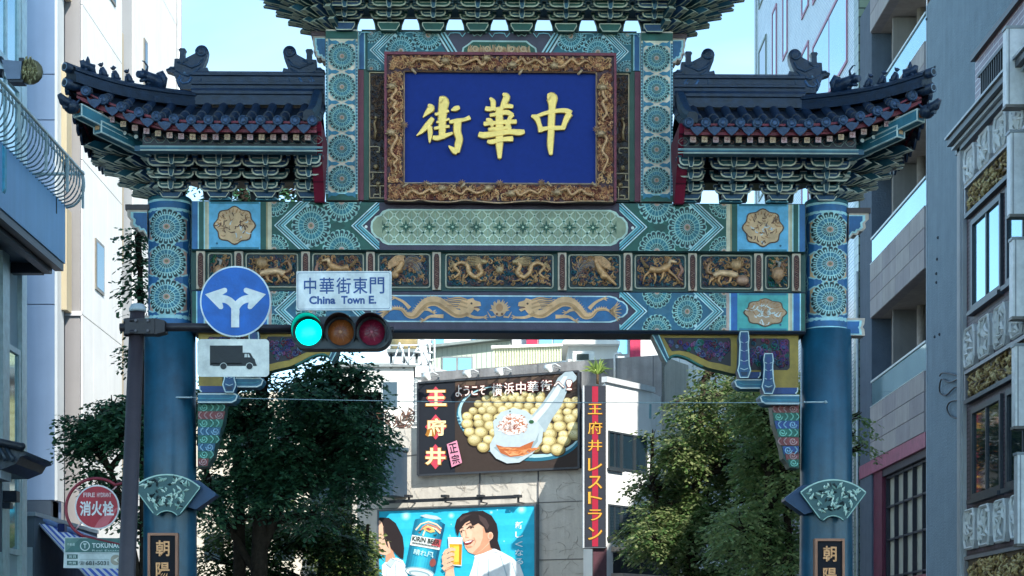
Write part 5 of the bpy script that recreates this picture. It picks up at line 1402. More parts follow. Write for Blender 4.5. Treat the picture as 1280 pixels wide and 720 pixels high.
def window(par, pl, k0, k1, z0, z1, fr='#6b7378', fw=.06, mull=1, glass='glass', proud=.04, inset=.12, sill=True, hz=0, name='window'):
    """frame, glass pane and mullions set into a wall"""
    k0, k1 = sorted((k0, k1)); m = MB()
    for a, b, c, d in ((k0, k0 + fw, z0, z1), (k1 - fw, k1, z0, z1), (k0 + fw, k1 - fw, z0, z0 + fw), (k0 + fw, k1 - fw, z1 - fw, z1)): pl.box(m, a, b, c, d, -inset, proud, fr)
    for i in range(1, mull + 1):
        c = k0 + (k1 - k0) * i / (mull + 1); pl.box(m, c - fw * .4, c + fw * .4, z0 + fw, z1 - fw, -inset, proud - .012, fr)
    for i in range(1, hz + 1):
        c = z0 + (z1 - z0) * i / (hz + 1); pl.box(m, k0 + fw, k1 - fw, c - fw * .3, c + fw * .3, -inset, proud - .02, fr)
    if sill: pl.box(m, k0 - .05, k1 + .05, z0 - .07, z0 - .002, -inset, proud + .06, fr)
    w_ = m.build(name, 'metal', par)
    m = MB(); pl.quad(m, k0 + fw, k1 - fw, z0 + fw, z1 - fw, .012, '#202a30'); m.build('pane', glass, w_)
    return w_

# ---- ground
def ground():
    m = MB(); m.face([(-900, -300, 0), (900, -300, 0), (900, 1500, 0), (-900, 1500, 0)], '#6b6a68'); o = m.build('ground', 'concrete'); tag(o, kind='structure')
    m = MB(); m.face([(-60, 2, .004), (60, 2, .004), (60, 17.5, .004), (-60, 17.5, .004)], '#4a4b4d'); m.face([(-3.6, 17.5, .004), (3.6, 17.5, .004), (3.6, 200, .004), (-3.6, 200, .004)], '#504e4d'); tag(m.build('road', 'asphalt'), kind='structure')
    for nm, x0, x1, y0, y1 in (('pavement', -60, -3.6, 17.7, 26), ('pavement', 3.6, 60, 17.7, 26), ('pavement', -8.0, -3.6, 26, 200), ('pavement', 3.6, 8.0, 26, 200), ('pavement', -60, 60, -6, 1.8)):
        m = MB(); m.box(x0, x1, y0, y1, .002, .13, '#8f8880'); tag(m.build(nm, 'concrete'), kind='structure')
        m = MB()
        if y0 == 17.7: m.box(x0, x1, 17.5, 17.698, .002, .14, '#a5a29a')
        elif y0 < 0: m.box(x0, x1, 1.802, 2.0, .002, .14, '#a5a29a')
        else: s = 1 if x0 > 0 else -1; m.box(min(s * 3.4, s * 3.598), max(s * 3.4, s * 3.598), y0, y1, .002, .14, '#a5a29a')
        tag(m.build('kerb', 'concrete'), kind='structure')
    m = MB()
    for x in range(-58, 60, 4): m.face([(x, 9.7, .008), (x + 2.2, 9.7, .008), (x + 2.2, 9.85, .008), (x, 9.85, .008)], '#d8d8d2')
    for k in range(9): m.face([(-4.4 + k, 14.2, .008), (-3.95 + k, 14.2, .008), (-3.95 + k, 17, .008), (-4.4 + k, 17, .008)], '#d8d8d2')
    tag(m.build('road_markings', 'matte'), kind='structure')
ground()

# ---- the skyscraper added far behind the camera, out of view, to shade the gate
def far_tower():
    dx, dy = .45, -.893; r = empty('shade_tower', (60, -125, 0))
    m = MB(); g = MB()
    def blk(w0, w1, s0, s1, H):
        o = Vector((dx * s0 - dy * w0 - 60, dy * s0 + dx * w0 + 125, 0)); a = Vector((-dy, dx, 0)) * (w1 - w0); b = Vector((dx, dy, 0)) * (s1 - s0)
        m.obox(o, a, b, (0, 0, H), '#aaa69e'); z = 4
        while z < H - 3:
            for p, q, n in ((o, a, -b), (o + b, a, b), (o, b, -a), (o + a, b, a)):
                n = n.normalized() * .03; e = q.normalized() * 1.2; g.face([tuple(p + e + n + Vector((0, 0, z))), tuple(p + q - e + n + Vector((0, 0, z))), tuple(p + q - e + n + Vector((0, 0, z + 1.8))), tuple(p + e + n + Vector((0, 0, z + 1.8)))], '#26323a')
            z += 3.8
    blk(-12, 9.8, 120, 140, 144); blk(9.85, 17.5, 120, 138, 125); blk(17.55, 23, 120, 136, 120.5)
    m.build('wall', 'concrete', r); g.build('window', 'glass', r)
    tag(r, 'joined pale grey towers added out of view behind the viewer to shade the gate', 'building')
far_tower()

# ---- right side of the street
RX = 9.5
PR = Plane((RX, 0), (0, 1))
def right_apartments():
    r = empty('balcony_building', (RX + 5, 44, 0)); tag(r, 'grey stucco apartment building with concrete balconies and glass rails, right of the gate', 'building')
    def P_(name, mt, fn): o = part(name, mt, None, fn); o.parent = r; o.location = -r.location; return o
    x1 = 20; H = 18.9
    def st(m):
        m.box(RX, x1, 36.1, 43.85, 0, 16.4, '#7d92a2'); m.box(RX + 2.2, x1, 43.85, 52.6, 0, H, '#77828c'); m.box(RX, RX + 2.19, 50.55, 52.25, 0, H, '#5f6c7c')
        m.box(RX - .012, RX - .002, 43.78, 43.85, 0, H, '#a9b7c4')
    P_('stucco_wall', 'stucco', st)
    fh = 3.77
    for k in range(-1, 5):
        zt = 8.73 + k * fh       # top of glass rail
        if zt < 7: continue
        pb = zt - .68; bot = 10.4 - fh + (k) * fh + 0.0 if k > 0 else 6.65
        def pan(m): PR.box(m, 43.86, 50.54, bot, pb, -.22, .02, '#99999e')
        w_ = P_('balcony_front', 'plaster', pan)
        n = max(1, round((pb - bot) / .5)); hh = (pb - bot) / n
        for i in range(n):
            for j in range(4):
                a = 43.9 + j * 1.66
                m = MB(); PR.box(m, a + .006, a + 1.645, bot + hh * i + .008, bot + hh * (i + 1) - .008, .021, .045, ('#a4a2a6', '#9c9aa0', '#a8a6a8')[(i + j) % 3]); o = m.build('concrete_panel', 'plaster', w_)
        P_('glass_rail', 'skyglass', lambda m: PR.box(m, 43.9, 50.5, pb + .02, zt - .03, -.02, .0, '#9fc0c4'))
        P_('hand_rail', 'metal', lambda m: (PR.box(m, 43.87, 50.53, zt - .03, zt + .02, -.05, .03, '#c9d2d4'), PR.box(m, 43.87, 50.53, pb + .0, pb + .02, -.05, .05, '#c9d2d4')))
        P_('balcony_floor', 'plaster', lambda m: m.box(RX + .22, RX + 2.19, 43.86, 50.54, bot, bot + .2, '#a7a3a0'))
        ceil = bot + fh
        P_('balcony_beam', 'plaster', lambda m: m.box(RX + 1.2, RX + 1.5, 43.86, 50.54, ceil - .5, ceil - .01, '#b0a69e'))
        PB = Plane((RX + 2.2, 0), (0, 1))
        w_ = window(r, PB, 44.6, 47.2, bot + .3, bot + 2.4, '#4a5056', .07, 1); w_.location = -r.location
        P_('partition', 'plaster', lambda m: (m.box(RX + .3, RX + 2.19, 49.2, 49.3, bot + .2, ceil - .02, '#8d8a88'),))
        P_('drain_pipe', 'metal', lambda m: (m.tube([(RX + .55, 50.2, bot + .2), (RX + .55, 50.2, ceil)], .09, '#a09a94', n=10), m.tube([(RX + .9, 48.6, bot + .2), (RX + .9, 48.6, ceil)], .12, '#a8a098', n=10)))
    # shop level
    def lint(m): PR.box(m, 43.86, 52.2, 6.3, 6.649, -.3, .03, '#a8607a')
    P_('lintel', 'paint', lint)
    P_('shop_wall', 'paint', lambda m: (m.box(RX + .3, RX + 2.1, 50.54, 50.56, .1, 6.3, '#6a2440'), PR.box(m, 49.4, 50.54, 0, 6.3, -.5, -.05, '#6a2440'), PR.box(m, 43.86, 49.4, 0, 3.4, -.5, .0, '#7a3048'), PR.box(m, 43.86, 49.4, 6.12, 6.3, -.5, -.06, '#3a3442')))
    PW = Plane((RX + .25, 0), (0, 1))
    def bars(m):
        for i in range(6): PW.box(m, 43.9 + i * 1.09, 43.97 + i * 1.09, 3.4, 6.12, 0, .1, '#2a2c3a')
        for z in (3.5, 4.45, 5.3, 6.05): PW.box(m, 43.9, 49.4, z, z + .05, .02, .09, '#2a2c3a')
    w_ = P_('shop_window', 'metal', bars)
    m = MB(); PW.quad(m, 43.9, 49.4, 3.4, 6.12, -.01, '#202a30'); m.build('pane', 'shopglass', w_)
    def post(m):
        m.tube([(RX - .06, 52.3, 0), (RX - .06, 52.3, 12)], .04, '#b9c4c8', n=6)
    P_('rain_pipe', 'metal', post)
    def cable(m):
        for pts in ([(1178, 470), (1182, 466), (1195, 468), (1203, 472), (1190, 478), (1180, 474), (1178, 490), (1186, 494), (1197, 484), (1203, 486)], [(1203, 500), (1192, 502), (1187, 510), (1192, 520), (1204, 524)]):
            m.tube([PR.pt(a, b, .06) for a, b in smooth(pts, 3)], .02, '#22262e', n=5)
        for z in (5.2, 10.0): m.tube([PR.pt(1204.5, 815 - 80 * 5, .04), PR.pt(1204.5, 400, .04)], .02, '#22262e', n=5)
    P_('cable', 'metal', cable)
    for a, b in ((1173, 297), (1172, 324), (1171, 342), (1169, 421), (1175, 418), (1171, 353), (1159, 24), (1169, 84)): P_('wall_anchor', 'metal', lambda m: m.ball(PR.pt(a, b, .01), .035, '#3c4652', n=6, k=4))
right_apartments()
def white_office():
    r = empty('white_tiled_building', (RX + 6, 63, 0)); tag(r, 'tall pale white tiled building with red framed narrow windows behind the right roof', 'building')
    def P_(name, mt, fn): o = part(name, mt, None, fn); o.parent = r; o.location = -r.location; return o
    P_('tiled_wall', 'whitetile', lambda m: m.box(RX, 24, 53.02, 74.6, 0, 34, '#ffffff'))
    P_('green_tile_edge', 'greentile', lambda m: m.box(RX - .03, RX + 1, 52.3, 53.0, 0, 34, '#ffffff'))
    P_('corner_trim', 'metal', lambda m: m.box(RX - .05, RX, 74.3, 74.62, 0, 34, '#b8c6cc'))
    for fl in range(0, 6):
        z = 10.9 + fl * 3.7 - 3.7
        for k0, k1, z0, z1 in ((54.2, 60.4, 0, 2.4), (61.3, 62.7, .3, 2.9), (66.0, 67.1, .3, 2.9), (68.7, 69.8, .3, 2.9), (71.5, 73.6, .6, 2.7)):
            w_ = window(r, PR, k0, k1, z + z0, z + z1, '#a8607a' if k0 > 54.3 and k0 < 71 else ('#a8607a' if k0 < 55 else '#5f6f58'), .1, 1 if k0 < 55 else 0, 'skyglass' if k0 < 71 else 'glass', .03, .1, False); w_.location = -r.location
    for zz in (13.4, 14.2): pass
white_office()
def brick_house():
    X = 7.6; PL = Plane((X, 0), (0, 1)); r = empty('ornate_brick_house', (X + 2, 29.5, 0)); tag(r, 'dark purple brick house with white carved tiles and gilded friezes at the right edge', 'building')
    def P_(name, mt, fn): o = part(name, mt, None, fn); o.parent = r; o.location = -r.location; return o
    def Z(py, px=1240): return PL.z(px, py)
    P_('brick_wall', 'purplebrick', lambda m: m.box(X, X + 5, 26.4, 31.98, 0, 10.0, '#ffffff'))
    P_('parapet_wall', 'redbrick', lambda m: m.box(X + .12, X + 5, 26.4, 31.9, 10.3, 11.45, '#ffffff'))
    P_('parapet_cap', 'metal', lambda m: m.box(X + .05, X + .3, 26.4, 31.95, 11.45, 11.55, '#3a4048'))
    P_('pilaster', 'plaster', lambda m: (m.box(X - .06, X + .6, 32.0, 32.32, 0, 10.25, '#cfd2d4'), m.box(X - .1, X - .062, 32.05, 32.26, 0, 10.2, '#c9ccd0')))
    def corn(m):
        for i, (z, h, o) in enumerate(((10.0, .08, .1), (10.09, .05, .16), (10.15, .1, .24), (10.26, .04, .28))): m.box(X - o, X + .3, 26.4, 32.4, z, z + h, ('#6f7880', '#b9c0c6', '#3c444c', '#aab2b8')[i])
    P_('cornice', 'metal', corn)
    for zc, hgt, nm in ((9.62, .58, 0), (6.62, .66, 1), (3.62, .66, 2)):
        y = 31.45
        while y > 26.6:
            m = MB(); w_ = .36; q = [(-w_, -.6), (-w_ * .75, -1), (w_ * .75, -1), (w_, -.6), (w_, .6), (w_ * .75, 1), (-w_ * .75, 1), (-w_, .6)]; hh = hgt / 2
            A = [(X - .07, y + a, zc + b * hh) for a, b in q]; B = [(X, y + a, zc + b * hh) for a, b in q]
            m.face(A[::-1], '#d5d8da')
            for i in range(8): j = (i + 1) % 8; m.face([A[i], A[j], B[j], B[i]], '#e2e4e6')
            o = m.build('carved_tile', 'plaster', r); o.location = -r.location
            m = MB(); rr_ = random.Random(int(y * 10) + nm)
            for i in range(8): j = (i + 1) % 8; m.tube([(X - .085, y + q[i][0] * .94, zc + q[i][1] * hh * .94), (X - .085, y + q[j][0] * .94, zc + q[j][1] * hh * .94)], .026, '#f2f2f2', n=4)
            for i in range(16):
                a, b = y + w_ * .75 * (2 * rr_.random() - 1), zc + hh * .75 * (2 * rr_.random() - 1); t = rr_.random() * 6.3; l = .09
                m.tube([(X - .085, a - l * math.cos(t), b - l * math.sin(t)), (X - .1, a + .03, b), (X - .085, a + l * math.cos(t), b + l * math.sin(t))], [.018, .034, .016], '#f4f4f2', n=4)
            m.build('openwork', 'panel', o)
            y -= .98
    for z0, z1 in ((8.86, 9.28), (5.78, 6.2), (2.7, 3.12)):
        P_('frieze_frame', 'metal', lambda m: (PL.box(m, 26.4, 31.8, z0 - .07, z0 - .002, 0, .09, '#3a4652'), PL.box(m, 26.4, 31.8, z1 + .002, z1 + .06, 0, .09, '#8f8f96'), PL.box(m, 31.75, 31.82, z0, z1, 0, .08, '#8f8f96')))
        fz = P_('gilded_frieze', 'carved', lambda m: PL.box(m, 26.4, 31.74, z0, z1, 0, .03, '#5c4a30'))
        m = MB(); rr_ = random.Random(int(z0 * 10))
        for i in range(260):
            a, b = 26.45 + 5.2 * rr_.random(), z0 + .04 + (z1 - z0 - .08) * rr_.random(); t = rr_.random() * 6.3; l = .05 + .04 * rr_.random()
            m.tube([(X - .035, a - l * math.cos(t), b - l * math.sin(t)), (X - .06, a, b), (X - .035, a + l * math.cos(t), b + l * math.sin(t))], [.012, .03, .01], ('#d6b67c', '#b09058', '#e6cc94', '#8a6c48')[i % 4], n=4)
        m.build('figures', 'carved', fz)
    for z0, z1 in ((7.2, 8.7), (4.1, 5.6), (1.0, 2.5)):
        for a in (31.5, 29.3):
            w_ = window(r, PL, a - 1.9, a, z0, z1, '#3f4650', .09, 1, 'skyglass' if z0 > 5 else 'glass', .05, .1); w_.location = -r.location
        P_('window_recess', 'paint', lambda m: PL.box(m, 31.5, 31.62, z0, z1, 0, .04, '#2e2430'))
    P_('roof_railing', 'metal', lambda m: ([PL.box(m, 29.2 + i * .14, 29.23 + i * .14, 10.42, 11.05, -.1, -.07, '#2c3238') for i in range(16)], PL.box(m, 29.1, 31.5, 11.05, 11.1, -.11, -.06, '#2c3238'), PL.box(m, 29.1, 31.5, 10.38, 10.43, -.11, -.06, '#2c3238')))
    P_('red_shutter', 'paint', lambda m: m.box(X + .9, X + 4, 33.5, 34.2, 13.4, 17, '#7a3038'))
brick_house()
def sign_boxes():
    data = [(1258, 33, 133, 28.0), (1263, 163, 270, 27.9), (1266, 297, 398, 27.8), (1269, 430, 535, 27.7), (1272, 566, 682, 27.6)]
    lab = ['topmost', 'second from the top', 'middle', 'fourth from the top', 'lowest']
    for (px, y0, y1, Y), l in zip(data, lab):
        a = pw(px, y1, Y); b = pw(px, y0, Y); r = empty('projecting_sign', (a.x, Y, a.z)); h = b.z - a.z
        m = MB(); m.box(0, .7, 0, .2, 0, h, '#dfe1e3'); m.build('box', 'metal', r)
        m = MB(); m.box(-.015, .72, -.012, .212, h - .03, h + .012, '#8d949a'); m.box(-.015, .72, -.012, .212, -.012, .03, '#6f6a66'); m.box(.03, .05, -.006, 0, .03, h - .03, '#989ca2'); m.build('edge_frame', 'metal', r)
        m = MB(); m.box(.35, .62, .06, .14, -.22, -.012, '#2b3036'); m.build('bracket', 'metal', r)
        tag(r, f'white metal box sign at the right edge, {l} of five', 'sign', 'white box signs stacked along the right edge')
sign_boxes()

# ---- left side of the street
def panel_building():
    X = -9.42; PL = Plane((X, 0), (0, 1)); r = empty('panel_building', (X - 5, 48, 0)); tag(r, 'tall white panelled building sunlit on its street side, left of the gate', 'building')
    def P_(name, mt, fn): o = part(name, mt, None, fn); o.parent = r; o.location = -r.location; return o
    H = 30
    P_('core_wall', 'panel', lambda m: (m.box(X - 10, X - .03, 41.95, 46.25, 0, H, '#8d9298'), m.box(X - 10, X - .5, 46.25, 47.55, 0, H, '#8b8a86'), m.box(X - 10, X - .03, 47.55, 53.85, 0, H, '#8d9298')))
    zs = [0, 2.2, 5.6, 9.0, 12.4, 15.8, 19.2, 22.6, 26, H]
    ks = [41.95, 43.1, 44.6, 46.22]; kt = [47.58, 49.6, 51.7, 53.85]
    for z0, z1 in zip(zs, zs[1:]):
        for kk in (ks, kt):
            for a, b in zip(kk, kk[1:]):
                m = MB(); PL.box(m, a + .005, b - .005, z0 + .012, z1 - .012, -.028, 0, '#e6e6e4'); o = m.build('wall_panel', 'panel', r); o.location = -r.location
    P_('drain_pipe', 'metal', lambda m: m.tube([(X + .07, 53.75, 0), (X + .07, 53.75, H)], .08, '#a9adb2', n=8))
    for k0, k1, z0, z1 in ((43.2, 44.1, 9.8, 10.95), (43.2, 44.1, 5.95, 6.9), (44.7, 45.4, 16.9, 18.3), (48.9, 49.35, 14.9, 17.3), (43.2, 44.1, 13.4, 14.5), (51.0, 51.4, 10, 12)):
        m = MB(); PL.box(m, k0, k1, z0, z1, .002, .03, '#7c7568'); m2 = m.build('window', 'metal', r); m2.location = -r.location
        m = MB(); PL.quad(m, k0 + .1, k1 - .06, z0 + .07, z1 - .07, .034, '#333333'); m.build('pane', 'glass', m2)
    for z0, z1 in ((4, 6.6), (7.6, 9.8), (11.2, 13.4), (14.9, 16.9), (18.2, 20.5)):
        P_('slot_panel', 'panel', lambda m: m.box(X - .48, X - .2, 46.3, 47.4, z0, z1, '#b8aa92'))
    P_('corner_wall', 'panel', lambda m: m.box(-9.78, X - .031, 41.86, 41.94, 0, H, '#8f8c8c'))
    P_('ledge', 'panel', lambda m: m.box(-9.78, X + .02, 41.8, 41.855, 8.95, 9.05, '#c8c8cc'))
    # the blue grey slab in front
    sl = P_('slab_core', 'panel', lambda m: (m.box(-10.9, -9.86, 41.1, 41.855, 0, H, '#7f93b4'), m.box(-11.6, -10.91, 41.55, 41.94, 0, H, '#8a8f94')))
    zz = [4.85, 9.05, 13.0, 13.98, 18, 22, 26, H]
    for z0, z1 in zip(zz, zz[1:]):
        x0 = -10.62 if z0 >= 9 else -10.45
        m = MB(); m.box(x0, -9.80, 41.0, 41.09, z0 + .01, z1 - .01, '#8399b6'); o = m.build('facing_panel', 'panel', r); o.location = -r.location
    P_('slab_edge', 'panel', lambda m: (m.box(-9.798, -9.74, 41.0, 41.6, 4.85, H, '#dfe0de')))
    for z0, z1 in ((9.0, 11.2), (12.2, 14.3), (15.8, 18)):
        P_('side_fin', 'panel', lambda m: m.box(-9.738, -9.62, 41.35, 41.8, z0, z1, '#c6b697'))
    P_('lower_wall', 'panel', lambda m: m.box(-11.5, -9.86, 40.9, 41.6, 0, 4.84, '#4a5664'))  # dark base colour holds the shadow below the slab
panel_building()
def terrace_building():
    r = empty('glass_terrace_building', (-9.5, 29, 0)); tag(r, 'glass fronted building with a blue terrace and curved railing at the left edge', 'building')
    def P_(name, mt, fn): o = part(name, mt, None, fn); o.parent = r; o.location = -r.location; return o
    X = -8.2; PL = Plane((X, 0), (0, 1))
    P_('wall', 'panel', lambda m: m.box(-16, X - .02, 24, 32.0, 0, 16, '#a9bfc8'))
    for z0, z1 in ((3.2, 6.6), (9.2, 10.95), (11.1, 12.9), (13.1, 15)):
        for a, b in ((24.5, 27.4), (27.55, 30.0), (30.1, 31.75)):
            w_ = window(r, PL, a, b, z0, z1, '#c3d9de', .09, 1, 'skyglass', .05, .02, False); w_.location = -r.location
    P_('corner_frame', 'metal', lambda m: (m.box(X - .1, X + .06, 31.8, 32.12, 0, 16, '#c9dde2')))
    # terrace
    FX = -7.4
    P_('terrace_fascia', 'panel', lambda m: (m.box(FX - .08, FX, 24, 31.7, 8.03, 9.0, '#9ccbf2'), m.box(X, FX - .081, 31.62, 31.7, 8.03, 9.0, '#9ccbf2')))
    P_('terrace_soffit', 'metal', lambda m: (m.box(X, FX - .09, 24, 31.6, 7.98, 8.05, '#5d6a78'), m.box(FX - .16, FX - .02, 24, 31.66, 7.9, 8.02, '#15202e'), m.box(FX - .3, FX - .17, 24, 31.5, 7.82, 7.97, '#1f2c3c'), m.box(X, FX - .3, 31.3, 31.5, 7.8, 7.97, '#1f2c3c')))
    P_('terrace_floor', 'concrete', lambda m: m.box(X, FX - .081, 24, 31.61, 8.7, 8.9, '#8f979c'))
    y = 24.2; rl = P_('top_rail', 'metal', lambda m: (m.tube([(-7.11, 24, 9.53), (-7.11, 31.74, 9.53)], .028, '#b8c6c4', n=6), m.tube([(-7.16, 24, 9.46), (-7.16, 31.7, 9.46)], .018, '#b8c6c4', n=5), m.tube([(-7.11, 31.74, 9.53), (-8.1, 31.74, 9.53)], .028, '#b8c6c4', n=6)))
    prof = [(-7.40, 8.97), (-7.27, 9.0), (-7.17, 9.1), (-7.11, 9.24), (-7.10, 9.4), (-7.12, 9.5)]
    me = MB(); me.tube([(a, 0, b) for a, b in smooth(prof, 2)], .013, '#80959a', n=4, up=(0, 0, 1)); bm = me.mesh('baluster', 'metal')
    while y < 31.72:
        put('baluster', bm, rl, (0, y, 0)); y += .19
    me = MB(); me.box(-7.2, -7.1, 0, .02, 8.9, 9.56, '#9db0b2')
    for y in (26, 27.6, 29.2, 30.6, 31.7):
        m = MB(); m.box(-7.13, -7.09, y - .015, y + .015, 8.95, 9.56, '#aebfc0'); m.build('rail_post', 'metal', rl)
    P_('end_frame', 'metal', lambda m: m.tube([(a, 31.74, b) for a, b in smooth(prof, 2)] , .022, '#aebfc0', n=5, up=(0, 0, 1)))
    m = MB(); PF = Plane((FX, 0), (0, 1))
    PF.box(m, 31.05, 31.1, 8.72, 9.0, 0, .006, '#1d3a4a'); o = m.build('wall_crack', 'matte', r); o.location = -r.location
    P_('lower_post', 'metal', lambda m: (m.box(-8.1, -7.98, 30.0, 30.4, 0, 7.9, '#bcd4da'), m.box(-8.18, -8.1, 28, 30.0, 3.8, 7.0, '#1e4a7a')))
terrace_building()
def left_bits():
    # oval company sign
    r = empty('oval_sign', pw(-2, 245, 27.9)); m = MB(); u = 27.9 / FPX
    q = rr(-10 * u, 0, 10.5 * u, 64 * u, 9 * u, 5); m.prism(q, -.12, .0, '#58c8e6'); m.build('panel', 'paint', r)
    m = MB(); m.prism(rr(-6 * u, 18 * u, 5 * u, 46 * u, 5 * u, 5), -.135, -.121, '#1d3f78'); m.prism(rr(-3 * u, 22 * u, 1 * u, 42 * u, 1.9 * u, 4), -.14, -.136, '#58c8e6'); m.build('letter', 'paint', r)
    m = MB(); m.box(-.9, -10 * u, -.08, -.04, .3, .36, '#8fa0a8'); m.build('arm', 'metal', r)
    tag(r, 'light blue oval sign with a dark blue ring on the terrace, at the left edge', 'sign')
    # hanging ornament
    Y = 25; c = pw(30, 90, Y); r = empty('wall_lantern', c); u = Y / FPX
    m = MB(); m.prism([(-25 * u, 12 * u), (0, 10 * u), (-2 * u, -12 * u), (-19 * u, -12 * u)], -.12, .12, '#5d6c82'); m.build('housing', 'metal', r)
    m = MB(); m.tube([(-26 * u, 0, -2 * u), (-60 * u, 0, 2 * u)], .06, '#1d2733', n=8); m.tube([(-22 * u, 0, 8 * u), (-30 * u, 0, 18 * u)], .03, '#1d2733', n=6); m.box(-16 * u, 1 * u, -.1, .1, -15 * u, -12.1 * u, '#1d2733'); m.box(-4 * u, 2 * u, -.1, .1, 10.5 * u, 15 * u, '#1d2733'); m.build('arm', 'metal', r)
    m = MB(); rr_ = random.Random(2); m.lathe([(0, -.03), (.16, -.03), (.17, .02), (0, .02)], (8 * u, -.02, 0), '#6a6448', n=14, axis='y')
    for i in range(70):
        a = rr_.random() * 6.28; q = math.sqrt(rr_.random()) * .17; x, z = 8 * u + q * math.cos(a) * .62, q * math.sin(a); t = 1.1 + rr_.random() * .9
        m.tube([(x - .03 * math.cos(t), -.06, z - .03 * math.sin(t)), (x, -.09, z + .006), (x + .03 * math.cos(t), -.06, z + .03 * math.sin(t))], [.006, .012, .005], ('#c9c49c', '#a8a27c', '#8c8660')[i % 3], n=4)
    m.build('gilded_rosette', 'carved', r)
    tag(r, 'dark wall lantern with a pale gilded rosette beside the glass facade, upper left', 'lantern')
    # tiled canopy
    Y = 27; c = pw(0, 600, Y); r = empty('tiled_canopy', c); u = Y / FPX
    m = MB(); m.prism([(-1.2, .76), (-.1, .60), (.2, .45), (.42, .38), (.44, .32), (.36, .30), (.3, .2), (.1, .12), (-1.2, .1)], -.3, 1.2, '#2b3644'); m.build('roof_slab', 'tile', r)
    for i in range(9):
        m = MB(); x = -.55 + i * .105; m.tube([(x - .12, -.33, .56 - i * .018), (x, -.40, .33 - i * .012)], .03, '#33414f', n=8); m.build('tile_row', 'tile', r)
    m = MB(); m.tube([(-1.2, -.33, .72), (-.2, -.34, .56), (.42, -.34, .42)], [.05, .05, .06], '#1c2530', n=8); m.ball((.40, -.34, .44), .05, '#1c2530'); m.build('edge_ridge', 'tile', r)
    m = MB(); m.box(-1.2, .08, -.25, .3, 0, .12, '#9aa4ac'); m.box(-1.2, -.05, -.2, .3, -1.0, 0, '#56616c'); m.box(-1.2, -.12, -.18, .25, -6, -1.0, '#46505c'); m.build('pier', 'plaster', r)
    tag(r, 'grey tiled canopy corner on a plain pier at the left edge', 'canopy')
    Y = 30; r = empty('floodlight', pw(14, 626, Y)); m = MB(); m.box(-.11, .11, -.1, .1, -.02, .15, '#2b3642'); m.box(-.12, .0, -.08, .1, -.12, -.03, '#3a4652'); m.build('housing', 'metal', r); m = MB(); m.box(-1.2, -.1, -.02, .02, -.1, -.05, '#2b3642'); m.build('arm', 'metal', r)
    tag(r, 'dark square floodlight below the blue grey slab, lower left', 'lamp')
    # shop with the blue striped awning
    Y = 33; r = empty('awning_shop', (-9.5, 35, 0)); tag(r, 'low shop with a grey front and a blue striped awning, lower left', 'shop')
    def P_(name, mt, fn): o = part(name, mt, None, fn); o.parent = r; o.location = -r.location; return o
    def w(px, py, Y=Y): return tuple(pw(px, py, Y))
    a = pw(-60, 645, Y); b = pw(43, 645, Y)
    P_('front_wall', 'plaster', lambda m: m.box(a.x, b.x, Y, Y + 5, 0, a.z, '#5e6c7a'))
    P_('roof_edge', 'metal', lambda m: m.box(a.x, b.x + .03, Y - .05, Y + 5, a.z, a.z + .07, '#97a6b2'))
    P_('blue_wall', 'paint', lambda m: m.box(b.x + .002, pw(150, 0, Y).x, Y + 1.2, Y + 5, 0, 2.95, '#1d2a86'))
    # awning: ridge along the street side, sloping towards +x
    E = [(43, 648, 33.0), (150, 690, 33.0), (150, 722, 32.0), (92, 722, 32.0)]
    m = MB(); T = pw(44, 652, 33.2); B2 = pw(108, 722, 33.2); T2 = pw(152, 694, 37.5)
    n = 22
    top0, top1 = pw(44, 650, 33.4), pw(152, 690, 37.0); bot0, bot1 = pw(112, 724, 32.6), pw(230, 740, 36.4)
    for k in range(n):
        f0, f1 = k / n, (k + 1) / n
        p = [top0.lerp(top1, f0), bot0.lerp(bot1, f0), bot0.lerp(bot1, f1), top0.lerp(top1, f1)]
        m.face([tuple(x) for x in p], '#e8ecf2' if k % 2 else '#3f66c8'); m.face([tuple(x - Vector((0, 0, .02))) for x in p[::-1]], '#3f66c8')
    o = m.build('striped_awning', 'matte', r); o.location = -r.location
    for k in range(2):
        m = MB(); q0, q1 = (top0, bot0) if k == 0 else (top1, bot1); m.tube([q0, q1], .02, '#c3cede', n=5); o = m.build('awning_bar', 'metal', r); o.location = -r.location
    m = MB(); m.tube([top0 + Vector((0, 0, .05)), top1 + Vector((0, 0, .05))], .05, '#7f9cc8', n=6); o = m.build('awning_box', 'metal', r); o.location = -r.location
    m = MB(); q = pw(78, 660, 33.5); m.box(q.x - .06, q.x + .06, 33.4, 33.6, q.z - .07, q.z + .07, '#1e2f6e'); o = m.build('awning_motor', 'metal', r); o.location = -r.location
    # picture panel and lamp
    p = pw(0, 720, Y - .06); q = pw(40, 684, Y - .06)
    r2 = empty('picture_panel', (p.x, Y - .04, p.z - .5)); m = MB(); m.box(-.8, q.x - p.x, -.03, .03, 0, q.z - p.z + .5, '#9fb2bc'); m.build('board', 'matte', r2)
    P = Paint(lambda u, v, h: ((u - 0) * (Y - .07) / FPX, -.03 - h, .5 + (720 - v) * (Y - .07) / FPX))
    for cx, s in ((13, 1), (24, -1)):
        P.disc(cx, 699, 4.6, '#1f3a5c', 1, ry=4.2); P.disc(cx, 695.5, 5.2, '#16283e', 2, ry=3); P.disc(cx - s * 5, 698, 2.4, '#16283e', 2); P.disc(cx + s * 1.5, 700.5, 2.6, '#8fb0c0', 3)
        P.poly([(cx - 4, 704), (cx + 4, 704), (cx + 7, 716), (cx + 8, 730), (cx - 8, 730), (cx - 6, 714)], '#1f3f6a', 1); P.poly([(cx - 1, 706), (cx + s * 7, 712), (cx + s * 6, 716), (cx - 2, 711)], '#16304e', 2); P.line([(cx - 3, 705), (cx, 711), (cx + 4, 705)], 1, '#8fb0c0', 3)
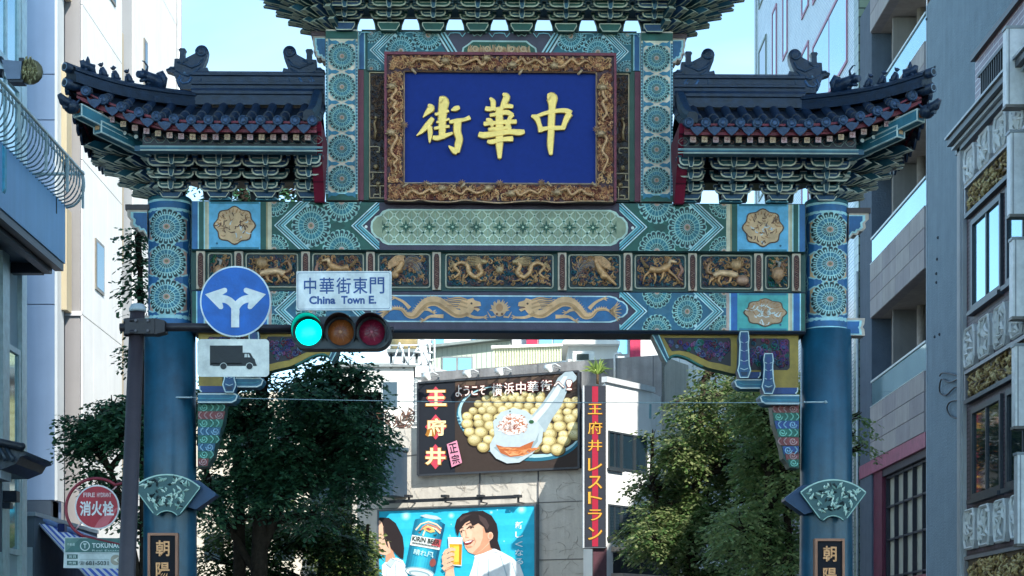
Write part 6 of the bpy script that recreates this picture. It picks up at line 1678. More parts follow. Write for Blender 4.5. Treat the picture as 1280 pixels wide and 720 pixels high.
    P.build('figure_print', 'matte', r2); tag(r2, 'pale blue panel showing two dark blue robed figures, lower left corner', 'picture')
    r3 = empty('sign_lamp', pw(20, 667, Y - .35)); m = MB(); u = (Y - .35) / FPX
    m.tube([(-22 * u, .3, 0), (-12 * u, 0, 3 * u), (-3 * u, 0, 3 * u)], .02, '#1b2028', n=6); m.tube([(-6 * u, 0, -4 * u), (-4 * u, 0, 4 * u), (8 * u, 0, 3 * u)], .035, '#15181f', n=6); m.build('arm', 'metal', r3)
    m = MB(); m.prism([(2 * u, 3 * u), (10 * u, 2 * u), (9 * u, -6 * u), (0, -4 * u)], -.05, .05, '#20242c'); m.build('lamp_head', 'metal', r3); m = MB(); m.ball((6 * u, -.03, -7 * u), (.06, .05, .03), '#e8e4d8'); m.build('bulb', 'matte', r3)
    tag(r3, 'small black arm lamp with a pale bulb above the picture panel', 'lamp')
left_bits()

# ---- the building with the billboards in the middle
PA = Plane((2.62, 58.0), (-1, .5))
PC0 = (2.64, 54.0)
PWH = Plane(PC0, (1, 1.44))
def middle_building():
    r = empty('vine_wall_building', (PA.P(6, 0, -3)[0], PA.P(6, 0, -3)[1], 0)); tag(r, 'grey concrete building with dry vines on its sunlit wall, seen through the gate', 'building')
    def P_(name, mt, fn): o = part(name, mt, None, fn); o.parent = r; o.location = -r.location; return o
    z0 = PA.z(700, 454); k0, k1 = PA.s_(827.5), PA.s_(440)
    km = PA.s_(527); zl = PA.z(500, 536)
    P_('concrete_wall', 'plaster', lambda m: (PA.box(m, k0, km, 0, z0, -8, 0, '#ccc6bc'), PA.box(m, km + .002, k1, 0, zl, -6, -.004, '#ccc6bc')))
    P_('parapet_band', 'concrete', lambda m: PA.box(m, k0, km, z0 - 1.6, z0 + .02, -.2, .03, '#8f9092'))
    P_('joint', 'matte', lambda m: [PA.box(m, PA.s_(a) - .015, PA.s_(a) + .015, 0, z0, 0, .036, '#5f6064') for a in (600, 673, 817)] + [PA.box(m, k0, k1, z, z + .03, 0, .012, '#6d6c6a') for z in (PA.z(700, 628), PA.z(700, 700), PA.z(700, 560))])
    # bare vines
    m = MB(); g = random.Random(12)
    for i in range(260):
        px, py = 480 + 270 * g.random(), 520 + 210 * g.random(); a = g.random() * 6.3; pts = []
        for k in range(9):
            pts.append(PA.pt(px, py, .02)); a += (g.random() - .5) * 1.3; px += 3.2 * math.cos(a); py += 2.6 * math.sin(a)
        m.tube(pts, [.0055] * 5 + [.003] * 4, ('#aaa298', '#a0988e', '#b8b0a6')[i % 3], n=3)
    o = m.build('dry_vines', 'bark', r); o.location = -r.location; o['kind'] = 'stuff'
    # dark box on the wall, left
    P_('wall_duct', 'metal', lambda m: PA.box(m, PA.s_(509), PA.s_(487), PA.z(498, 622), PA.z(498, 565), 0, .9, '#33475a'))
    P_('duct_hood', 'metal', lambda m: PA.box(m, PA.s_(511), PA.s_(482), PA.z(498, 565), PA.z(498, 561), 0, 1.0, '#4a5e70'))
    # white wing
    w1 = PWH.s_(814)
    zt = PWH.z(757, 478)
    def wing(m):
        A = PWH.P(0, 0); B = PWH.P(w1, 0); C = PA.P(PA.s_(826), 0, -.05); D = PA.P(PA.s_(728), 0, -.05); E = (A[0] - .5, A[1] + .2)
        q = [A, B, C, D]; q = [(a[0], a[1]) for a in q]; n = 4
        for i in range(n):
            a, b = q[i], q[(i + 1) % n]; m.face([(a[0], a[1], 0), (b[0], b[1], 0), (b[0], b[1], zt), (a[0], a[1], zt)], '#ececea')
        m.face([(a[0], a[1], zt) for a in q], '#c9c9c6')
    P_('white_wing', 'panel', wing)
    P_('roof_edge', 'panel', lambda m: PWH.box(m, -.05, w1 + .1, zt + .002, zt + .16, -.1, .08, '#c9cdd0'))
    P_('corner_tile', 'metal', lambda m: PWH.box(m, w1 - .12, w1 - .02, PWH.z(812, 523), PWH.z(812, 505), .0, .02, '#8fb4b8'))
    for y0, y1 in ((538, 585), (630, 672)):
        za, zb = PWH.z(760, y1), PWH.z(760, y0)
        n = 3; a0 = .12; b0 = w1 - .25; st = (b0 - a0) / n
        for i in range(n):
            w_ = window(r, PWH, a0 + st * i, a0 + st * (i + 1) - .03, za, zb, '#3a4248', .05, 0 if i else 1, 'glass', .04, .02, i == 0); w_.location = -r.location
    # maroon entrance board below the vertical sign
    A = pw(741, 700, 53.6)
    P_('maroon_board', 'paint', lambda m: m.box(A.x, A.x + .38, 53.4, 53.9, 0, pw(741, 684, 53.6).z, '#4a1f2c'))
    P_('shop_canopy', 'metal', lambda m: (PWH.box(m, .3, 3.6, PWH.z(760, 689), PWH.z(760, 683), -.2, .5, '#c9b8a8'), PWH.box(m, .4, 3.4, PWH.z(760, 716), PWH.z(760, 690), 0, .25, '#20242a'), PWH.box(m, .3, 3.6, PWH.z(760, 720), PWH.z(760, 716.5), -.2, .4, '#c9b8a8')))
middle_building()

def billboard_food():
    k0, k1 = PA.s_(727.5), PA.s_(527)
    zt = PA.z(727, 465.5); zb = PA.z(727, 585.5)
    c = PA.P((k0 + k1) / 2, zb); r = empty('food_billboard', c); tag(r, 'dark restaurant billboard picturing steamed dumplings and a white spoon, on the concrete wall', 'billboard')
    m = MB(); PA.box(m, k0, k1, zb, zt, .03, .22, '#22262e'); o = m.build('panel', 'matte', r); o.location = -r.location
    m = MB()
    for a, b, z0, z1 in ((k0 - .03, k0 + .03, zb, zt), (k1 - .03, k1 + .03, zb, zt), (k0, k1, zt - .03, zt + .03), (k0, k1, zb - .03, zb + .03)): PA.box(m, a, b, z0, z1, .221, .26, '#3c4148')
    o = m.build('frame', 'metal', r); o.location = -r.location
    S = 5.14
    def mp(u, v, h):
        px = 520 + u / S
        # rows of the enlarged picture follow the slanted top edge of the board
        f = (px - 527) / 200.5; t = (v / S + 460 - (478.7 - 13.2 * f)) / (118.5 + 1.5 * f)
        return PA.P(k1 + (k0 - k1) * f, zt + (zb - zt) * t, .222 + h)
    P = Paint(mp, (42, 1062, -400, 1400), step=.004)
    P.poly([(280, 70), (1062, 20), (1062, 660), (280, 690)], '#3c322e', 1)
    for i in range(10): P.poly([(282 + 70 * i, 86 - 5 * i), (350 + 70 * i, 82 - 5 * i), (350 + 60 * i, 120 - 5 * i), (282 + 70 * i, 120 - 5 * i)], ('#54443a', '#5f4e42', '#4a3c36')[i % 3], 2)
    P.build('print_ground', 'matte', r).location = -r.location
    P = Paint(mp, (282, 1062, -400, 1400)); P.base = 2
    P.disc(690, 360, 405, '#2a6a80', 1, 48, ry=235, rot=.22); P.disc(690, 350, 395, '#a9cfd6', 1.4, 48, ry=222, rot=.22); P.disc(700, 340, 385, '#3a3430', 1.8, 48, ry=212, rot=.20)
    for i in range(30): a = 1.75 + i * .045; P.line([(690 + 380 * math.cos(a), 360 + 226 * math.sin(a) + 60 * math.cos(a) * .35 * 3 - 0), (690 + 398 * math.cos(a), 366 + 240 * math.sin(a) + 70 * math.cos(a))], 8, '#7fb0bc' if i % 2 else '#2a5a78', 2.2)
    P.build('bowl_print', 'matte', r).location = -r.location
    P = Paint(mp, (290, 1062, -400, 1400)); P.base = 5; g = random.Random(4)
    rows = [(178, 520, 880, 27), (208, 480, 1062, 31), (244, 435, 1062, 34), (284, 390, 1062, 36), (328, 362, 1062, 39), (374, 350, 1062, 41), (422, 365, 1062, 42), (470, 405, 1030, 43), (516, 455, 1000, 43)]
    for y, x0, x1, rad in rows:
        x = x0 + g.random() * 20; r_base = rad
        while x < x1:
            rad = r_base * (.82 + .3 * g.random()); tn = .8 + .25 * g.random(); K_ = lambda c: (hx(c)[0] * tn, hx(c)[1] * tn * .97, hx(c)[2] * tn * .85, 1)
            yy = y + (g.random() - .5) * 14 + (x - 690) * .02
            P.disc(x + 3, yy + 5, rad + 2, '#4a3c26', 1 + y / 400, 14, ry=rad * .86)
            P.disc(x, yy, rad, K_('#98885c'), 1.3 + y / 400, 14, ry=rad * .84); P.disc(x - 3, yy - 4, rad * .82, K_('#c2b484'), 1.6 + y / 400, 12, ry=rad * .66); P.disc(x - 4, yy - 6, rad * .66, K_('#d6ca9e'), 1.7 + y / 400, 12, ry=rad * .5); P.disc(x - 6, yy - 9, rad * .45, K_('#e8dfbc'), 1.8 + y / 400, 10, ry=rad * .3); P.line([(x - rad * .5, yy + rad * .2), (x - rad * .1, yy - rad * .1), (x + rad * .1, yy + rad * .35)], [1, 4, 1], '#a8a06c', 1.9 + y / 400)
            for q in range(2): P.disc(x + rad * 1.1 * (g.random() - .5), yy - rad * .4 * g.random(), 3, '#84864e', 2.0 + y / 400, 4)
            x += rad * 1.9
    P.build('dumpling_print', 'matte', r).location = -r.location
    P = Paint(mp, (282, 1062, -400, 1400)); P.base = 9
    P.poly([(985, 32), (1030, 28), (1056, 60), (1052, 84), (1010, 120), (960, 250), (905, 330), (860, 420), (800, 400), (760, 330), (830, 250), (905, 140), (940, 70)], '#9fb0b8', 1)
    P.poly([(510, 500), (540, 440), (530, 350), (580, 290), (660, 262), (740, 280), (800, 330), (850, 400), (840, 480), (780, 560), (700, 615), (620, 622), (550, 590), (512, 545)], '#b4c2c8', 1.4)
    P.poly([(1000, 60), (940, 180), (860, 290), (800, 360), (770, 340), (850, 250), (930, 130), (975, 60)], '#c8d4da', 2)
    P.poly([(535, 520), (600, 575), (690, 590), (760, 550), (815, 480), (822, 420), (800, 470), (740, 520), (640, 540), (560, 505)], '#8fa2a8', 2)
    P.poly([(548, 500), (600, 515), (700, 515), (790, 475), (770, 530), (710, 572), (640, 580), (580, 555)], '#b0623a', 2.4); P.poly([(600, 540), (700, 545), (740, 530), (700, 565), (640, 572)], '#e0a070', 2.7)
    P.poly([(575, 380), (600, 320), (660, 300), (720, 310), (750, 360), (740, 400), (700, 430), (640, 440), (590, 420)], '#e9dcd8', 2.6)
    for pts, c in (([(600, 320), (650, 315), (700, 340), (740, 370), (700, 380), (660, 345), (610, 335)], '#b06a44'), ([(590, 370), (640, 350), (670, 390), (640, 410), (600, 400)], '#c9b8b4'), ([(650, 380), (690, 375), (700, 400), (660, 405)], '#8c4a3c'), ([(620, 420), (640, 360), (650, 362), (635, 424)], '#a89490'), ([(600, 410), (610, 380), (618, 382), (610, 414)], '#b8a4a0')): P.poly(pts, c, 3)
    for i in range(150):
        a, q = g.random() * 6.28, math.sqrt(g.random()); x, y = 655 + 92 * q * math.cos(a), 372 + 66 * q * math.sin(a); t = g.random() * 6.28
        P.line([(x, y), (x + 11 * math.cos(t), y + 8 * math.sin(t)), (x + 18 * math.cos(t + .6), y + 14 * math.sin(t + .6))], [3, 9, 2], ('#e2d2ce', '#c9b0a8', '#f0e8e6', '#a86c50', '#d8c4be', '#b88468')[i % 6], 3.2 + i * .004)
    for i in range(70):
        a = g.random(); x, y = 560 + 230 * a, 512 + 50 * math.sin(a * 3.1) * g.random() + 8; P.line([(x, y), (x + 20, y + 3), (x + 38, y - 2)], [1, 7, 1], ('#cf8450', '#b86434', '#dc9c6c', '#c57440')[i % 4], 3 + i * .004)
    P.disc(775, 352, 17, '#2f5a3c', 3, 7, ry=13); P.disc(550, 330, 5, '#3c5a3c', 3, 6); P.disc(640, 284, 5, '#3c5a3c', 3, 6)
    P.build('spoon_print', 'matte', r).location = -r.location
    for x, y, r0 in ((154, 195, 72), (153, 385, 78), (152, 580, 78)):
        P = Paint(mp); P.base = 2; P.poly([(x, y - r0 - 4), (x + r0 * .95, y), (x, y + r0 + 6), (x - r0 * .9, y)], '#c8485a', 1); P.build('red_diamond', 'matte', r).location = -r.location
    for ch, (a, b, c, d) in (('王', (84, 140, 230, 252)), ('府', (84, 326, 228, 452)), ('井', (80, 520, 224, 640))):
        P = Paint(mp); P.base = 3; P.text(ch, a, b, c, d, '#a8702c', 1, .05); P.text(ch, a + 6, b + 4, c - 6, d - 5, '#efdca8', 2, .03); P.build('gold_character', 'matte', r).location = -r.location
    P = Paint(mp, step=.004); P.base = 14
    P.poly([(232, 500), (298, 474), (332, 620), (264, 650)], '#d88fa8', 1); P.build('seal_label', 'matte', r).location = -r.location
    def rot(fn, cx, cy, a):
        c_, s_ = math.cos(a), math.sin(a); return lambda u, v, h: mp(cx + (u - cx) * c_ - (v - cy) * s_, cy + (u - cx) * s_ + (v - cy) * c_, h)
    P = Paint(rot(mp, 282, 562, -.22)); P.base = 15; P.text('正', 256, 494, 308, 556, '#26202c', 1, .02); P.text('宗', 256, 568, 308, 632, '#26202c', 1, .02); P.build('seal_text', 'matte', r).location = -r.location
    xs = [(290, 112, 332, 190), (343, 118, 382, 184), (394, 122, 434, 178), (443, 116, 486, 176), (524, 106, 592, 186), (604, 98, 668, 174), (680, 94, 742, 170), (752, 90, 822, 162), (834, 84, 906, 156), (916, 96, 984, 134), (994, 84, 1030, 150)]
    P = Paint(mp); P.base = 16
    for ch, (a, b, c, d) in zip('ようこそ横浜中華街へ!', xs):
        P.text(ch, a - 4, b - 4, c + 4, d + 4, '#6a1c1a', 1, .055); P.text(ch, a, b, c, d, '#efe4da', 2, .012)
    P.build('welcome_text', 'matte', r).location = -r.location
billboard_food()

def billboard_beer():
    k0, k1 = PA.s_(672), PA.s_(478)
    zt = PA.z(672, 632.5); zb = PA.z(672, 742)
    r = empty('beer_billboard', PA.P((k0 + k1) / 2, zb)); tag(r, 'cyan beer billboard with a can and two people in white, below the dark billboard', 'billboard')
    m = MB(); PA.box(m, k0, k1, zb, zt, .03, .2, '#34b0d0'); m.build('panel', 'matte', r).location = -r.location
    m = MB()
    for a, b, z0, z1 in ((k0 - .06, k0, zb, zt + .05), (k1, k1 + .06, zb, zt + .05), (k0, k1, zt, zt + .05)): PA.box(m, a, b, z0, z1, .0, .23, '#5b646c')
    m.build('frame', 'metal', r).location = -r.location
    m = MB(); z = PA.z(580, 625); PA.box(m, PA.s_(652), PA.s_(490), z - .05, z + .05, .36, .44, '#23272e'); o = m.build('light_bar', 'metal', r); o.location = -r.location
    for px in (519, 564.5, 609, 655):
        m = MB(); k = PA.s_(px); z2 = PA.z(px, 621.5); PA.box(m, k - .09, k + .09, z2 - .04, z2 + .04, .3, .55, '#2a2e34'); PA.box(m, k - .03, k + .03, z2 - .2, z2 - .04, .38, .42, '#2a2e34'); PA.box(m, k - .02, k + .02, z2 - .2, z2 - .17, .0, .36, '#2a2e34'); m.build('spotlight', 'metal', r).location = -r.location
    S = 5.565; px0, px1 = 478, 672
    def mp(u, v, h):
        f = (455 + u / S - px0) / (px1 - px0); t = (620 + v / S - 631.0) / 109.5
        return PA.P(k1 + (k0 - k1) * f, zt + (zb - zt) * t, .201 + h)
    B = (128, 1206, 58, 660)
    P = Paint(mp, B)
    for i in range(14): P.rect(128, 60 + i * 44, 1206, 60 + (i + 1) * 44, ('#2cb4d6', '#2fb8d8', '#34bcdc')[i % 3], 1)
    g = random.Random(1)
    for x, y, q in ((320, 100, 40), (1120, 85, 36), (640, 110, 26), (915, 98, 14)):
        for k in range(4): P.disc(x, y, q * (1 - k * .22), ('#45c4e2', '#68d0e8', '#90dcee', '#b4e8f4')[k], 1.3 + k * .3, 14)
    for i in range(16): P.disc(500 + 600 * g.random(), 80 + 400 * g.random(), 4 + 3 * g.random(), '#8fdcf0', 1.6, 6, ry=6)
    P.build('print_ground', 'matte', r).location = -r.location
    SK, SK2, SK3, HR, WH, WS = '#e2b498', '#cd9678', '#e8bfa4', '#2a2224', '#e9f1f4', '#b9ced8'
    # woman in profile at the left
    P = Paint(mp, B); P.base = 3
    P.poly([(150, 560), (150, 450), (180, 420), (215, 400), (260, 400), (300, 420), (330, 480), (340, 660), (150, 660)], WH, 1)
    P.poly([(185, 300), (225, 330), (245, 400), (220, 420), (175, 430), (178, 370)], SK2, 2)
    P.poly([(100, 130), (150, 125), (185, 150), (200, 260), (215, 360), (180, 380), (140, 370), (105, 350), (100, 330), (108, 320), (96, 305), (100, 290), (88, 280), (70, 262), (88, 230), (92, 190)], SK, 3)
    P.poly([(135, 105), (200, 110), (250, 150), (280, 210), (300, 250), (310, 330), (305, 410), (280, 400), (250, 370), (215, 330), (200, 280), (180, 260), (172, 200), (150, 140), (128, 118)], HR, 4)
    P.poly([(170, 150), (175, 240), (190, 280), (200, 330), (182, 300), (165, 240), (160, 180)], '#3a2e2e', 5)
    P.poly([(180, 440), (215, 402), (250, 420), (215, 470)], WS, 5); P.line([(225, 400), (300, 430)], 5, '#f6fafb', 6); P.line([(250, 440), (262, 640)], 5, WS, 6); P.line([(190, 470), (180, 640)], 5, WS, 6)
    P.line([(88, 262), (112, 258)], 4, '#a05a54', 5); P.line([(95, 196), (118, 190)], 5, '#4a3430', 5); P.poly([(108, 300), (140, 330), (160, 360), (130, 352)], SK2, 4)
    P.build('woman_print', 'matte', r).location = -r.location
    # can
    P = Paint(mp, B); P.base = 8
    a = .20
    ca, sa = math.cos(a), math.sin(a)
    R_ = lambda x, y: (462 + x * ca - y * sa, 310 + x * sa + y * ca)
    def CP(pts, c, L): P.poly([R_(x, y) for x, y in pts], c, L)
    for i in range(12):
        x0, x1 = -108 + 18 * i, -108 + 18 * (i + 1)
        cc = ('#156a88', '#1a7a98', '#2190ae', '#2aa2c0', '#34b0cc', '#3cb8d2', '#38b2ce', '#2ea4c2', '#2494b2', '#1c80a0', '#166c8c', '#0f5474')[i]
        e = lambda x: 12 * (1 - (x / 108) ** 2)
        CP([(x0, -190 + abs(x0) * .25 - e(x0)), (x1, -190 + abs(x1) * .25 - e(x1)), (x1, 185 + e(x1)), (x0, 185 + e(x0))], cc, 1)
    CP([(-78, -196), (-40, -212), (40, -212), (78, -196), (40, -186), (-40, -186)], '#b8c8cc', 2)
    P.disc(*R_(0, 200), 104, '#8fb4bc', 2, 24, ry=34, rot=a); P.disc(*R_(0, 206), 96, '#dfe9ec', 3, 24, ry=30, rot=a); P.disc(*R_(0, 212), 78, '#8aa6b0', 4, 24, ry=22, rot=a); P.disc(*R_(2, 216), 62, '#c3d4da', 5, 24, ry=15, rot=a)
    for k, (ys, c) in enumerate(((-150, '#e2ccb0'), (-132, '#c8846c'), (-118, '#e6d4b8'))):
        P.line([R_(-88 + 30 * k, ys + 60), R_(-60 + 20 * k, ys + 12), R_(-10, ys - 14), R_(50, ys - 4), R_(90, ys + 22)], 11, c, 3 + k)
    CP([(-40, -106), (-20, -130), (10, -132), (40, -118), (52, -100), (20, -88), (-10, -96)], '#dcbc70', 6); CP([(-20, -112), (0, -122), (24, -112), (10, -100)], '#b04a4a', 7); CP([(-70, -84), (-40, -98), (-50, -78)], '#26505c', 6); CP([(40, -76), (70, -88), (60, -70)], '#26505c', 6)
    CP([(-106, -52), (106, -52), (106, 22), (-106, 22)], '#dfe6e4', 4); CP([(60, -52), (106, -52), (106, 4), (40, 4)], '#c05058', 5)
    q = Paint(lambda u, v, h: mp(*R_(u, v), h)); q.base = 14
    q.text('KIRIN BEER', -98, -46, 100, -12, '#2a3430', 1, .03); q.line([(-92, 2), (92, 2)], 9, '#3c4a4c', 1)
    for i in range(17): q.rect(-88 + i * 10.6, -3, -86 + i * 10.6, 8, '#dfe6e4', 2)
    q.text('晴れ風', -68, 42, 74, 84, '#bfe6ee', 1, .015); q.build('can_lettering', 'matte', r).location = -r.location
    P.disc(*R_(78, 118), 22, '#8a4a44', 4, 14, ry=30, rot=a)
    P.build('can_print', 'matte', r).location = -r.location
    # man with the glass
    P = Paint(mp, B); P.base = 3
    P.poly([(760, 560), (790, 470), (805, 400), (850, 380), (930, 352), (985, 375), (1060, 420), (1110, 470), (1140, 560), (1140, 660), (740, 660)], WH, 1)
    P.poly([(800, 360), (915, 290), (925, 360), (860, 400), (810, 400)], SK2, 2)
    P.poly([(690, 150), (720, 120), (800, 105), (880, 130), (915, 200), (925, 260), (900, 320), (850, 365), (805, 392), (760, 372), (738, 340), (728, 300), (712, 260), (700, 220)], SK, 3)
    P.poly([(860, 200), (905, 230), (900, 310), (850, 360), (805, 390), (790, 380), (840, 330), (862, 270)], SK2, 4)
    P.poly([(715, 200), (760, 190), (790, 230), (780, 290), (745, 300), (722, 270)], SK3, 4)
    P.poly([(668, 190), (680, 140), (720, 100), (790, 86), (860, 84), (920, 120), (955, 180), (965, 240), (962, 300), (985, 372), (950, 356), (915, 345), (905, 300), (925, 285), (915, 240), (880, 240), (868, 200), (830, 170), (790, 190), (770, 150), (740, 165), (700, 215), (690, 260), (676, 230)], HR, 5)
    P.poly([(830, 110), (880, 140), (905, 190), (890, 220), (870, 190), (840, 150)], '#4a3c3c', 6); P.poly([(700, 130), (740, 110), (780, 108), (740, 130), (705, 160)], '#443838', 6)
    P.disc(912, 262, 20, SK, 6, 10, ry=28); P.disc(914, 262, 11, SK2, 7, 8, ry=18)
    P.line([(706, 226), (722, 214), (734, 220)], 5, '#5a3a30', 6); P.line([(750, 208), (775, 192), (800, 198)], 6, '#3a2826', 6); P.line([(752, 206), (770, 186), (806, 184)], 3, '#6a4a40', 7); P.disc(780, 202, 6, '#2a1e1e', 7, 8); P.disc(716, 228, 5, '#2a1e1e', 7, 8)
    P.line([(700, 208), (716, 198), (728, 200)], 5, '#33262a', 6); P.line([(745, 178), (775, 164), (810, 172)], 7, '#33262a', 6)
    P.line([(740, 215), (748, 250), (742, 266), (765, 270)], 5, SK2, 6)
    P.poly([(728, 300), (770, 286), (800, 288), (780, 312), (748, 322), (732, 314)], '#8c3a38', 6); P.poly([(736, 300), (772, 291), (792, 292), (768, 304), (742, 308)], '#f4ece8', 7)
    P.line([(800, 270), (812, 300), (800, 325)], 4, SK2, 6); P.poly([(740, 330), (770, 326), (790, 335), (760, 345)], SK2, 5)
    P.poly([(800, 400), (860, 384), (940, 352), (985, 376), (930, 380), (860, 410), (810, 430)], '#f4f8fa', 4)
    for a_, b_ in (((980, 400), (1040, 660)), ((900, 420), (880, 660)), ((830, 440), (800, 640)), ((1060, 450), (1100, 640))): P.line([a_, ((a_[0] + b_[0]) / 2 + 8, (a_[1] + b_[1]) / 2), b_], [5, 9, 5], WS, 4)
    P.build('man_print', 'matte', r).location = -r.location
    P = Paint(mp, B); P.base = 11
    P.poly([(620, 262), (722, 268), (716, 470), (636, 462)], '#d8e8ec', 1); P.poly([(632, 312), (720, 316), (714, 462), (640, 456)], '#e0a828', 2); P.poly([(660, 330), (700, 330), (698, 440), (664, 440)], '#f0c850', 3); P.poly([(700, 318), (719, 318), (713, 460), (698, 456)], '#b87c1c', 3); P.poly([(622, 264), (721, 269), (719, 314), (630, 310)], '#f4f6f4', 3)
    P.poly([(600, 560), (610, 480), (660, 470), (672, 560), (664, 660), (600, 660)], SK, 4)
    for i, y in enumerate((352, 388, 424, 458)):
        P.line([(596 - 8 * (i > 0), y + 34), (612, y + 10), (650, y - 4), (676 - 6 * i, y + 2)], [26, 30, 26, 16], SK, 5 + i * .6); P.line([(600, y + 50), (640, y + 22), (668, y + 18)], 5, SK2, 5.3 + i * .6)
    P.poly([(580, 400), (600, 370), (612, 420), (606, 480), (585, 450)], SK, 5)
    P.build('hand_and_glass_print', 'matte', r).location = -r.location
    P = Paint(mp, B); P.base = 3
    for ch, y, h in zip('新しくなる', (168, 238, 306, 362, 424), (52, 42, 40, 46, 44)): P = Paint(mp, B); P.base = 3; P.text(ch, 1078, y, 1132, y + h, '#d9f2f8', 1, .02); P.build('slogan_character', 'matte', r).location = -r.location
billboard_beer()

def vertical_sign():
    Y = 53.3; u = Y / FPX; a = pw(729.5, 685, Y); b = pw(757.5, 482, Y)
    r = empty('vertical_restaurant_sign', a); w_, h = b.x - a.x, b.z - a.z; tag(r, 'tall black restaurant sign with gold characters on a red stripe, at the building corner', 'sign')
    m = MB(); m.box(0, w_, 0, .5, 0, h, '#20242c'); m.build('case', 'metal', r)
    m = MB(); m.box(-.02, .02, -.02, .52, 0, h, '#b9bfc4'); m.box(0, w_, -.01, .0, 0, .02, '#5a6068'); m.build('edge_trim', 'metal', r)
    P = Paint(lambda x, v, hh: ((x - 729.5) * u, -hh, (685 - v) * u))
    P.rect(731.5, 483, 756, 684, '#2a2e38', 1); P.rect(740.2, 483, 747.6, 683, '#981c36', 2); P.build('red_stripe', 'matte', r)
    ys = [504, 526, 549, 572, 594, 614, 636, 658]; hs = [15, 18, 16, 18, 18, 17, 16, 18]
    for ch, y, hh_ in zip('王府井レストラン', ys, hs):
        P = Paint(lambda x, v, hh: ((x - 729.5) * u, -hh, (685 - v) * u)); P.base = 3
        P.text(ch, 734.6, y + .6, 753.4, y + hh_ - .6, '#6a4018', 1, .03); P.text(ch, 735, y + 1, 752.4, y + hh_ - 1.4, '#c89838', 2, 0); P.build('gold_character', 'matte', r)
vertical_sign()

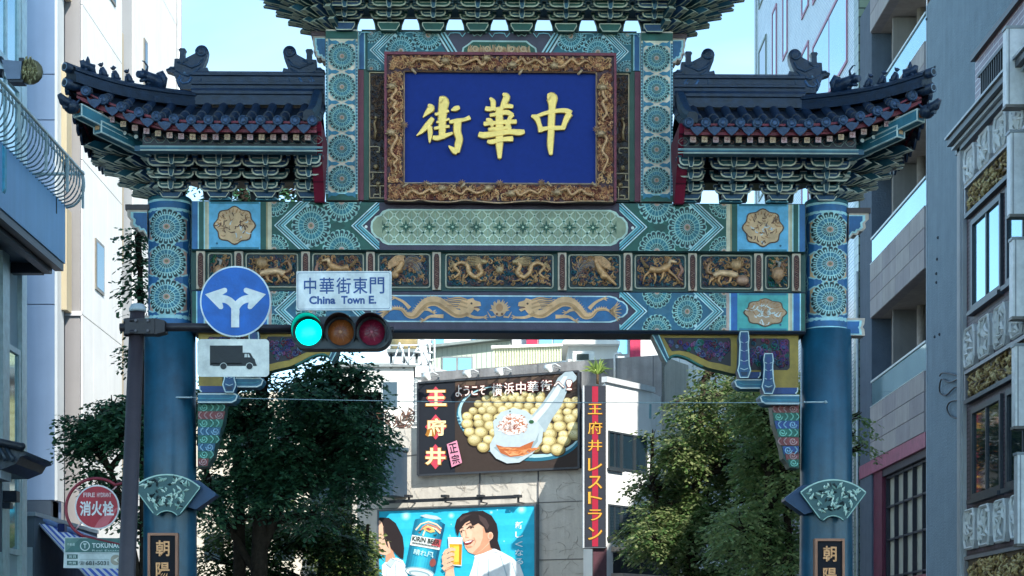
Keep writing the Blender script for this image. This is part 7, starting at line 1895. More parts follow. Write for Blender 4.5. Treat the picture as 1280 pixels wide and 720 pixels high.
def roofscape():
    def unit(name, label, cat, px, py, Y): r = empty(name, pw(px, py, Y)); tag(r, label, cat); return r, Y / FPX
    zA = PA.z(700, 454)
    # rooftop shed with two window panes
    r, u = unit('rooftop_shed', 'pale green rooftop shed with a two pane window above the dark billboard', 'shed', 540, 470, 66)
    m = MB(); m.prism([(0, 0), (98 * u, 0), (98 * u, 44 * u), (0, 36 * u)], 0, 6, '#b5c0b4'); m.build('wall', 'panel', r)
    for i in range(16): m = MB(); m.box(i * 6.2 * u, i * 6.2 * u + .02, -.02, 0, 0, (34 + i * .5) * u, '#9aa89c'); m.build('wall_seam', 'metal', r)
    m = MB(); q = [(-6 * u, 33 * u), (100 * u, 45 * u), (100 * u, 48 * u), (-6 * u, 36.5 * u)]; m.prism(q, -.4, 6.2, '#7d8886'); m.build('roof', 'metal', r)
    m = MB(); m.box(12 * u, 51 * u, -.06, -.0, 4 * u, 24 * u, '#7f8a8c'); wd = m.build('window', 'metal', r)
    for a in (14, 33): m = MB(); m.box(a * u, (a + 16) * u, -.075, -.061, 6 * u, 22 * u, '#b8c4c8'); m.build('pane', 'skyglass', wd)
    # corrugated enclosure
    r, u = unit('corrugated_enclosure', 'cream corrugated metal enclosure on the roof, between the shed and white hut', 'enclosure', 617, 459, 63)
    m = MB(); m.prism([(0, 0), (85 * u, 8 * u), (85 * u, 26 * u), (0, 23 * u)], .05, .12, '#b8bca0'); m.build('sheet', 'metal', r)
    for i in range(26): m = MB(); a = i * 3.3; m.box(a * u, (a + 1.6) * u, 0, .06, a / 85 * 8 * u, (23 + a / 85 * 3) * u, '#d0d2b4'); m.build('corrugation', 'metal', r)
    m = MB(); m.prism([(-3 * u, 23 * u), (86 * u, 26 * u), (86 * u, 29 * u), (-3 * u, 26.5 * u)], -.1, .3, '#dfe2de'); m.build('top_rail', 'metal', r)
    # white hut
    r, u = unit('white_roof_hut', 'small white hut with an overhanging roof slab behind the air conditioner', 'hut', 702, 452, 66)
    m = MB(); m.box(8 * u, 70 * u, 0, 3, -12 * u, 22 * u, '#dedfdc'); m.build('wall', 'panel', r)
    m = MB(); m.prism([(0, 20 * u), (2 * u, 24 * u), (40 * u, 30 * u), (72 * u, 23 * u), (72 * u, 19 * u), (2 * u, 19 * u)], -.5, 3.2, '#eeeeea'); m.build('roof', 'panel', r)
    r, u = unit('air_conditioner', 'white rooftop air conditioning unit with a dark grille', 'machine', 716, 451, 62)
    m = MB(); m.box(0, 27 * u, 0, .6, -1 * u, 12 * u, '#d8dad6'); m.build('case', 'metal', r)
    m = MB(); m.box(5 * u, 20 * u, -.02, 0, 1 * u, 8.5 * u, '#2c3a38'); [m.box(5 * u, 20 * u, -.04, -.021, (1.5 + i) * u, (1.8 + i) * u, '#55625f') for i in range(7)]; m.build('grille', 'metal', r)
    # posts and lamps on the parapet
    for px, nm in ((550, 'leftmost'), (600, 'second from the left'), (640, 'third from the left'), (701, 'rightmost')):
        py = 478.7 - 13.2 * (px - 527) / 200.5; r = empty('billboard_lamp', PA.pt(px, py, .5)); u = .024; n = Vector((PA.n[0], PA.n[1], 0)); t = Vector((-PA.t[0], -PA.t[1], 0))
        m = MB(); m.tube([tuple(n * -.45), tuple(n * -.45 + Vector((0, 0, .15))), tuple(t * -.2 + n * .1 + Vector((0, 0, .2))), tuple(t * .15 + n * .2 + Vector((0, 0, .2))), tuple(t * .3 + n * .15 + Vector((0, 0, .1)))], .022, '#c9ced0', n=5); m.build('arm', 'metal', r)
        m = MB(); m.tube([tuple(t * -.22 + n * .15 + Vector((0, 0, .12))), tuple(t * .0 + n * .2 + Vector((0, 0, .08)))], [.09, .13], '#dde0e0', n=8); m.build('lamp_head', 'metal', r)
        tag(r, f'white arm lamp above the dark billboard, {nm} of four', 'lamp', 'arm lamps over the dark billboard')
    r = empty('roof_pole', PA.pt(770, 478, .1)); k = .0242; m = MB(); m.tube([(0, 0, 0), (0, 0, 33 * k), (.04, 0, 35 * k), (.2, 0, 36 * k)], .035, '#d5d9da', n=6); m.build('pole', 'metal', r); m = MB(); m.box(.0, .22, -.05, .05, 34.5 * k, 36 * k, '#e0e3e3'); m.build('cap', 'metal', r); tag(r, 'thin white pole with a bent top against the grey parapet, right of the spiky plant', 'pole')
    # spiky plant
    r = empty('spiky_plant', tuple(PA.pt(757, 479, .6))); m = MB(); g = random.Random(8)
    for i in range(70):
        a = g.random() * 6.28; e = .3 + 1.1 * g.random(); l = .35 + .25 * g.random(); d = Vector((math.cos(a) * math.cos(e), math.sin(a) * math.cos(e) * .8, math.sin(e))); b = Vector((0, 0, .18))
        m.tube([b, b + d * l * .6 + Vector((0, 0, .03)), b + d * l + Vector((0, 0, -.12 * math.cos(e)))], [.012, .02, .003], ('#7c9448', '#98ab5c', '#5f7a3c')[i % 3], n=3)
    m.build('leaves', 'matte', r); m = MB(); m.tube([(0, 0, -.1), (0, 0, .2)], .04, '#5a4a38', n=6); m.build('stem', 'bark', r); tag(r, 'yellow green spiky plant growing on the roof edge above the vertical sign', 'plant')
    # tank and steel frame
    r, u = unit('water_tank', 'beige rooftop water tank just under the gate beam, beside the traffic light', 'tank', 505, 437, 66)
    m = MB(); m.lathe([(0, -2 * u), (17 * u, -2 * u), (17.5 * u, 24 * u), (12 * u, 30 * u), (0, 31 * u)], (0, 0, 0), '#cdbb8c', n=20); m.lathe([(17.6 * u, 0), (18 * u, 1 * u), (17.6 * u, 2 * u)], (0, 0, 0), '#a8986c', n=20); m.build('tank', 'paint', r); m = MB(); m.box(-20 * u, 20 * u, -.5, .5, -6 * u, -2 * u, '#7c8688'); [m.tube([(x * u, 0, -24 * u), (x * u, 0, -6 * u)], .05, '#7c8688', n=5) for x in (-16, 0, 16)]; m.build('stand', 'metal', r)
    r, u = unit('steel_frame', 'tangle of white steel frame and ladder on the low roof left of the shed', 'frame', 517, 470, 61)
    m = MB(); B = lambda x0, y0, x1, y1, w_=.03: m.tube([(x0 * u, 0, y0 * u), (x1 * u, .2, y1 * u)], w_, '#d3dbdf', n=5)
    for q in ((-26, 15, -18, 42), (-18, 42, -8, 15), (-6, 15, -6, 40), (-4, 20, 8, 42), (8, 42, 20, 12), (20, 48, 20, -12), (26, 48, 26, -6), (8, 46, 24, 46), (-30, 38, 20, 40), (0, 30, 22, 30), (-28, 15, 20, 15), (20, 30, 26, 30), (20, 20, 26, 20), (20, 10, 26, 10), (20, 40, 26, 40), (-14, 18, -14, 38), (10, 15, 14, 36)): B(*q)
    m.build('bars', 'metal', r)
    # white annexe with its window
    r, u = unit('white_annexe', 'low white annexe with a dark window at the left of the dark billboard', 'building', 470, 640, 66)
    m = MB(); m.box(-60 * u, 47 * u, 0, 6, -175 * u, 181 * u, '#dcdcd8'); m.box(47 * u, 118 * u, .0, 5, -175 * u, 168 * u, '#e2e2de'); m.build('wall', 'panel', r)
    m = MB(); m.box(-61 * u, 50 * u, -.15, 6, 181 * u, 185 * u, '#8c9496'); m.prism([(49 * u, 168.2 * u), (120 * u, 168.2 * u), (120 * u, 170 * u), (49 * u, 184 * u)], -.1, 5, '#c9ced0'); m.build('roof', 'metal', r)
    m = MB(); m.box(7 * u, 28 * u, -.06, -.0, 130 * u, 164 * u, '#c3c8ca'); wd = m.build('window', 'metal', r); m = MB(); m.box(9 * u, 26.5 * u, -.08, -.061, 131 * u, 162 * u, '#4a5a66'); m.build('pane', 'glass', wd)
    m = MB(); m.box(49 * u, 53 * u, -.1, -.0, 110 * u, 166 * u, '#9aa0a2'); [m.box(48 * u, 54 * u, -.12, -.1, (112 + 7 * i) * u, (113 + 7 * i) * u, '#c3c8ca') for i in range(8)]; m.build('ladder', 'metal', r)
    m = MB(); g = random.Random(3); pw_ = []
    for i in range(120):
        x, y = (2 + 50 * g.random()), 60 + 66 * g.random(); a = g.random() * 6.3; pts = []
        for k in range(6): pts.append((x * u, -.03, y * u)); a += (g.random() - .5) * 1.4; x += 3 * math.cos(a); y += 2.5 * math.sin(a)
        m.tube(pts, .018, ('#6a4a44', '#8a6a5c', '#5a504a')[i % 3], n=3)
    m.build('dry_vines', 'bark', r)['kind'] = 'stuff'
    # red striped tower behind
    r, u = unit('red_striped_building', 'white and glass building with upright crimson stripes behind the rooftop huts', 'building', 650, 470, 95)
    m = MB(); m.box(-170 * u, 360 * u, 0, 12, -350 * u, 90 * u, '#d4d8da'); m.build('wall', 'panel', r)
    for x0, x1 in ((8, 22), (137, 150)): m = MB(); m.box(x0 * u, x1 * u, -.5, 0, -300 * u, 90 * u, '#c02450'); m.build('crimson_stripe', 'paint', r)
    for i, (x0, x1) in enumerate(((24, 40), (42, 58), (62, 78), (80, 96), (98, 114), (116, 134))):
        for z in (27, 52): m = MB(); m.box(x0 * u, x1 * u, -.1, -.0, z * u, (z + 22) * u, '#5f88a4'); m.build('window', 'skyglass' if z > 30 else 'skyglass', r)
    for i, (x0, x1) in enumerate(((-160, -140), (-110, -95), (-60, -50), (-40, -30))): m = MB(); m.box(x0 * u, x1 * u, -.1, -.0, 36 * u, 60 * u, '#7c98a8'); m.build('window', 'skyglass', r)
    # pale buildings behind the right tree
    r, u = unit('pale_block', 'bright pale building with a wall ladder behind the right hand tree', 'building', 832, 640, 59)
    m = MB(); m.box(0, 115 * u, 0, 8, -175 * u, 205 * u, '#e0e2e2'); m.build('wall', 'panel', r)
    for i in range(1, 7): m = MB(); m.box(i * 17 * u, i * 17 * u + .02, -.015, 0, -170 * u, 203 * u, '#b4babc'); m.build('wall_joint', 'metal', r)
    for i in range(5): m = MB(); m.box(0, 115 * u, -.02, 0, (-90 + 60 * i) * u, (-90 + 60 * i) * u + .02, '#b4babc'); m.build('wall_joint', 'metal', r)
    m = MB(); [m.box(2 * u, 5 * u, -.15, -.1, (40 + 9 * i) * u, (41 + 9 * i) * u, '#5a6266') for i in range(17)]; m.box(1.4 * u, 2 * u, -.16, -.1, 20 * u, 200 * u, '#e9ecec'); m.box(5 * u, 5.6 * u, -.16, -.1, 20 * u, 200 * u, '#e9ecec'); m.build('wall_ladder', 'metal', r)
    m = MB(); m.box(4 * u, 11 * u, -.4, 0, 127 * u, 140 * u, '#b8bebf'); m.build('meter_box', 'metal', r)
    m = MB(); m.box(6 * u, 34 * u, -.3, 0, 90 * u, 108 * u, '#7a8a6a'); m.build('awning', 'metal', r)
    r, u = unit('beige_block', 'beige building glimpsed between the trees under the gate on the left', 'building', 60, 640, 66)
    m = MB(); m.box(0, 420 * u, 0, 8, -175 * u, 150 * u, '#cfc8ba'); m.build('wall', 'plaster', r)
    for i in range(9):
        for j in range(3): m = MB(); m.box((20 + 44 * i) * u, (44 + 44 * i) * u, -.05, 0, (-60 + 70 * j) * u, (-28 + 70 * j) * u, '#4e5a62'); m.build('window', 'glass', r)
    r, u = unit('grey_block', 'grey building far behind the right column', 'building', 930, 640, 78)
    m = MB(); m.box(0, 180 * u, 0, 8, -175 * u, 130 * u, '#b3b6b4'); m.build('wall', 'plaster', r)
    for i in range(5):
        for j in range(3): m = MB(); m.box((14 + 34 * i) * u, (34 + 34 * i) * u, -.05, 0, (-60 + 60 * j) * u, (-30 + 60 * j) * u, '#4e5a62'); m.build('window', 'glass', r)
roofscape()

# =================================================================== TREES
def leaf_cloud(clumps, n, size, cols, seed, droop=.3):
    """many small leaf blades in sprays spread through the clumps (x, y, z, r, weight)"""
    g = random.Random(seed); V = []; F = []; C = []
    tot = sum(c[4] for c in clumps)
    for cx, cy, cz, cr, wt in clumps:
        k = int(n * wt / tot)
        tone = g.random()
        while k > 0:
            a = g.random() * 6.283; e = math.asin(2 * g.random() - 1); q = cr * (.35 + .65 * g.random() ** .6)
            x, y, z = cx + q * math.cos(a) * math.cos(e), cy + q * math.sin(a) * math.cos(e) * .8, cz + q * math.sin(e) * .72
            da = a + (g.random() - .5); de = e * .4 - droop + (g.random() - .5) * .7
            dx, dy, dz = math.cos(da) * math.cos(de), math.sin(da) * math.cos(de), math.sin(de)
            for j in range(7):           # a spray: leaves alternate along a twig
                t = j * size * .55; px, py, pz = x + dx * t, y + dy * t, z + dz * t - .02 * j * j * size
                s = 1 if j % 2 else -1; l = size * (.8 + .5 * g.random()); w_ = l * .3
                b = da + s * .9; ux, uy, uz = math.cos(b) * .9, math.sin(b) * .9, dz * .4 - .25 + (g.random() - .5) * .5
                i = len(V); nx, ny = -uy * w_, ux * w_; nz = (g.random() - .5) * w_ * 1.6
                V += [(px, py, pz), (px + ux * l * .5 + nx, py + uy * l * .5 + ny, pz + uz * l * .5 + nz), (px + ux * l, py + uy * l, pz + uz * l), (px + ux * l * .5 - nx, py + uy * l * .5 - ny, pz + uz * l * .5 - nz)]
                F.append((i, i + 1, i + 2, i + 3))
                c = cols[min(int((tone * .5 + g.random() * .5) * len(cols)), len(cols) - 1)]; C.append(hx(c))
            k -= 7
    return V, F, C
M['leaf'] = mat('leaf', rough=.42, noise=.3, nscale=1.6, spec=.5)
def _leaf_trans(m):
    n = m.node_tree.nodes; l = m.node_tree.links; b = n["Principled BSDF"]; out = n["Material Output"]
    tr = n.new("ShaderNodeBsdfTranslucent"); mx = n.new("ShaderNodeMixShader"); mx.inputs[0].default_value = .45
    l.new(b.inputs['Base Color'].links[0].from_socket, tr.inputs['Color']); l.new(b.outputs[0], mx.inputs[1]); l.new(tr.outputs[0], mx.inputs[2]); l.new(mx.outputs[0], out.inputs[0])
_leaf_trans(M['leaf'])
def tree(name, label, base, stems, clumps, n, size, cols, seed, group=None):
    r = empty(name, (base[0], base[1], 0)); g = random.Random(seed)
    m = MB(); bx, by = base
    for st in stems:
        pts = smooth([(p[0] - bx, p[1] - by, p[2]) for p in st[0]], 3); k = len(pts)
        m.tube(pts, [st[1] + (st[2] - st[1]) * i / (k - 1) for i in range(k)], '#3b322b', n=8)
    for cx, cy, cz, cr, wt in clumps:     # limbs into the clumps
        # from the nearest stem point below
        best = min((p for st in stems for p in smooth(st[0], 3)), key=lambda p: (p[0] - cx) ** 2 + (p[1] - cy) ** 2 + (p[2] - cz) ** 2 + (4 if p[2] > cz else 0))
        p0 = Vector(best) - Vector((bx, by, 0)); p1 = Vector((cx - bx, cy - by, cz)); mid = p0.lerp(p1, .5) + Vector((0, 0, .12))
        m.tube(smooth([tuple(p0), tuple(mid), tuple(p1)], 3), [.06, .05, .045, .04, .03, .025, .018], '#372f29', n=5)
        for q in range(5):
            d = Vector((g.random() - .5, g.random() - .5, g.random() - .3)).normalized() * cr * .9; m.tube([tuple(p1.lerp(p0, .25)), tuple(p1 + d * .5), tuple(p1 + d)], [.022, .014, .006], '#372f29', n=3)
    m.build('trunk', 'bark', r)
    V, F, C = leaf_cloud([(c[0] - bx, c[1] - by, c[2], c[3], c[4]) for c in clumps], n, size, cols, seed)
    mb = MB(); mb.v, mb.f, mb.c = V, F, C; mb.m = [0] * len(F); mb.sm = [False] * len(F)
    o = mb.build('crown', 'leaf', r); o['kind'] = 'stuff'
    tag(r, label, 'tree', group); return r
def clumps_px(lst, Y, seed, jit=.5):
    g = random.Random(seed); out = []
    for px, py, rp in lst:
        yy = Y + (g.random() - .5) * 2 * jit; p = pw(px, py, yy); rr_ = rp * yy / FPX; out.append((p.x, yy, p.z, rr_, rr_ ** 2))
    return out
def fill(poly, Y, n, rp, seed, jit=.9):
    """scatter clumps inside an outline"""
    g = random.Random(seed); x0, x1 = min(p[0] for p in poly), max(p[0] for p in poly); y0, y1 = min(p[1] for p in poly), max(p[1] for p in poly); out = []
    while len(out) < n:
        x, y = x0 + (x1 - x0) * g.random(), y0 + (y1 - y0) * g.random(); c = False
        for i in range(len(poly)):
            (ax, ay), (bx, by) = poly[i - 1], poly[i]
            if (ay > y) != (by > y) and x < (bx - ax) * (y - ay) / (by - ay) + ax: c = not c
        if c: out.append((x, y, rp * (.6 + .7 * g.random())))
    return clumps_px(out, Y, seed + 1, jit)
DARKL = ['#3c6a50', '#4a7a5a', '#5a8c66', '#345c44', '#6a9a70', '#4e8068']
MIDL = ['#5e7a46', '#708650', '#828e5e', '#52703e', '#909a6a', '#647e4a']
LITL = ['#5a7036', '#6e8244', '#86925a', '#4a6030']
def bp(px, Y): return ((px - 640) * Y / FPX, Y)
Y = 31.5
L = fill([(250, 480), (300, 465), (345, 478), (400, 465), (430, 465), (452, 485), (466, 530), (456, 580), (425, 620), (400, 645), (330, 650), (262, 640), (245, 560)], Y, 46, 26, 3)
L += clumps_px([(262, 232, 14), (300, 236, 14), (330, 245, 16), (365, 240, 13), (300, 270, 24), (340, 290, 24), (270, 300, 20), (300, 340, 22), (345, 360, 24), (390, 400, 22), (300, 420, 26), (350, 430, 26), (420, 445, 16), (455, 466, 12), (472, 500, 11), (478, 545, 10)], Y, 5, .3)
X = lambda px: (px - 640) * Y / FPX
tree('street_tree', 'large dark leafy street tree behind the left column and traffic light', (X(325), Y), [([(X(325), Y, 0), (X(324), Y, 3), (X(328), Y, 5), (X(322), Y, 8), (X(310), Y, 9)], .17, .05), ([(X(297), Y + .3, 0), (X(296), Y + .3, 3.2), (X(292), Y + .3, 5), (X(270), Y, 7)], .13, .05), ([(X(325), Y, 3.2), (X(370), Y, 4.6), (X(420), Y, 5.6)], .09, .04), ([(X(325), Y, 2.8), (X(270), Y + .3, 4), (X(250), Y, 5)], .07, .03)], L, 40000, .092, DARKL, 11)
Y = 36.0
L = fill([(250, 650), (400, 625), (440, 660), (440, 720), (380, 735), (250, 735)], Y, 26, 24, 8, 1.0)
tree('street_tree', 'lower green tree behind the dark one, in front of the beer billboard', bp(400, Y), [([(*bp(400, Y), 0), (*bp(398, Y), 2), (*bp(405, Y), 4)], .12, .05), ([(*bp(400, Y), 1.4), (*bp(450, Y), 3), (*bp(460, Y), 4)], .07, .03)], L, 13000, .10, ['#2f4a2a', '#48663a', '#3a5630', '#6a8046'], 12)
Y = 47.0
L = fill([(420, 680), (440, 660), (462, 680), (462, 720), (420, 735)], Y, 10, 20, 9, 1.0)
tree('street_tree', 'sunlit yellow green tree at the lower left corner of the beer billboard', bp(445, Y), [([(*bp(445, Y), 0), (*bp(447, Y), 2.5), (*bp(455, Y), 4.5)], .12, .05)], L, 7000, .13, LITL + ['#94a060'], 13)
Y = 29.5
L = fill([(95, 520), (125, 500), (150, 490), (185, 490), (190, 600), (170, 680), (150, 650), (130, 610), (100, 595), (92, 560)], Y, 15, 15, 14, .4) + clumps_px([(170, 300, 11), (178, 330, 13), (172, 360, 12), (182, 400, 12), (176, 440, 14), (182, 290, 9), (100, 560, 14), (130, 535, 20), (112, 590, 12), (160, 640, 14), (180, 660, 14), (176, 560, 18)], Y, 6, .2)
tree('street_tree', 'slim dark tree between the white building and the left column', bp(180, Y), [([(*bp(180, Y), 0), (*bp(181, Y), 3), (*bp(178, Y), 6), (*bp(174, Y), 8)], .11, .03), ([(*bp(180, Y), 2.4), (*bp(150, Y), 4), (*bp(115, Y), 5)], .06, .03)], L, 9500, .09, DARKL, 15)
Y = 31.5
L = fill([(940, 520), (960, 480), (990, 465), (1002, 500), (1002, 720), (930, 735), (915, 660), (930, 580)], Y, 30, 24, 21) + clumps_px([(1072, 520, 10), (1068, 545, 12), (1076, 560, 9)], Y, 22, .2)
tree('street_tree', 'dense olive green tree just left of the right column', bp(962, Y), [([(*bp(962, Y), 0), (*bp(960, Y), 2.5), (*bp(962, Y), 4.5), (*bp(970, Y), 6)], .12, .05), ([(*bp(990, Y), 0), (*bp(988, Y), 3), (*bp(975, Y), 5)], .1, .04)], L, 21000, .09, ['#6a8c58', '#7a9860', '#8ea26a', '#9aa870', '#6e8c5c'], 23)
Y = 38.0
L = fill([(825, 600), (840, 565), (860, 525), (895, 480), (940, 470), (985, 480), (990, 700), (940, 735), (815, 735), (800, 700), (812, 640)], Y, 60, 23, 24, 1.4) + clumps_px([(888, 468, 12), (905, 458, 10), (925, 455, 12), (868, 500, 12), (816, 545, 10), (800, 610, 11), (790, 665, 11), (842, 505, 9)], Y, 27, .4)
tree('street_tree', 'sunlit feathery tree in front of the white restaurant wing', bp(862, Y), [([(*bp(862, Y), 0), (*bp(860, Y), 2.5), (*bp(870, Y), 5), (*bp(880, Y), 7)], .15, .05), ([(*bp(862, Y), 2), (*bp(830, Y), 4), (*bp(815, Y), 5)], .08, .03)], L, 40000, .1, MIDL, 25)

# =================================================================== SIGNALS AND SIGNS
SY = 19.0; SU = SY / FPX
def sp(px, py, Y=SY): return pw(px, py, Y)
def signal_pole():
    b0 = pw(134, 1016, SY); r = empty('signal_pole', (pw(150, 1016, SY).x, SY, 0)); bx = r.location.x
    m = MB(); t = sp(172, 386); lo = Vector(((152 - 640) * SU, SY, 0)); lo.x = t.x + (sp(158.5, 720).x - t.x) / (t.z - sp(158.5, 720).z) * t.z
    a = Vector((lo.x - bx, 0, 0)); b = Vector((t.x - bx, 0, t.z))
    m.tube([a, a.lerp(b, .3), b], [.098, .09, .074], '#3a3238', n=18); m.build('post', 'metal', r)
    m = MB(); m.lathe([(.0, .05), (.06, .045), (.085, .0), (.085, -.03), (.0, -.03)], tuple(b), '#a9b2b6', n=16); m.build('cap', 'metal', r)
    z = sp(0, 409.5).z; x0, x1 = sp(150, 0).x - bx, sp(372, 0).x - bx
    m = MB(); m.tube([(x0, .0, z), (sp(230, 0).x - bx, 0, z + .005), (x1, 0, z - .01)], [.042, .042, .036], '#2f2a30', n=12); m.tube([(x1 - .02, 0, z - .01), (sp(492, 0).x - bx, 0, z - .02)], .03, '#2f2a30', n=10); m.build('arm', 'metal', r)
    m = MB(); xx = sp(165, 0).x - bx
    m.box(xx - .05, xx + .24, -.1, .1, z - .075, z + .075, '#2b262c'); m.prism([(xx + .24, z + .08), (xx + .34, z + .055), (xx + .34, z - .055), (xx + .24, z - .08)], -.09, .09, '#2b262c')
    for i in (0, 1): m.lathe([(.092, -.02), (.105, -.02), (.105, .02), (.092, .02)], (xx + .02, 0, z - .06 + i * .12), '#241f26', n=16)
    m.build('clamp', 'metal', r)
    for i in range(4): m = MB(); m.tube([(xx + .06 + i % 2 * .12, -.105, z - .05 + i // 2 * .1), (xx + .06 + i % 2 * .12, -.13, z - .05 + i // 2 * .1)], .014, '#5a555c', n=6); m.build('bolt', 'metal', r)
    tag(r, 'leaning dark brown steel pole with a horizontal arm carrying the signals, left foreground', 'pole')
signal_pole()
def traffic_light():
    z = sp(0, 419).z; cx = sp(428, 0).x; r = empty('traffic_light', (cx, SY, z))
    m = MB(); hw, hh = 62 * SU, 20 * SU
    m.prism([(-hw + hh * .9 + a * 0, 0) for a in ()] or rr(-hw, -hh, hw, hh, hh * .95, 8), -.16, .06, '#2c3238'); m.build('housing', 'metal', r)
    for px, c, on in ((388, '#00f0d8', 1), (428, '#b0602c', 0), (466.5, '#8a1838', 0)):
        x = (px - 428) * SU; rad = 16 * SU
        m = MB(); m.lathe([(rad * 1.22, -.17), (rad * 1.02, -.17), (rad * 1.0, -.165)], (x, 0, 0), '#22282e', n=28, axis='y'); hd = m.build('lens_ring', 'metal', r)
        m = MB()
        prof_a0, prof_a1 = R(-35), R(215); n = 26
        for k in range(n):
            a, b = prof_a0 + (prof_a1 - prof_a0) * k / n, prof_a0 + (prof_a1 - prof_a0) * (k + 1) / n
            d = lambda q: .17 + .24 * max(0, math.sin((q - prof_a0) / (prof_a1 - prof_a0) * PI)) ** .6
            for rr_, c2 in ((rad * 1.24, '#2a3036'), (rad * 1.20, '#1d2227')):
                q = [(x + rr_ * math.cos(a), -.16, rr_ * math.sin(a)), (x + rr_ * math.cos(b), -.16, rr_ * math.sin(b)), (x + rr_ * math.cos(b), -d(b), rr_ * math.sin(b)), (x + rr_ * math.cos(a), -d(a), rr_ * math.sin(a))]; m.face(q if rr_ > rad * 1.22 else q[::-1], c2, 0, True)
            m.face([(x + rad * 1.24 * math.cos(a), -d(a), rad * 1.24 * math.sin(a)), (x + rad * 1.24 * math.cos(b), -d(b), rad * 1.24 * math.sin(b)), (x + rad * 1.2 * math.cos(b), -d(b), rad * 1.2 * math.sin(b)), (x + rad * 1.2 * math.cos(a), -d(a), rad * 1.2 * math.sin(a))], '#343b42')
        m.build('visor', 'metal', r)
        m = MB(); prof = [(rad, -.165), (rad * .8, -.185), (rad * .5, -.198), (rad * .2, -.204), (0, -.205)]; m.lathe(prof, (x, 0, 0), c if on else [c, c, '#9c5030' if px < 450 else '#7a1634', c], n=28, axis='y')
        m.build('lens', mat('lit green lens', rough=.3, noise=0, emit=1.0) if on else 'lacquer', r)
        if not on:
            m = MB()
            for k in range(10): a = k * PI / 5; m.tube([(x + rad * .12 * math.cos(a), -.212, rad * .12 * math.sin(a)), (x + rad * .75 * math.cos(a), -.196, rad * .75 * math.sin(a))], .0035, '#c87a50' if px < 450 else '#a83a52', n=3)
            m.ball((x, -.207, 0), (.02, .008, .02), '#d89a78' if px < 450 else '#c06070'); m.build('lens_rib', 'lacquer', r)
    m = MB(); m.tube([(-.15, .0, hh * .9), (-.15, 0, 9.5 * SU + .01)], .02, '#2f2a30', n=6); m.build('hanger', 'metal', r)
    tag(r, 'horizontal traffic light with its green lamp lit', 'traffic light')
traffic_light()
def road_signs():
    # blue direction sign
    c = sp(294.5, 377, SY - .12); u = (SY - .12) / FPX; r = empty('direction_sign', tuple(c)); rad = 44.5 * u
    m = MB(); m.lathe([(0, .004), (rad, .004), (rad, -.004), (0, -.004)], (0, 0, 0), ['#8a9298', '#cfd8dc', '#e6eef0'], n=64, axis='y', smooth=False); m.build('plate', 'paint', r)
    P = Paint(lambda x, v, h: ((x - 294.5) * u, -.005 - h, (377 - v) * u), step=.0015)
    P.disc(294.5, 377, 42.6, '#1468c4', 1, 64); P.build('blue_field', 'paint', r)
    P = Paint(lambda x, v, h: ((x - 294.5) * u, -.005 - h, (377 - v) * u), step=.0015); W = '#f4f4f0'
    P.line([(294.3, 409.5), (294.3, 386)], 10, W, 8)
    for s in (-1, 1):
        X_ = lambda x: 294.5 + s * (x - 294.5); o = 1 + (s > 0)
        cv = smooth([(294.4, 394), (294.6, 386), (299, 379), (306, 374.5), (314, 373.5)], 4); P.line([(X_(a), b) for a, b in cv], 9.5, W, 1 + o * 1.5)
        P.poly([(X_(a), b) for a, b in ((332.5, 368), (308.3, 359.9), (306, 360.4), (304.8, 362.3), (305.2, 365.2), (311, 368.8), (312, 376), (310, 382), (309.8, 385), (311.5, 386.8), (314.5, 386.4))], W, 1.7 + o * 1.5)
    P.build('white_arrows', 'paint', r)
    m = MB(); m.box(-.03, .03, .005, .12, -.35, .15, '#7a8288'); m.tube([(-.15, .06, -.23), (.15, .06, -.23)], .03, '#3a3238', n=8); m.build('bracket', 'metal', r)
    tag(r, 'round blue road sign with two white arrows splitting left and right', 'road sign')
    # lorry plate
    c = sp(291.5, 447.5, SY - .1); u = (SY - .1) / FPX; r = empty('lorry_plate', tuple(c)); z = lambda v: (447.5 - v) * u; x = lambda q: (q - 291.5) * u
    m = MB(); m.prism(rr(x(246.5), z(471), x(336.5), z(424), 5 * u, 5), -.004, .004, '#f2f0e8', side='#9aa0a2'); m.build('plate', 'paint', r)
    P = Paint(lambda a, v, h: (x(a), -.004 - h, z(v)), step=.002); K = '#15181f'
    P.rect(262.5, 432, 303.5, 457, K, 1); P.poly([(262.5, 454), (303, 454), (303, 457), (268, 457), (268, 455), (262.5, 455)], K, 1); P.poly([(303, 441), (311.5, 441), (313.5, 442), (316.5, 447.5), (318.5, 449), (320, 455), (321.5, 456.5), (320.5, 457.5), (303, 457.5), (266, 457.5), (266, 455), (303, 455)], K, 1.5)
    P.poly([(306, 442.5), (311, 442.5), (313, 446.8), (305.6, 446.8)], '#dcdcd6', 3); P.rect(309, 442, 309.8, 447, K, 4)
    for q in (279.5, 312): P.disc(q, 458, 4.6, '#dcdcd6', 2.2, 20); P.disc(q, 458, 3.9, K, 3, 20)
    P.build('lorry_symbol', 'paint', r)
    m = MB(); m.box(-.03, .03, .005, .09, -.1, .4, '#7a8288'); m.build('bracket', 'metal', r)
    tag(r, 'white rectangular plate with a black lorry symbol under the blue arrow sign', 'road sign')
    # place name sign
    c = sp(430, 363.5, SY - .05); u = (SY - .05) / FPX; r = empty('place_name_sign', tuple(c)); z = lambda v: (363.5 - v) * u; x = lambda q: (q - 430) * u
    m = MB(); m.prism(rr(x(370.5), z(388), x(489.5), z(339), 1.5 * u, 3), -.006, .01, '#f2f3f2', side='#a9b0b8'); m.build('plate', 'paint', r)
    mp = lambda a, v, h: (x(a), -.006 - h, z(v) - (a - 430) * u * -.006)
    P = Paint(mp, step=.0015); NB = '#2d5596'
    q = rr(372.4, 341, 487.6, 386.2, 2.5, 4); P.line(q + [q[0]], .55, '#56739c', 1); P.build('border', 'paint', r)
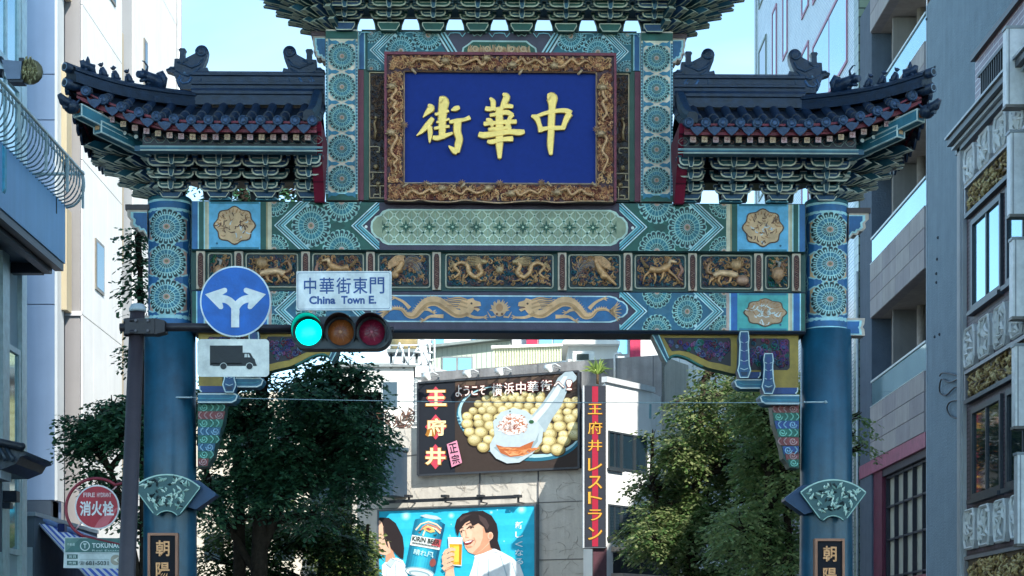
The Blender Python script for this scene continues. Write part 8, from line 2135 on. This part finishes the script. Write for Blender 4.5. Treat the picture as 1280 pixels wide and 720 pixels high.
    for i, ch in enumerate('中華街東門'):
        P = Paint(mp, step=.0015); a = 378.6 + i * 20.9; P.text(ch, a + (1.4 if ch == '中' else 0), 347, a + (18.2 if ch != '中' else 16.8), 367.5, NB, 2, .01); P.build('sign_character', 'paint', r)
    P = Paint(mp, step=.0015); P.text('China', 386.5, 370, 419.5, 380.2, NB, 2, .035); P.text('Town', 426.5, 370, 456, 380.2, NB, 2, .035); P.text('E.', 461, 370, 470.5, 380.2, NB, 2, .035); P.build('sign_lettering', 'paint', r)
    m = MB()
    for q in (-.3, .3): m.box(q - .015, q + .015, .011, .07, z(410), z(345), '#8a9298')
    m.build('bracket', 'metal', r)
    tag(r, 'white name board reading China Town E. above the traffic light', 'road sign')
    # fire hydrant sign
    Y = 19.6; u = Y / FPX; c = pw(121.5, 634, Y); r = empty('fire_hydrant_sign', tuple(c)); z = lambda v: (634 - v) * u; x = lambda q: (q - 121.5) * u
    m = MB(); rad = 27.8 * u; m.lathe([(0, .006), (rad, .006), (rad, -.006), (0, -.006)], (0, 0, 0), ['#b9c0c4', '#d9dee0', '#e2dede'], n=48, axis='y', smooth=False); m.build('plate', 'paint', r)
    mp = lambda a, v, h: (x(a), -.007 - h, z(v))
    P = Paint(mp, step=.0015); P.disc(121.5, 634, 26, '#b0182e', 1, 48); P.poly([(118, 659.6), (124, 660), (134, 657), (148, 634), (136, 640), (124, 650)], '#c85a64', 2); P.build('red_field', 'paint', r)
    P = Paint(mp, step=.0015); P.text('FIRE', 104.5, 616, 119, 621.5, '#e8c4c4', 3, .02); P.text('HYDRANT', 121.5, 616, 139.5, 621.5, '#e8c4c4', 3, .02); P.build('sign_lettering', 'paint', r)
    for ch, a, b in (('消', 100, 114), ('火', 114.5, 128), ('栓', 128.5, 143)): P = Paint(mp, step=.0015); P.text(ch, a, 626.5, b, 645, '#f0eaea', 3, .03); P.build('sign_character', 'paint', r)
    m = MB(); k = 30; rr0 = 38 * u; cxx, czz = x(120.5), z(636)
    pts = [(cxx + rr0 * math.cos(R(50 + i * 196 / k)), 0, czz + rr0 * math.sin(R(50 + i * 196 / k))) for i in range(k + 1)]
    m.tube(pts, .016, '#8c1c30', n=8); m.build('outer_hoop', 'paint', r)
    m = MB()
    for a in (48, 135, 225): m.tube([(rad * .98 * math.cos(R(a)), 0, rad * .98 * math.sin(R(a))), (cxx + rr0 * math.cos(R(a)), 0, czz + rr0 * math.sin(R(a)))], .008, '#c9a0a4', n=5)
    m.build('spoke', 'paint', r)
    m = MB(); xq = x(157) ; m.tube([(xq, .0, -c.z), (xq, 0, z(600))], .035, '#7c1a2c', n=10); m.tube([(x(104), 0, z(670)), (xq, 0, z(682))], .015, '#7c1a2c', n=6); m.tube([(x(144), 0, z(606)), (xq, 0, z(603))], .016, '#7c1a2c', n=6); m.build('post', 'paint', r)
    tag(r, 'round red fire hydrant sign inside a red hoop beside the brown pole', 'road sign')
    # advertising plate under it
    c = pw(80, 711, Y); r = empty('advert_plate', tuple(c)); z = lambda v: (711 - v) * u; x = lambda q: (q - 80) * u
    m = MB(); m.prism([(x(81), z(671.5)), (x(158), z(673)), (x(158), z(711)), (x(79.5), z(710))], -.008, .008, '#c5ccca', side='#a9b2b0'); m.build('plate', 'paint', r)
    mp = lambda a, v, h: (x(a), -.008 - h, z(v)); P = Paint(mp, step=.0015)
    P.rect(81.8, 672.8, 157, 690.5, '#3c6a66', 1); P.poly([(81.8, 672.8), (101, 672.8), (81.8, 690)], '#5a8078', 2); P.ring(106.5, 682.5, 5, 6.2, '#d5e0dc', 3, 20); P.rect(84, 693, 97.5, 698.5, '#2f5854', 2); P.rect(84, 701, 97.5, 706.5, '#2f5854', 2)
    P.line([(100, 691.8), (140, 692)], .5, '#8fa09c', 2); P.line([(100, 699.2), (137, 699.4)], .5, '#8fa09c', 2); P.disc(145, 700, 6.6, '#a09684', 2, 20); P.poly([(149, 696), (142, 700), (149, 704), (146, 700)], '#d8d4c8', 3); P.build('advert_print', 'paint', r)
    P = Paint(mp, step=.0015); P.text('TOKUNAGA', 115.5, 679, 157, 685, '#dfe8e4', 3, .02); P.text('Real Estate', 115.5, 687, 150, 689.4, '#b8ccc6', 3, 0); P.text('T', 104.4, 679.5, 108.6, 685.5, '#d5e0dc', 4, .02); P.text('681-5031', 107.5, 701.2, 136, 706.6, '#4a5654', 3, .03); P.text('☎', 99.5, 701.2, 106, 706.6, '#4a5654', 3, .01)
    P.build('advert_lettering', 'paint', r)
    P = Paint(mp, step=.0015); P.text('不動産', 84, 679, 94, 682.5, '#c9d8d2', 3, 0); P.text('賃貸', 86, 694, 95.5, 697.6, '#c9d8d2', 3, 0); P.text('売買', 86, 702, 95.5, 705.6, '#c9d8d2', 3, 0); P.build('advert_small_print', 'paint', r)
    tag(r, 'green and grey estate agent plate with a phone number below the hydrant sign', 'sign')
road_signs()
def span_wire():
    r = empty('span_wire', (-4.4, 25.6, pw(214, 497, 25.6).z)); o = r.location
    A = pw(211, 496, 25.62); B = pw(1035, 503, 25.62)
    m = MB(); n = 24; pts = []
    for i in range(n + 1):
        t = i / n; p = A.lerp(B, t); p.z -= .035 * math.sin(PI * t); pts.append(tuple(p - o))
    m.tube(pts, .006, '#8fa2a8', n=5); m.build('cable', 'metal', r)
    for px, py in ((213, 496.6), (1032, 502.6)):
        m = MB(); p = pw(px, py, 25.6) - o; s = 1 if px < 600 else -1; m.tube([p, p + Vector((s * .26, 0, -.002))], .011, '#b9c6ca', n=6); m.ball(tuple(p), .022, '#9fb0b6'); m.ball(tuple(p + Vector((s * .28, 0, 0))), .016, '#9fb0b6'); m.build('turnbuckle', 'metal', r)
    tag(r, 'thin steel wire stretched between the two columns with a turnbuckle at each end', 'wire')
span_wire()
